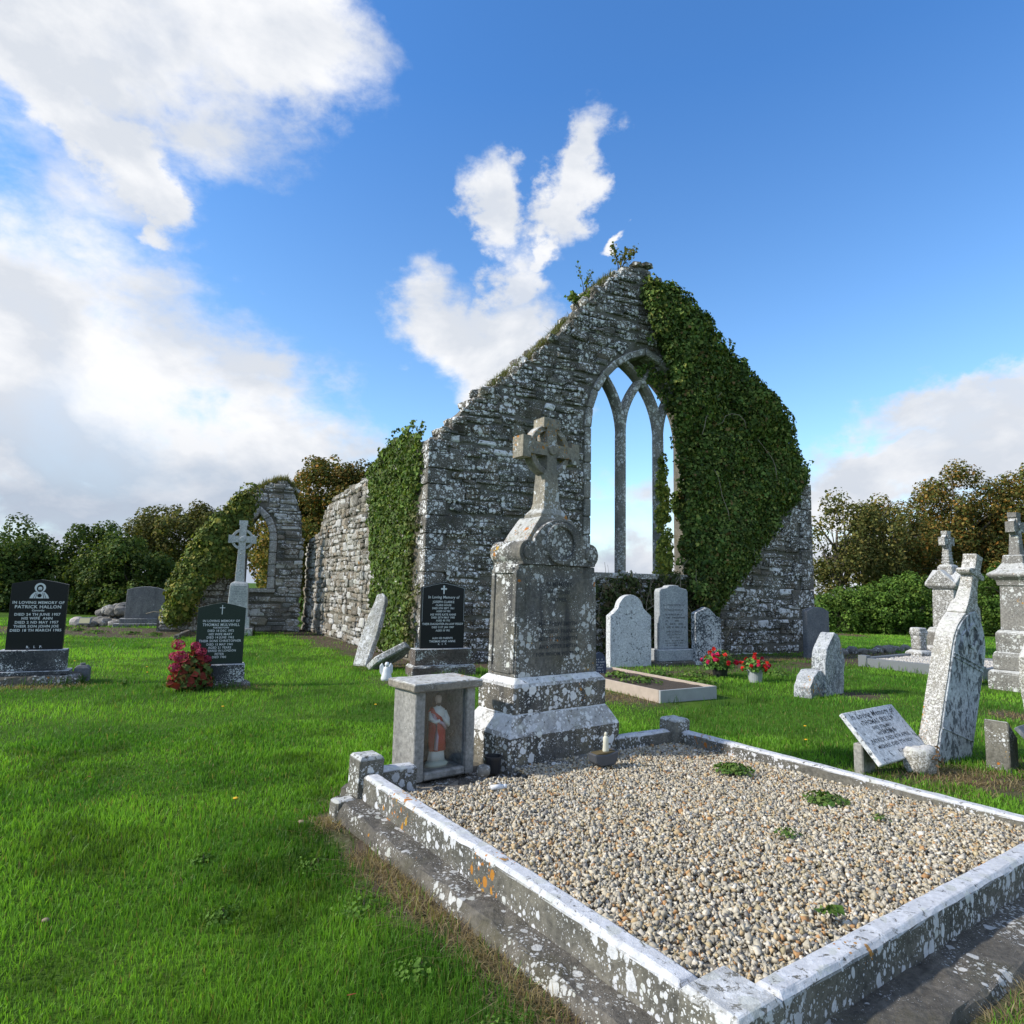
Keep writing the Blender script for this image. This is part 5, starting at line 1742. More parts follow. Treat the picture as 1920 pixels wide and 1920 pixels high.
# cloak over the left shoulder of the figure, wrapped across the front
cl = MB()
rings = []
for z, r, a0, a1 in ((0.10, 0.061, -2.9, 0.4), (0.17, 0.056, -3.3, 0.55), (0.24, 0.053, -3.6, 0.5), (0.30, 0.055, -4.0, -1.0), (0.35, 0.060, -4.2, -2.2), (0.375, 0.046, -4.2, -2.6)):
    ro, ri = [], []
    for i in range(13):
        a = a0 + (a1 - a0) * i / 12
        q = 1 + 0.06 * math.sin(i * 2.1)
        ro.append((r * q * math.cos(a), r * q * math.sin(a) * 0.8, z))
    ri = [(p[0] * 0.86, p[1] * 0.86, p[2]) for p in reversed(ro)]
    rings.append(cl.ring(ro + ri))
cl.skin(rings)
cl.build('cloak', MT['robe'], st, smooth=True)
MB().tube([(-0.045, -0.018, 0.345), (-0.030, -0.046, 0.30), (-0.026, -0.050, 0.20), (-0.030, -0.052, 0.11)], [0.010, 0.011, 0.012, 0.013], 8).build('cloak_lining', MT['sash'], st, smooth=True)
MB().tube([(-0.030, -0.048, 0.30), (0.015, -0.050, 0.275), (0.045, -0.030, 0.235)], [0.009, 0.010, 0.008], 8).build('cloak_lining', MT['sash'], st, smooth=True)
MB().tube([(0.046, 0.0, 0.348), (0.060, -0.018, 0.295), (0.052, -0.040, 0.262), (0.028, -0.052, 0.295), (0.012, -0.052, 0.318)], [0.017, 0.018, 0.016, 0.012, 0.008], 10).build('arm', MT['gown'], st, smooth=True)
MB().tube([(-0.046, 0.0, 0.348), (-0.056, -0.022, 0.305), (-0.035, -0.050, 0.290), (-0.010, -0.056, 0.300)], [0.016, 0.017, 0.013, 0.008], 10).build('arm', MT['gown'], st, smooth=True)
MB().lathe([(0, 0.388), (0.013, 0.39), (0.019, 0.405), (0.0235, 0.425), (0.022, 0.442), (0.013, 0.455), (0, 0.458)], 16, sy=1.1).build('head', MT['skin'], st, smooth=True)
hb = MB().lathe([(0, 0.378), (0.026, 0.38), (0.030, 0.41), (0.029, 0.44), (0.018, 0.462), (0, 0.468)], 16, c=(0, 0.011), sy=0.85)
hb.build('hair', MT['hair'], st, smooth=True)
MB().lathe([(0, 0.384), (0.012, 0.39), (0.014, 0.405), (0.0, 0.411)], 12, c=(0, -0.016), sy=0.7).build('beard', MT['hair'], st, smooth=True)

# ------------------------------------------------------------------ small offerings on the plot
p = thing('candle_tube', 'white plastic tube lying on the gravel in front of the shrine', 'tube', (-0.05, 4.27, 0.235), R(20))
MB().tube([(-0.05, 0, 0), (0.03, 0, 0)], 0.016, 12).build('body', MT['white'], p, smooth=True)
MB().tube([(0.031, 0, 0), (0.055, 0, 0.001)], 0.014, 12).build('lid', MT['white'], p, smooth=True)
p = thing('planter', 'dark curved dish lying against the right foot of the tall monument', 'planter', (0.72, 4.98, 0.205), R(30))
MB().prism([(-0.11, 0.085), (-0.10, 0.02), (-0.06, -0.005), (0.07, -0.005), (0.10, 0.03), (0.115, 0.10), (0.10, 0.095), (0.0, 0.075)], -0.05, 0.05).build('dish', MT['planter'], p, bev=0.008)
MB().prism([(-0.09, 0.072), (0.09, 0.082), (0.085, 0.094), (-0.085, 0.086)], -0.042, 0.042).build('moss', plain('brown moss', (0.10, 0.075, 0.03), 0.9, 0.3, 40, 0.5), p)
p = thing('figurine', 'small cream holy figurine standing in the dark dish', 'figurine', (0.74, 4.99, 0.285), R(30))
MB().lathe([(0, 0), (0.026, 0), (0.025, 0.02), (0.021, 0.07), (0.022, 0.105), (0.012, 0.122), (0, 0.124)], 16, sy=0.8, fold=lambda a, z: 0.06 * math.sin(a * 6)).build('robe', MT['cream'], p, smooth=True)
MB().lathe([(0, 0.118), (0.011, 0.124), (0.012, 0.137), (0.006, 0.148), (0, 0.149)], 12).build('head', MT['cream'], p, smooth=True)
o = MB().blob((0, 0, 0), (0.055, 0.05, 0.05), 0.06, 2, None, 9).build('rock', MT['rubble'], smooth=True)
o.location = (-0.16, 4.70, 0.215)
tag(o, 'round grey green stone between the shrine and the tall monument', 'rock')
p = thing('flower_pot', 'black pot behind the round stone next to the shrine', 'pot', (-0.10, 4.86, 0.16), 0)
MB().lathe([(0, 0), (0.05, 0), (0.062, 0.10), (0.068, 0.102), (0.068, 0.118), (0.058, 0.118), (0.055, 0.09), (0, 0.088)], 18).build('body', MT['blackpot'], p)
MB().lathe([(0, 0.089), (0.054, 0.092), (0, 0.096)], 18).build('soil', MT['dark'], p)


# ------------------------------------------------------------------ headstones of the left lawn
hs = thing('headstone', 'black polished headstone with white lettering and a haloed figure at left', 'headstone', (-6.66, 9.2, 0), R(25))
MB().loft([(1.26, 0.52, -0.1), (1.18, 0.46, 0.10), (1.12, 0.42, 0.15)]).build('foot_slab', MT['footing'], hs, bev=0.01, sub=0.12, jitter=0.018, seed=3)
MB().box((0, 0, 0.18), (0.90, 0.32, 0.058)).build('step', MT['blackbase'], hs, bev=0.006)
MB().box((0, 0, 0.352), (0.78, 0.24, 0.285)).build('base', MT['blackbase'], hs, bev=0.008)
body = MB().prism(peak(0.66, 0.495, 1.405, 1.47), -0.04, 0.04).build('tablet', MT['black'], hs, bev=0.003)
yt = -0.0412
for z, s, t in ((1.145, 0.052, 'IN LOVING MEMORY OF'), (1.085, 0.062, 'PATRICK HALLON'), (1.035, 0.036, 'Curraghs'), (0.98, 0.05, 'DIED 24 TH JUNE 1957'), (0.925, 0.05, 'HIS WIFE  ANN'), (0.87, 0.05, 'DIED 2 ND MAY 1957'), (0.815, 0.05, 'THEIR SON JOHN JOE'), (0.76, 0.05, 'DIED 18 TH MARCH 1985'), (0.53, 0.045, 'R.   I.   P.')):
    text_mesh(t, s, MT['lettering_white'], body, 0.0, z, yt, bold=0.0012, shear=0.2 if t == 'Curraghs' else 0)
# etched figure with a halo
fg = MB().prism([(0.066 * math.cos(2 * PI * i / 28), 1.355 + 0.066 * math.sin(2 * PI * i / 28)) for i in range(28)], yt, yt + 0.001, [[(0.040 * math.cos(2 * PI * i / 20), 1.345 + 0.052 * math.sin(2 * PI * i / 20)) for i in range(20)]])
fg.prism([(-0.115, 1.205), (0.115, 1.205), (0.098, 1.25), (0.062, 1.292), (0.028, 1.302), (0.0, 1.285), (-0.028, 1.302), (-0.062, 1.292), (-0.098, 1.25)], yt, yt + 0.001)
fg.prism(arc(0, 1.345, 0.024, 200, 520, 16), yt, yt + 0.001)
fg.prism([(-0.022, 1.345), (-0.016, 1.318), (0, 1.305), (0.016, 1.318), (0.022, 1.345)], yt - 0.0003, yt + 0.0012)
et = fg.build('etched_figure', MT['lettering_white'], body)
sh2 = MB().prism([(0.026 * math.cos(2 * PI * i / 20), 1.245 + 0.026 * math.sin(2 * PI * i / 20)) for i in range(20)], yt - 0.001, yt + 0.0005)
for x in (-0.075, -0.05, 0.05, 0.075):
    sh2.prism([(x, 1.206), (x + 0.008, 1.206), (x * 0.62 + 0.006, 1.285), (x * 0.62, 1.285)], yt - 0.001, yt + 0.0005)
for x in (-0.0115, 0.0045):
    sh2.prism([(x, 1.343), (x + 0.007, 1.343), (x + 0.007, 1.347), (x, 1.347)], yt - 0.0014, yt)
sh2.prism([(-0.011, 1.327), (0.011, 1.327), (0.013, 1.316), (0.0, 1.309), (-0.013, 1.316)], yt - 0.0014, yt)
sh2.build('etched_line', MT['black'], et)
p = thing('stone_vase', 'small dark block vase at the right of the black headstone base', 'vase', (-6.22, 9.60, 0), R(25))
MB().loft([(0.20, 0.18, 0.0), (0.19, 0.17, 0.20), (0.13, 0.12, 0.24)]).build('block', MT['slate'], p, bev=0.008)
MB().tube([(0, 0, 0.238), (0, 0, 0.27)], 0.035, 12).build('lip', MT['slate'], p)

hs = thing('headstone', 'dark green polished headstone with white cross behind the pink flowers', 'headstone', (-4.2, 9.5, 0), R(25))
MB().loft([(0.92, 0.42, -0.1), (0.86, 0.38, 0.035), (0.80, 0.34, 0.055)]).build('foot_slab', MT['footing'], hs, bev=0.01, sub=0.1, jitter=0.012, seed=4)
MB().box((0.015, 0, 0.18), (0.67, 0.26, 0.265)).build('base', MT['blackbase'], hs, bev=0.008)
body = MB().prism(peak(0.635, 0.313, 1.115, 1.19), -0.04, 0.04).build('tablet', MT['green'], hs, bev=0.004)
for z, s, t in ((0.925, 0.047, 'IN LOVING MEMORY OF'), (0.87, 0.056, 'THOMAS MULVIHILL'), (0.828, 0.03, 'PORTERSTOWN'), (0.785, 0.045, 'DIED 18 DEC 1972'), (0.735, 0.047, 'HIS WIFE MARY'), (0.69, 0.045, 'DIED 14 JUNE 1962'), (0.64, 0.047, 'THEIR SONS CHRISTOPHER'), (0.59, 0.045, 'DIED 15 MAY 1941'), (0.545, 0.045, 'AGED 21 YEARS'), (0.50, 0.043, 'INTERRED IN LONDON'), (0.452, 0.047, 'PETER'), (0.41, 0.043, 'DIED 1980')):
    text_mesh(t, s, MT['lettering_white'], body, 0.0, z, yt, bold=0.0008, stretch=0.9)
cr = MB().prism([(-0.005, 1.02), (0.005, 1.02), (0.005, 1.11), (0.035, 1.11), (0.035, 1.12), (0.005, 1.12), (0.005, 1.155), (-0.005, 1.155), (-0.005, 1.12), (-0.035, 1.12), (-0.035, 1.11), (-0.005, 1.11)], yt, yt + 0.001)
cr.build('etched_cross', MT['lettering_white'], body)

hs = thing('headstone', 'black polished headstone on a speckled brown base at the church corner', 'headstone', (-1.15, 11.1, 0), R(25))
MB().loft([(1.14, 0.44, -0.1), (1.10, 0.40, 0.15), (1.06, 0.36, 0.185)]).build('foot_slab', MT['brownbase'], hs, bev=0.01, sub=0.12, jitter=0.008, seed=6)
MB().box((0, 0, 0.318), (1.0, 0.28, 0.264)).build('base', MT['brownbase'], hs, bev=0.008)
body = MB().prism(peak(0.775, 0.453, 1.475, 1.565), -0.04, 0.04).build('tablet', MT['black'], hs, bev=0.003)
for z, s, t in ((1.305, 0.066, 'In Loving Memory of'), (1.225, 0.055, 'JOSEPH CLARKE'), (1.17, 0.043, 'CLARIS HOUSE'), (1.118, 0.045, 'DIED 5TH SEPT 1961'), (1.068, 0.043, 'AGED 54 YRS'), (1.012, 0.048, 'HIS WIFE KATE ANNE'), (0.962, 0.045, 'DIED 25TH MAY 1985'), (0.912, 0.043, 'AGED 85 YRS'), (0.855, 0.048, 'THEIR DAUGHTER-IN-LAW PEGGY'), (0.80, 0.045, 'DIED 31ST JAN 1987'), (0.745, 0.043, 'AGED 50 YRS'), (0.618, 0.043, 'ALSO HIS PARENTS'), (0.565, 0.05, 'THOMAS AND ANNE'), (0.52, 0.04, 'R.   I.   P.')):
    text_mesh(t, s, MT['lettering_white'], body, 0.0, z, yt, bold=0.001, shear=0.12 if t[1] == 'n' and t[0] == 'I' else 0, stretch=0.92)
cz = 1.435
cr = MB().prism([(-0.010, 1.36), (0.010, 1.36), (0.012, cz), (0.045, cz - 0.005), (0.056, cz + 0.012), (0.045, cz + 0.029), (0.012, cz + 0.024), (0.018, cz + 0.06), (0, cz + 0.075), (-0.018, cz + 0.06), (-0.012, cz + 0.024), (-0.045, cz + 0.029), (-0.056, cz + 0.012), (-0.045, cz - 0.005), (-0.012, cz)], yt, yt + 0.001)
cr.build('etched_cross', MT['lettering_white'], body)
bd = MB()
pk = peak(0.745, 0.6, 1.465, 1.548)
for a, b2 in zip(pk[2:], pk[3:] + [pk[-1]]):
    if a != b2:
        d = Vector((b2[0] - a[0], b2[1] - a[1])).normalized()
        nn = Vector((-d.y, d.x)) * 0.0035
        bd.prism([(a[0], a[1]), (b2[0], b2[1]), (b2[0] + nn.x, b2[1] + nn.y), (a[0] + nn.x, a[1] + nn.y)], yt, yt + 0.0008)
for sx in (-1, 1):
    bd.prism([(sx * 0.3725, 0.9), (sx * 0.369, 0.9), (sx * 0.369, 1.466), (sx * 0.3725, 1.466)], yt - 0.0002, yt + 0.0008)
bd.build('border_line', MT['lettering_white'], body)

hs = thing('headstone', 'plain grey flat arched headstone on a stepped base beside the rubble heap', 'headstone', (-11.76, 20.97, 0), R(25))
MB().box((0, 0, 0.03), (1.66, 0.62, 0.16)).build('step', MT['greystone'], hs, bev=0.012)
MB().box((0, 0, 0.186), (1.36, 0.42, 0.15)).build('base', MT['greystone'], hs, bev=0.012)
w = 1.11
MB().prism([(-w / 2, 0.262), (w / 2, 0.262), (w / 2 - 0.02, 1.17), (w * 0.3, 1.24), (0.1, 1.275), (-0.1, 1.275), (-w * 0.3, 1.24), (-w / 2 + 0.02, 1.17)], -0.09, 0.09).build('tablet', MT['greystone'], hs, bev=0.02, seg=2)

# pale ringed cross in front of the ruined wall
cm = thing('cross_monument', 'pale grey ringed cross monument in front of the pointed ruined window', 'monument', (-7.70, 18.4, 0), R(20))
MB().box((0, 0, 0.07), (0.86, 0.70, 0.26)).build('foot_slab', MT['tracery2'], cm, bev=0.012, jitter=0.004)
MB().loft([(0.68, 0.54, 0.20), (0.66, 0.52, 0.50)]).build('lower_step', MT['marblecross'], cm, bev=0.01)
s2 = MB().loft([(0.57, 0.44, 0.502), (0.56, 0.43, 0.745)]).build('upper_step', MT['marblecross'], cm, bev=0.01)
d2 = MB().loft([(0.53, 0.36, 0.747), (0.48, 0.32, 1.38), (0.44, 0.28, 1.45), (0.27, 0.22, 1.50)]).build('die', MT['marblecross'], cm, bev=0.01)
worn_lines(s2, MT['lettering_grey'], -0.22, 0.22, 0.55, 0.72, 3, -0.2215, 3)
for i in range(8):
    z = 1.36 - i * 0.07
    yy = -(0.18 - (z - 0.747) / (1.38 - 0.747) * 0.02) - 0.0015
    worn_lines(d2, MT['lettering_grey'], -0.2, 0.2, z - 0.035, z + 0.035, 1, yy, 20 + i)
MB().loft([(0.25, 0.20, 1.495), (0.185, 0.155, 2.50)]).build('shaft', MT['marblecross'], cm, bev=0.012, seg=2)
celtic_head(cm, 2.70, 3.24, 2.48, 0.74, 0.185, 0.155, 0.30, 0.07, MT['marblecross'], flare=0.22, cap=0.13, seed=8)
rl = MB()
rn = random.Random(3)
for i in range(9):
    z = 1.62 + i * 0.095
    x = 0.025 * math.sin(i * 2.3)
    rl.tube([(x - 0.03, -0.1 + (z - 1.495) * 0.0225, z - 0.02), (x, -0.104 + (z - 1.495) * 0.0225, z + 0.015), (x + 0.035, -0.1 + (z - 1.495) * 0.0225, z + 0.0)], 0.009, 5)
rl.build('carved_trail', MT['marblecross'], cm, smooth=True)

# rubble heap, earth bed edging and sign
ORD = ['leftmost', 'second', 'third', 'fourth', 'fifth', 'sixth', 'seventh', 'eighth', 'ninth', 'tenth', 'eleventh', 'twelfth', 'thirteenth', 'fourteenth', 'fifteenth', 'sixteenth', 'seventeenth', 'eighteenth', 'nineteenth', 'twentieth', 'twenty first', 'twenty second', 'twenty third', 'twenty fourth', 'twenty fifth', 'twenty sixth']


def rank(i):
    return ORD[i] if i == 0 else ORD[i] + ' from the left'


RB = 'boulders of the rubble heap'
rn = random.Random(15)
spots = [(-13.0, 20.9, 0.16), (-13.3, 21.2, 0.17), (-13.6, 21.4, 0.15), (-13.0, 21.5, 0.2), (-12.75, 21.1, 0.16), (-13.35, 21.7, 0.19), (-13.75, 21.8, 0.14), (-12.8, 21.6, 0.2), (-14.0, 21.4, 0.13), (-12.6, 20.75, 0.13), (-13.2, 20.6, 0.12), (-14.2, 21.8, 0.12), (-13.55, 20.8, 0.12)]
spots.sort(key=lambda q: q[0] / q[1])
for i, (x, y, s) in enumerate(spots):
    o = MB().blob((0, 0, 0), (s * rn.uniform(1.0, 1.3), s * rn.uniform(0.9, 1.2), s * rn.uniform(0.7, 0.95)), 0.14, 2, Matrix.Rotation(rn.uniform(0, 3), 4, 'Z'), 110 + i).build('boulder', MT['rubble'])
    o.location = (x, y, s * 0.55)
    o.scale = (1.35, 1.35, 1.35)
    tag(o, 'grey boulder at the bottom of the rubble heap, ' + rank(i), 'boulder', RB)
for i, (x, y, z, s) in enumerate(sorted(((-12.95, 21.2, 0.34, 0.18), (-13.25, 21.5, 0.36, 0.17), (-12.72, 21.4, 0.42, 0.2), (-12.6, 21.15, 0.36, 0.17), (-13.6, 21.7, 0.28, 0.15), (-13.1, 21.75, 0.42, 0.16)), key=lambda q: q[0] / q[1])):
    o = MB().blob((0, 0, 0), (s * 1.15, s, s * 0.8), 0.14, 2, Matrix.Rotation(rn.uniform(0, 3), 4, 'Z'), 150 + i).build('boulder', MT['rubble'])
    o.location = (x, y, z * 1.3)
    o.scale = (1.35, 1.35, 1.35)
    tag(o, 'grey boulder on top of the rubble heap, ' + rank(i), 'boulder', 'upper boulders of the rubble heap')
o = MB().blob((0, 0, 0), (0.26, 0.2, 0.19), 0.08, 2, None, 181).build('boulder', stone('pale pink boulder', (0.36, 0.30, 0.27), (0.48, 0.44, 0.42), white=0.2, scale=12))
o.location = (-13.75, 20.75, 0.12)
tag(o, 'pale pinkish boulder at the left end of the rubble heap', 'boulder')
p = thing('grave_sign', 'small yellowish name plate on short legs near the rubble heap', 'sign', (-13.1, 20.1, 0), R(20))
pm = Matrix.Translation((0, 0, 0.2)) @ Matrix.Rotation(R(-35), 4, 'X')
MB().box((0, 0, 0), (0.34, 0.02, 0.24), m=pm).build('plate', MT['greykerb'], p, bev=0.004)
MB().box((0, 0, 0), (0.28, 0.012, 0.18), m=Matrix.Translation((0, -0.014, 0.2)) @ Matrix.Rotation(R(-35), 4, 'X')).build('face', MT['brass'], p)
for sx in (-0.12, 0.12):
    MB().box((sx, 0.03, 0.07), (0.02, 0.02, 0.2)).build('leg', MT['blackpot'], p)
p = MB().box((0, 0, 0.05), (0.12, 1.9, 0.14)).build('edging_kerb', MT['footing'], bev=0.015, sub=0.2, jitter=0.006)
p.location = (-8.75, 17.5, 0)
p.rotation_euler = (0, 0, R(18))
tag(p, 'short worn edging kerb at the right end of the earth bed', 'kerb')

# ------------------------------------------------------------------ slabs and figure at the side wall
def axes(o, ex, ey, ez):
    return Matrix(((ex.x, ey.x, ez.x, o.x), (ex.y, ey.y, ez.y, o.y), (ex.z, ey.z, ez.z, o.z), (0, 0, 0, 1)))


ez = Vector((0.16, 0.85, 1.26)).normalized()
ex = Vector((0.93, -0.30, 0)).normalized()
ex = (ex - ez * ex.dot(ez)).normalized()
ey = ez.cross(ex)
o = MB().prism([(-0.15, -0.78), (0.13, -0.80), (0.17, -0.1), (0.15, 0.55), (0.10, 0.74), (0.02, 0.80), (-0.09, 0.76), (-0.14, 0.3), (-0.17, -0.2)], -0.065, 0.065).build('leaning_slab', MT['slab'], bev=0.02, sub=0.14, jitter=0.007, seed=2)
o.matrix_world = axes(Vector((-2.70, 12.02, 0)) + ez * 0.78, ex, ey, ez)
tag(o, 'long narrow stone slab leaning against the ivy side wall', 'stone slab')
o = MB().prism([(-0.38, -0.25), (0.30, -0.28), (0.42, 0.0), (0.33, 0.26), (-0.25, 0.28), (-0.42, 0.08)], -0.06, 0.06).build('fallen_slab', MT['slab'], bev=0.02, sub=0.14, jitter=0.006, seed=3)
o.matrix_world = Matrix.Translation((-2.15, 11.75, 0.20)) @ Matrix.Rotation(R(25), 4, 'Z') @ Matrix.Rotation(R(-27), 4, 'Y') @ Matrix.Rotation(R(62), 4, 'X')
tag(o, 'broken pale slab tilted on the ground beside the leaning slab', 'stone slab')
p = thing('angel_figurine', 'small white kneeling angel ornament behind the shrine', 'figurine', (-1.92, 10.35, 0), R(20))
MB().lathe([(0, 0), (0.085, 0), (0.09, 0.04), (0.07, 0.10), (0.055, 0.17), (0.05, 0.20), (0.02, 0.225), (0, 0.226)], 18, sy=0.85).build('body', MT['white'], p, smooth=True)
MB().lathe([(0, 0.215), (0.03, 0.225), (0.038, 0.255), (0.025, 0.285), (0, 0.29)], 14, c=(0.0, -0.012)).build('head', MT['white'], p, smooth=True)
for sx in (-1, 1):
    MB().prism([(sx * 0.02, 0.10), (sx * 0.06, 0.06), (sx * 0.10, 0.12), (sx * 0.105, 0.22), (sx * 0.07, 0.27), (sx * 0.03, 0.2)], 0.045, 0.065).build('wing', MT['white'], p, bev=0.006)


# ------------------------------------------------------------------ stones under the gable
hs = thing('headstone', 'white lichened headstone with round head and shoulders under the gable window', 'headstone', (2.38, 13.0, 0), R(25))
MB().prism(shoulder(0.98, -0.1, 0.98, 1.40, 0.30), -0.075, 0.075).build('tablet', MT['whitestone'], hs, bev=0.018, seg=2, sub=0.25, jitter=0.003, seed=1)

hs = thing('headstone', 'tall blue grey inscribed headstone in the middle of the three under the gable', 'headstone', (3.35, 13.5, 0), R(25))
MB().box((0.0, 0, 0.0), (1.10, 0.50, 0.14)).build('step', MT['footing'], hs, bev=0.02, sub=0.2, jitter=0.01)
MB().box((0.0, 0, 0.19), (0.88, 0.36, 0.236)).build('base', MT['bluegrey'], hs, bev=0.015)
w = 0.74
tab = MB().prism([(-w / 2, 0.31), (w / 2, 0.31), (w / 2, 1.47), (w / 2 - 0.03, 1.53), (0.17, 1.56), (0.13, 1.60), (0.0, 1.615), (-0.13, 1.60), (-0.17, 1.56), (-w / 2 + 0.03, 1.53), (-w / 2, 1.47)], -0.09, 0.09).build('tablet', MT['bluegrey'], hs, bev=0.012)
for z, s, t in ((1.20, 0.055, 'IN LOVING MEMORY OF'), (1.10, 0.055, 'MICHAEL DONNELLY'), (0.66, 0.055, 'JOHN DONNELLY'), (0.60, 0.045, 'DIED 20th FEB 1941'), (0.54, 0.045, 'AGED 57 YEARS')):
    text_mesh(t, s, MT['lettering_dark'], tab, 0.0, z, -0.0915, stretch=0.88)
worn_lines(tab, MT['lettering_dark'], -0.3, 0.3, 0.72, 1.04, 5, -0.0915, 8)
worn_lines(tab, MT['lettering_dark'], -0.3, 0.3, 0.36, 0.50, 3, -0.0915, 9)

hs = thing('headstone', 'small mottled headstone with a chipped pointed top, right of the three', 'headstone', (4.12, 13.65, 0), R(25))
MB().prism([(-0.345, -0.1), (0.345, -0.1), (0.345, 0.92), (0.30, 0.96), (0.22, 0.98), (0.05, 1.13), (-0.05, 1.17), (-0.16, 1.12), (-0.30, 1.07), (-0.345, 1.04)], -0.075, 0.075).build('tablet', MT['mottled'], hs, bev=0.016, seg=2, sub=0.2, jitter=0.004, seed=3)

hs = thing('headstone', 'dark blue grey slate headstone standing at the right corner of the gable', 'headstone', (7.2, 15.3, 0), R(25))
w = 0.74
MB().prism([(-w / 2, -0.1), (w / 2, -0.1), (w / 2, 1.08), (w * 0.36, 1.13), (0.16, 1.17), (0.0, 1.185), (-0.16, 1.17), (-w * 0.36, 1.13), (-w / 2, 1.08)], -0.07, 0.07).build('tablet', MT['slate'], hs, bev=0.012)

hs = thing('headstone', 'weathered pointed stone with orange lichen leaning right near the slate', 'headstone', (4.82, 9.95, 0), rot=(0, R(5), R(38)))
MB().prism([(-0.27, -0.1), (0.30, -0.1), (0.32, 0.52), (0.16, 0.86), (0.10, 0.90), (0.0, 0.92), (-0.08, 0.86), (-0.24, 0.66), (-0.29, 0.52)], -0.11, 0.11).build('tablet', MT['leanstone'], hs, bev=0.022, seg=2, sub=0.14, jitter=0.008, seed=4)
hs = thing('headstone', 'low broken stone block leaning against the pointed stone', 'headstone', (4.50, 9.78, 0), rot=(0, R(-8), R(38)))
MB().prism([(-0.30, -0.1), (0.16, -0.1), (0.22, 0.20), (0.14, 0.36), (0.02, 0.37), (-0.12, 0.31), (-0.24, 0.18)], -0.13, 0.13).build('block', MT['leanstone'], hs, bev=0.022, seg=2, sub=0.12, jitter=0.01, seed=5)

# wooden sided bed
wb = thing('timber_bed', 'low timber edged grave bed of bare soil behind the gravel plot', 'grave bed', (2.06, 8.92, 0), R(30))
L, Wd, T = 2.35, 1.08, 0.035
def board(x0, y0, x1, y1, mat, name='board'):
    MB().box(((x0 + x1) / 2, (y0 + y1) / 2, 0.05), (abs(x1 - x0), abs(y1 - y0), 0.20)).build(name, mat, wb, bev=0.004)
board(0, 0, Wd, T, MT['wood_shaded'])
board(0, T + 0.002, T, L, MT['wood'])
board(Wd - T, T + 0.002, Wd, L, MT['wood'])
board(T, L - T, Wd - T, L, MT['wood_shaded'])
MB().box((Wd / 2, L / 2, 0.03), (Wd - 2 * T - 0.004, L - 2 * T - 0.004, 0.17)).build('soil', plain('dark soil', (0.060, 0.045, 0.032), 0.95, 0.4, 22, 0.9), wb, sub=0.15, jitter=0.012)


def flower_plant(root, c, r, h, nleaf, nflow, fsize, leafpal, flowpal, seed, leaf=0.05):
    rg = np.random.default_rng(seed)
    rn = random.Random(seed)
    D = rg.normal(size=(nleaf, 3))
    D[:, 2] = np.abs(D[:, 2])
    D /= np.linalg.norm(D, axis=1)[:, None]
    P = np.array(c) + D * np.array([r, r, h]) * rg.uniform(0.45, 1.0, (nleaf, 1))
    v, f, col = leaf_arrays(P, D + rg.normal(0, 0.4, (nleaf, 3)), np.full(nleaf, leaf), palette(nleaf, rg, leafpal, [1] * len(leafpal)), rg, 0.3)
    o = mesh_np('leaves', v, f, MT['ivy'], col, root)
    o['kind'] = 'stuff'
    for i in range(nflow):
        d = Vector((rn.gauss(0, 1), rn.gauss(0, 1) - 0.6, abs(rn.gauss(0, 1)) * 0.9 + 0.25)).normalized()
        q = Vector(c) + Vector((d.x * r, d.y * r, d.z * h)) * rn.uniform(0.92, 1.1)
        k = 14
        dd = rg.normal(size=(k, 3)) * 0.6 + np.array(d)
        dd /= np.linalg.norm(dd, axis=1)[:, None]
        Pp = np.array(q) + dd * fsize * 0.45
        vv, ff, cc = leaf_arrays(Pp, dd, np.full(k, fsize * 0.8), palette(k, rg, [flowpal[i % len(flowpal)]], [1], 0.15), rg, 0.1)
        mesh_np('flower', vv, ff, MT['petal'], cc, root)
    for i in range(5):
        a = rn.uniform(0, 6.28)
        MB().tube([(c[0], c[1], c[2] - 0.03), (c[0] + math.cos(a) * r * 0.4, c[1] + math.sin(a) * r * 0.4, c[2] + h * 0.5), (c[0] + math.cos(a) * r * 0.7, c[1] + math.sin(a) * r * 0.7, c[2] + h * 0.8)], 0.006, 5).build('stem', MT['bark'], root, smooth=True)


GRN = [(0.04, 0.10, 0.02), (0.06, 0.13, 0.03), (0.03, 0.07, 0.018)]
RED = [(0.55, 0.02, 0.03), (0.60, 0.03, 0.02), (0.55, 0.02, 0.10)]
p = thing('flower_pot', 'grey plastic pot of red begonias in front of the gable', 'flower pot', (4.15, 11.05, 0), 0)
MB().lathe([(0, 0), (0.10, 0), (0.125, 0.18), (0.138, 0.185), (0.138, 0.215), (0.12, 0.215), (0.115, 0.17), (0, 0.168)], 24).build('pot', MT['pot'], p)
MB().lathe([(0, 0.169), (0.114, 0.172), (0, 0.185)], 20).build('soil', MT['dark'], p)
flower_plant(p, (0, 0, 0.19), 0.22, 0.24, 330, 17, 0.055, GRN, RED, 5)
p = thing('flower_pot', 'dark pot overflowing with red begonias left of the grey pot', 'flower pot', (3.75, 11.65, 0), 0)
MB().lathe([(0, 0), (0.11, 0), (0.14, 0.15), (0.15, 0.155), (0.15, 0.185), (0.13, 0.185), (0.125, 0.15), (0, 0.148)], 24).build('pot', MT['blackpot'], p)
MB().lathe([(0, 0.149), (0.124, 0.152), (0, 0.165)], 20).build('soil', MT['dark'], p)
flower_plant(p, (0, 0, 0.16), 0.31, 0.32, 620, 20, 0.06, GRN, RED, 6)
hy = thing('hydrangea', 'fading crimson hydrangea bush before the dark green headstone', 'flowering shrub', (-4.40, 9.13, 0), 0)
flower_plant(hy, (0, 0, 0.05), 0.30, 0.50, 620, 0, 0.05, [(0.05, 0.075, 0.02), (0.035, 0.06, 0.016), (0.08, 0.018, 0.012), (0.11, 0.02, 0.014), (0.06, 0.045, 0.015)], RED, 7, 0.085)
rg = np.random.default_rng(70)
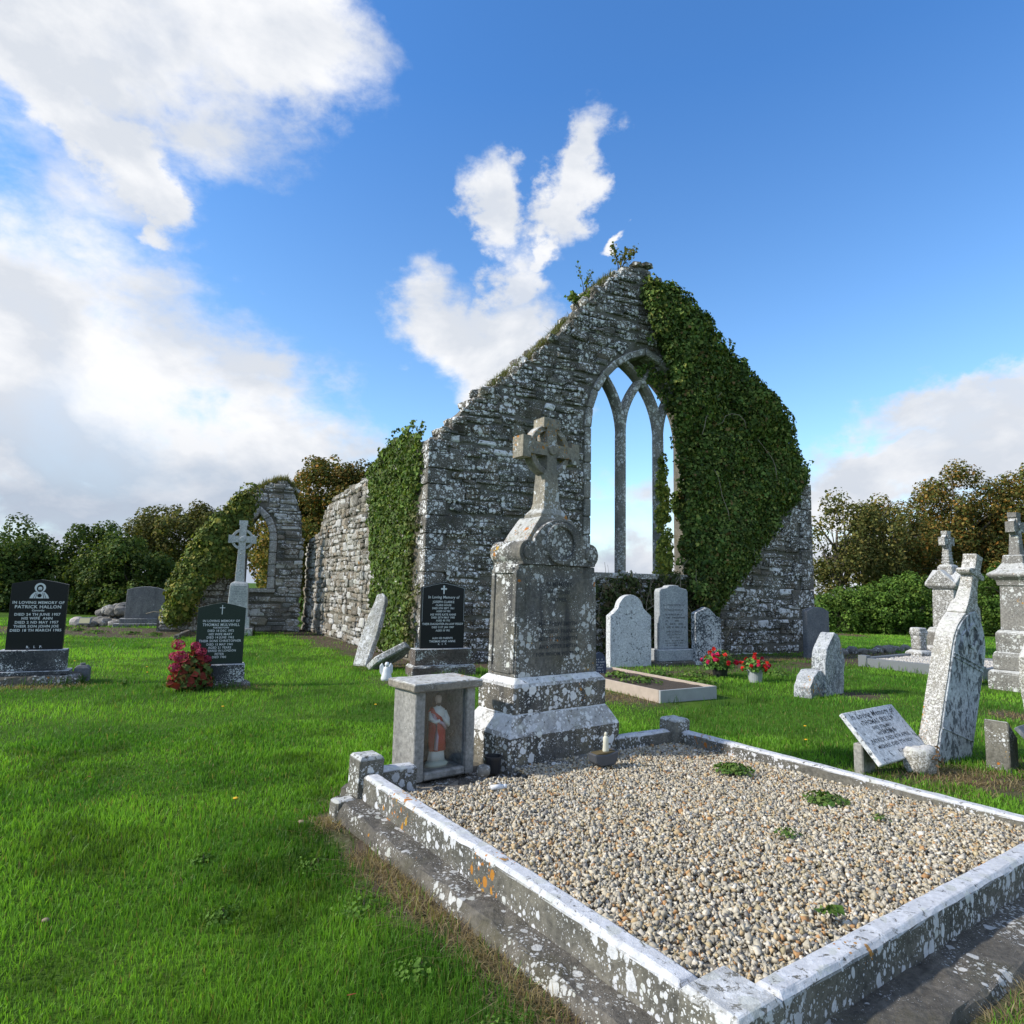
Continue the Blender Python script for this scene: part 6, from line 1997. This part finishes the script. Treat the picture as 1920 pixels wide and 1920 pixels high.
for i, (x, y, z, s) in enumerate(((-0.14, -0.15, 0.62, 0.085), (0.05, -0.05, 0.60, 0.065), (-0.05, -0.24, 0.47, 0.095), (-0.19, -0.12, 0.46, 0.07), (0.17, -0.12, 0.53, 0.065), (-0.10, -0.28, 0.33, 0.075), (0.20, 0.0, 0.42, 0.055))):
    k = 130
    D = rg.normal(size=(k, 3))
    D /= np.linalg.norm(D, axis=1)[:, None]
    vv, ff, cc = leaf_arrays(np.array([x, y, z]) + D * s * np.array([1, 1, 0.8]), D, np.full(k, 0.03), palette(k, rg, [(0.34, 0.03, 0.09), (0.45, 0.07, 0.14), (0.25, 0.02, 0.05)], [1, 1, 1]), rg, 0.1)
    mesh_np('flower_head', vv, ff, MT['petal'], cc, hy)

pq = thing('name_plaque', 'dark blue oval plaque with white lines behind the tall monument', 'plaque', (1.50, 10.9, 0), R(25))
el_ = [(0.14 * math.cos(2 * PI * i / 24), 0.22 + 0.24 * math.sin(2 * PI * i / 24)) for i in range(24)]
a = MB().prism(el_, -0.015, 0.015).build('plate', MT['plaque'], pq, bev=0.004)
worn_lines(a, MT['lettering_white'], -0.09, 0.09, 0.10, 0.36, 6, -0.0165, 4)

# ------------------------------------------------------------------ right hand group
ts = thing('headstone', 'tall leaning white headstone with carved pointed panel and broken cross', 'headstone', (4.01, 6.14, -0.05), rot=(R(2), R(18), R(30)))
ts.scale = (1, 1, 1.02)
W3, D3 = 0.60, 0.17
def gothic(w, z0, spr, hgt, n=9):
    return [(-w / 2, z0), (w / 2, z0)] + list(reversed(arch_pts(-w / 2, w / 2, spr, hgt, n)))
tb = MB().prism(gothic(W3, -0.1, 1.05, 0.44), -D3 / 2, D3 / 2).build('tablet', MT['mottledside'], ts, bev=0.012, seg=2, sub=0.15, jitter=0.003, seed=3)
fp = MB().prism(gothic(W3 - 0.035, 0.02, 1.05, 0.41), -D3 / 2 - 0.012, -D3 / 2 + 0.01).build('front_face', MT['panelstone'], ts, bev=0.004)
for z in (0.95, 0.985, 0.30):
    MB().box((0, -D3 / 2 - 0.014, z), (W3 - 0.05, 0.012, 0.014)).build('moulding', MT['panelstone'], fp, bev=0.003)
# carved wreath and initials panel
n = 20
MB().prism([(0.10 * math.cos(2 * PI * i / n), 1.22 + 0.12 * math.sin(2 * PI * i / n)) for i in range(n)], -D3 / 2 - 0.026, -D3 / 2 - 0.008, [[(0.065 * math.cos(2 * PI * i / n), 1.22 + 0.085 * math.sin(2 * PI * i / n)) for i in range(n)]]).build('carved_wreath', MT['panelstone'], fp, bev=0.006)
for sx in (-1, 1):
    MB().tube([(sx * 0.20, -D3 / 2 - 0.014, 1.02), (sx * 0.17, -D3 / 2 - 0.016, 1.10), (sx * 0.19, -D3 / 2 - 0.016, 1.16), (sx * 0.14, -D3 / 2 - 0.014, 1.24)], [0.014, 0.018, 0.014, 0.008], 6).build('carved_leaf', MT['panelstone'], fp, smooth=True)
text_mesh('I H S', 0.10, MT['greystone'], fp, 0.0, 1.05, -D3 / 2 - 0.0135, bold=0.002)
MB().loft([(0.32, 0.17, 1.40), (0.24, 0.16, 1.50), (0.22, 0.15, 1.53)]).build('neck', MT['mottledside'], ts, bev=0.012, seg=2)
MB().loft([(0.20, 0.14, 1.528), (0.17, 0.13, 1.56), (0.125, 0.115, 1.68), (0.115, 0.11, 1.84)]).build('shaft', MT['mottledside'], ts, bev=0.012, seg=2)
MB().prism([(-0.13, 1.80), (0.13, 1.80), (0.155, 1.825), (0.13, 1.85), (0.06, 1.87), (0.055, 1.96), (0.07, 2.02), (-0.065, 2.02), (-0.055, 1.96), (-0.06, 1.87), (-0.13, 1.85), (-0.155, 1.825)], -0.065, 0.065).build('broken_cross', MT['mottledside'], ts, bev=0.014, seg=2)

# lying tablets
tabl = thing('memorial_tablet', 'white inscribed tablet propped sloping beside the leaning white headstone', 'tablet', (3.33, 5.88, 0), R(36))
v_up = Vector((0, 0.30, 0.345)).normalized()
v_n = Vector((0, -0.345, 0.30)).normalized()
tm = axes(Vector((0, -0.02, 0.285)), Vector((1, 0, 0)), -v_n, v_up)
bdy = MB().box((0, 0, 0), (0.92, 0.04, 0.48), m=tm).build('slab', MT['whitestone'], tabl, bev=0.006)
for z, s, t in ((0.185, 0.075, 'In Loving Memory of'), (0.115, 0.06, 'THOMAS SKELLY'), (0.06, 0.042, 'DIED 7TH MAY'), (0.005, 0.042, 'HIS BROTHER'), (-0.05, 0.05, 'PATRICK DIED 4TH APRIL'), (-0.105, 0.046, 'MICHAEL DIED 7TH NOV'), (-0.17, 0.04, 'R.I.P.')):
    text_mesh(t, s, MT['lettering_dark'], bdy, 0.0, z, -0.0212, mtx=tm, stretch=1.15, shear=0.15 if s == 0.075 else 0, bold=0.0006)
MB().prism([(-0.42, -0.05), (-0.20, -0.05), (-0.20, 0.24), (-0.42, 0.24)], -0.02, 0.06).build('prop_stone', MT['shrine'], tabl, bev=0.01)
MB().prism([(0.18, -0.05), (0.36, -0.05), (0.34, 0.26), (0.20, 0.26)], -0.02, 0.06).build('prop_stone', MT['footing'], tabl, bev=0.02)
o = MB().blob((0, 0, 0), (0.15, 0.10, 0.15), 0.16, 3, None, 222).build('rock', MT['mottledside'], jitter=0.008, smooth=True)
o.location = (3.55, 5.72, 0.10)
tag(o, 'white crusted stump of stone in front of the sloping white tablet', 'rock')

tabl = thing('memorial_tablet', 'dark slate tablet propped at a slope at the right edge', 'tablet', (4.80, 5.80, 0), R(36))
tm = axes(Vector((-0.12, 0.0, 0.24)), Vector((1, 0, 0)), Vector((0, 0.75, -0.66)).normalized() * 1.0, Vector((0, 0.66, 0.75)).normalized())
MB().box((0, 0, 0), (0.75, 0.035, 0.44), m=tm).build('slab', MT['slate'], tabl, bev=0.005)
MB().prism([(-0.42, -0.05), (-0.22, -0.05), (-0.20, 0.27), (-0.41, 0.43)], 0.22, 0.40).build('prop_stone', MT['kerbpost'], tabl, bev=0.008)

hs = thing('headstone', 'orange speckled leaning slab cut by the right edge of the picture', 'headstone', (6.60, 8.10, 0), rot=(0, R(-4), R(25)))
MB().prism([(-0.26, -0.1), (0.30, -0.1), (0.34, 0.72), (0.18, 0.98), (-0.05, 1.02), (-0.25, 0.80), (-0.30, 0.60)], -0.10, 0.10).build('tablet', MT['mottledside'], hs, bev=0.02, seg=2, sub=0.16, jitter=0.008, seed=9)

# two cross monuments on the right
cm = thing('cross_monument', 'white lichened monument with gabled cap and small cross behind the leaning headstone', 'monument', (10.35, 15.25, 0), R(30))
cm.scale = (1.0, 1.0, 1.075)
ML = stone('pale mottled monument', (0.14, 0.135, 0.125), (0.24, 0.23, 0.21), white=0.70, scale=20, fine=0.7, top=0.9, wcol=(0.60, 0.61, 0.61), sharp=8)
MB().loft([(1.00, 0.86, -0.1), (1.00, 0.86, 0.28), (0.92, 0.78, 0.33)]).build('lower_plinth', ML, cm, bev=0.015)
MB().loft([(0.84, 0.70, 0.325), (0.84, 0.70, 0.62), (0.74, 0.60, 0.72)]).build('upper_plinth', ML, cm, bev=0.015)
dd_ = MB().loft([(0.62, 0.50, 0.715), (0.58, 0.46, 1.56)]).build('die', ML, cm, bev=0.012)
MB().prism([(-0.2, 0.85), (0.2, 0.85)] + list(reversed(arch_pts(-0.2, 0.2, 1.25, 0.2, 6))), -0.262, -0.235).build('arched_panel', MT['slate'], dd_, bev=0.006)
MB().loft([(0.66, 0.54, 1.555), (0.80, 0.68, 1.62), (0.80, 0.68, 1.68)]).build('cornice', ML, cm, bev=0.01)
cp = MB()
cp.prism([(-0.40, 1.675), (0.40, 1.675), (0.0, 1.98)], -0.345, 0.345)
cp.build('cap', ML, cm, bev=0.012)
cp2 = MB().prism([(-0.342, 1.672), (0.342, 1.672), (0.0, 1.975)], -0.405, 0.405, m=Matrix.Rotation(R(90), 4, 'Z')).build('cap', ML, cm, bev=0.012)
MB().loft([(0.34, 0.34, 1.86), (0.32, 0.32, 2.04), (0.24, 0.24, 2.09)]).build('neck', ML, cm, bev=0.014)
MB().loft([(0.19, 0.17, 2.085), (0.15, 0.14, 2.42)]).build('shaft', ML, cm, bev=0.012)
for k in range(4):
    MB().box((0, 0, 2.14 + k * 0.07), (0.205 - 0.01 * k, 0.185 - 0.01 * k, 0.02)).build('shaft_band', ML, cm, bev=0.006)
celtic_head(cm, 2.60, 2.83, 2.40, 0.44, 0.12, 0.14, 0.17, 0.06, ML, flare=0.5, cap=0.07, seed=9)
p = thing('stone_vase', 'short white pedestal vase at the left foot of the gabled monument', 'vase', (9.35, 14.9, 0), R(25))
p.scale = (1.12, 1.12, 1.05)
MB().loft([(0.42, 0.36, -0.05), (0.40, 0.34, 0.22), (0.26, 0.22, 0.27)]).build('foot', ML, p, bev=0.015)
MB().loft([(0.22, 0.2, 0.268), (0.22, 0.2, 0.56), (0.28, 0.25, 0.62), (0.24, 0.2, 0.74)]).build('stem', ML, p, bev=0.02, jitter=0.006)

cm = thing('cross_monument', 'grey white monument with flared cap and cross at the right edge', 'monument', (8.62, 10.95, 0), R(30))
cm.scale = (0.88, 0.88, 1.0)
MR = stone('grey mottled monument', (0.15, 0.145, 0.135), (0.22, 0.21, 0.195), white=0.52, scale=15, fine=0.55, top=0.8, orange=0.1, wcol=(0.58, 0.59, 0.58), sharp=8)
MB().loft([(0.98, 0.84, -0.1), (0.98, 0.84, 0.25), (0.90, 0.76, 0.30)]).build('lower_plinth', MR, cm, bev=0.02, jitter=0.005, sub=0.2)
MB().loft([(0.84, 0.70, 0.295), (0.84, 0.70, 0.52), (0.78, 0.64, 0.60)]).build('upper_plinth', MR, cm, bev=0.02)
MB().loft([(0.74, 0.60, 0.595), (0.74, 0.60, 0.90), (0.64, 0.50, 0.96)]).build('pedestal', MR, cm, bev=0.015)
MB().loft([(0.60, 0.46, 0.955), (0.56, 0.42, 1.70)]).build('die', MR, cm, bev=0.015)
MB().loft([(0.62, 0.48, 1.695), (0.64, 0.50, 1.78), (0.86, 0.72, 1.86), (0.86, 0.72, 1.90), (0.60, 0.48, 1.98), (0.44, 0.36, 2.08), (0.38, 0.32, 2.22)]).build('cap', MR, cm, bev=0.014)
MB().loft([(0.22, 0.19, 2.215), (0.16, 0.15, 2.56)]).build('shaft', MR, cm, bev=0.014)
celtic_head(cm, 2.70, 2.95, 2.54, 0.42, 0.14, 0.15, 0.16, 0.06, MR, flare=0.3, cap=0.08, seed=10)
p = thing('stone_vase', 'lichened urn stump beside the right edge monument', 'vase', (7.95, 11.45, 0), R(25))
MB().loft([(0.30, 0.26, -0.05), (0.28, 0.24, 0.75), (0.22, 0.2, 0.82), (0.30, 0.26, 0.98), (0.24, 0.2, 1.10)]).build('body', MR, p, bev=0.03, jitter=0.008, seed=3)

# grey kerbed plot with white chippings
kp = thing('grave_kerb', 'low blue grey granite kerb round the plot of white chippings', 'grave kerb', (7.34 + 2.2 * 0.574, 13.72 - 2.2 * 0.819, 0), R(35))
KL, KW = 2.7, 2.2
for (x0, y0, x1, y1) in ((0.12, 0, KL - 0.12, 0.1), (0.12, KW - 0.1, KL - 0.12, KW), (0, 0.12, 0.1, KW - 0.12), (KL - 0.1, 0.12, KL, KW - 0.12)):
    MB().box(((x0 + x1) / 2, (y0 + y1) / 2, 0.08), (x1 - x0, y1 - y0, 0.22)).build('kerb', MT['greykerb'], kp, bev=0.008)
for x0, y0 in ((-0.02, -0.02), (KL - 0.16, -0.02), (-0.02, KW - 0.16), (KL - 0.16, KW - 0.16)):
    MB().box((x0 + 0.09, y0 + 0.09, 0.11), (0.18, 0.18, 0.26)).build('corner_post', MT['greykerb'], kp, bev=0.01)
MB().box((KL / 2, KW / 2, 0.05), (KL - 0.22, KW - 0.22, 0.16)).build('fill', plain('white chipping bed', (0.50, 0.49, 0.48), 0.9, 0.3, 60, 0.5), kp)
rg = np.random.default_rng(61)
N = 4800
u, v = rg.uniform(0.12, KL - 0.12, N), rg.uniform(0.12, KW - 0.12, N)
P = np.stack([u, v, 0.135 + rg.uniform(-0.01, 0.012, N)], -1)
o = pebbles('chippings', P, rg.uniform(0.025, 0.05, N), pebble_cols(N, rg, 0.65), MT['gravel'], kp, seed=7)
o['kind'] = 'stuff'

# bank of stones behind it
rn = random.Random(28)
for i in range(26):
    t = i / 25
    x, y = 7.9 + 3.9 * t + rn.uniform(-0.12, 0.12), 16.0 + 2.3 * t + rn.uniform(-0.2, 0.2)
    s = rn.uniform(0.10, 0.19) * (1 - 0.35 * t)
    o = MB().blob((0, 0, 0), (s * 1.4, s * 1.1, s * 0.9), 0.15, 2, Matrix.Rotation(rn.uniform(0, 3), 4, 'Z'), 400 + i).build('boulder', MT['rubble'])
    o.location = (x, y, s * 0.5)
    tag(o, 'grey stone in the low bank behind the white chippings, ' + rank(i), 'boulder', 'stones of the low bank')

# ------------------------------------------------------------------ weeds, dandelions, litter
def weed(loc, r, h, n, seed, label, pal=((0.035, 0.075, 0.018), (0.05, 0.10, 0.022), (0.07, 0.11, 0.03)), leaf=0.05, name='weed', cat='weed'):
    rg = np.random.default_rng(seed)
    root = thing(name, label, cat, loc, 0)
    a = rg.uniform(0, 2 * PI, n)
    q = rg.uniform(0.1, 1, n)
    P = np.stack([np.cos(a) * r * q, np.sin(a) * r * q, h * rg.uniform(0.3, 1, n) * (1 - 0.5 * q)], -1)
    Nn = np.stack([np.cos(a) * 0.6, np.sin(a) * 0.6, np.ones(n)], -1) + rg.normal(0, 0.3, (n, 3))
    v, f, c = leaf_arrays(P, Nn, np.full(n, leaf), palette(n, rg, pal, [1] * len(pal)), rg, 0.1)
    o = mesh_np('leaves', v, f, MT['leaf'], c, root)
    o['kind'] = 'stuff'
    MB().tube([(0, 0, -0.03), (0.004, 0, h * 0.4), (0, 0.004, h * 0.8)], [0.005, 0.004, 0.002], 5).build('stem', MT['bark'], root)


weed((1.66, 4.88, 0.195), 0.14, 0.06, 520, 1, 'largest green weed in the gravel near the back kerb', leaf=0.022)
weed((2.02, 4.24, 0.195), 0.14, 0.05, 420, 2, 'dark green weed patch in the gravel beside the right kerb', leaf=0.02)
weed((1.49, 3.56, 0.23), 0.07, 0.04, 60, 3, 'small green weed in the middle of the gravel', leaf=0.018)
weed((2.14, 3.85, 0.22), 0.06, 0.04, 50, 4, 'tiny weed in the gravel close to the right kerb', leaf=0.016)
weed((1.25, 2.62, 0.28), 0.035, 0.04, 16, 5, 'single seedling in the gravel near the front kerb', leaf=0.03)
weed((3.62, 5.60, 0.0), 0.05, 0.30, 24, 6, 'tall dried dock stalk in front of the sloping white tablet', ((0.07, 0.045, 0.025), (0.10, 0.06, 0.03)), 0.03, 'dead_stalk', 'dead stalk')
weed((-5.35, 9.2, 0.0), 0.05, 0.13, 30, 7, 'small upright weed on the lawn between the black and green headstones', leaf=0.04)
for i, (x, y, r, where) in enumerate(((-0.95, 3.45, 0.09, 'just below the left kerb corner post'), (-0.62, 3.02, 0.11, 'halfway down the left kerb'), (0.05, 2.15, 0.12, 'nearest the camera by the front of the left kerb'), (-0.30, 2.55, 0.08, 'low beside the left kerb'), (-1.25, 3.05, 0.08, 'out in the open lawn left of the kerb'), (-1.6, 3.6, 0.07, 'farthest left in the open lawn'))):
    weed((x, y, float(gz(x, y))), r * 1.3, 0.055, 190, 20 + i, 'patch of broad leaved clover ' + where, ((0.045, 0.095, 0.018), (0.06, 0.12, 0.022)), leaf=0.014)
BEDW = [(-9.6, 17.6, 'in the earth bed nearest its edging kerb'), (-10.4, 17.9, 'in the middle of the earth bed'), (-11.4, 18.0, 'in the earth bed below the plain grey headstone'), (-12.3, 18.6, 'at the left of the earth bed'), (-13.2, 19.3, 'at the far left end of the earth bed'), (2.0, 9.9, 'in the soil of the timber bed, the nearer one'), (1.75, 10.5, 'in the soil of the timber bed, the farther one'), (3.1, 10.6, 'in the earth right of the timber bed'), (3.3, 11.6, 'in the earth left of the dark flower pot'), (2.7, 11.7, 'in the earth before the white rounded headstone'), (4.9, 11.9, 'in the earth right of the flower pots')]
for i, (x, y, where) in enumerate(BEDW):
    weed((x, y, 0.11 if 'timber' in where and 'soil' in where else 0.0), 0.22 + 0.05 * (i % 3), 0.10, 130, 60 + i, 'low green weed ' + where, leaf=0.05)
YEL = plain('dandelion yellow', (0.75, 0.42, 0.01), 0.7, 0.15, 60, 0)
for i, (x, y, where) in enumerate(((-3.32, 7.71, 'in the open lawn before the dark green headstone'), (-7.6, 11.5, 'in the lawn behind the black headstone'), (-6.74, 10.51, 'just right of the black headstone base'), (-6.0, 10.9, 'farther back between the two left headstones'), (3.31, 7.37, 'in the grass behind the right kerb, the farther one'), (3.01, 6.69, 'in the grass behind the right kerb, the nearer one'), (-1.79, 4.45, 'nearest the camera in the left lawn'), (-1.6, 8.0, 'in the lawn left of the shrine'), (-5.6, 10.2, 'midway between the two left headstones'))):
    p = thing('dandelion', 'yellow dandelion ' + where, 'dandelion', (x, y, float(gz(x, y))), 0, 'dandelions in the lawn')
    MB().tube([(0, 0, 0), (0.003, 0, 0.03), (0, 0, 0.055)], 0.002, 5).build('stem', MT['bark'], p)
    MB().lathe([(0, 0.052), (0.012, 0.056), (0.017, 0.062), (0.010, 0.066), (0, 0.066)], 12, fold=lambda a, z: 0.12 * math.sin(a * 6)).build('flower', YEL, p)
for i, (x, y, s, col, lab) in enumerate(((-1.22, 4.03, 0.022, (0.30, 0.24, 0.16), 'small tan stone lying in the grass left of the kerb'), (-2.0, 3.0, 0.013, (0.28, 0.21, 0.14), 'pale pebble in the grass at lower left'))):
    o = MB().blob((0, 0, 0), (s * 1.2, s, s * 0.7), 0.1, 2, None, 500 + i).build('pebble', plain('tan pebble ' + str(i), col, 0.8, 0.15, 40, 0.2), smooth=True)
    o.location = (x, y, float(gz(x, y)) + 0.018)
    tag(o, lab, 'pebble')
LEAFRED = plain('dead red leaf', (0.30, 0.05, 0.015), 0.7, 0.2, 40, 0)
for i, (x, y, lab) in enumerate(((-3.02, 4.86, 'fallen red leaf on the left lawn'), (-0.52, 2.40, 'fallen red leaf on the lawn near the front kerb'))):
    o = MB().prism([(-0.02, 0), (-0.008, -0.012), (0.012, -0.010), (0.024, 0.0), (0.010, 0.012), (-0.008, 0.010)], -0.0006, 0.0006).build('fallen_leaf', LEAFRED)
    o.location = (x, y, float(gz(x, y)) + 0.055)
    o.rotation_euler = (R(70), 0.3, i)
    tag(o, lab, 'leaf')
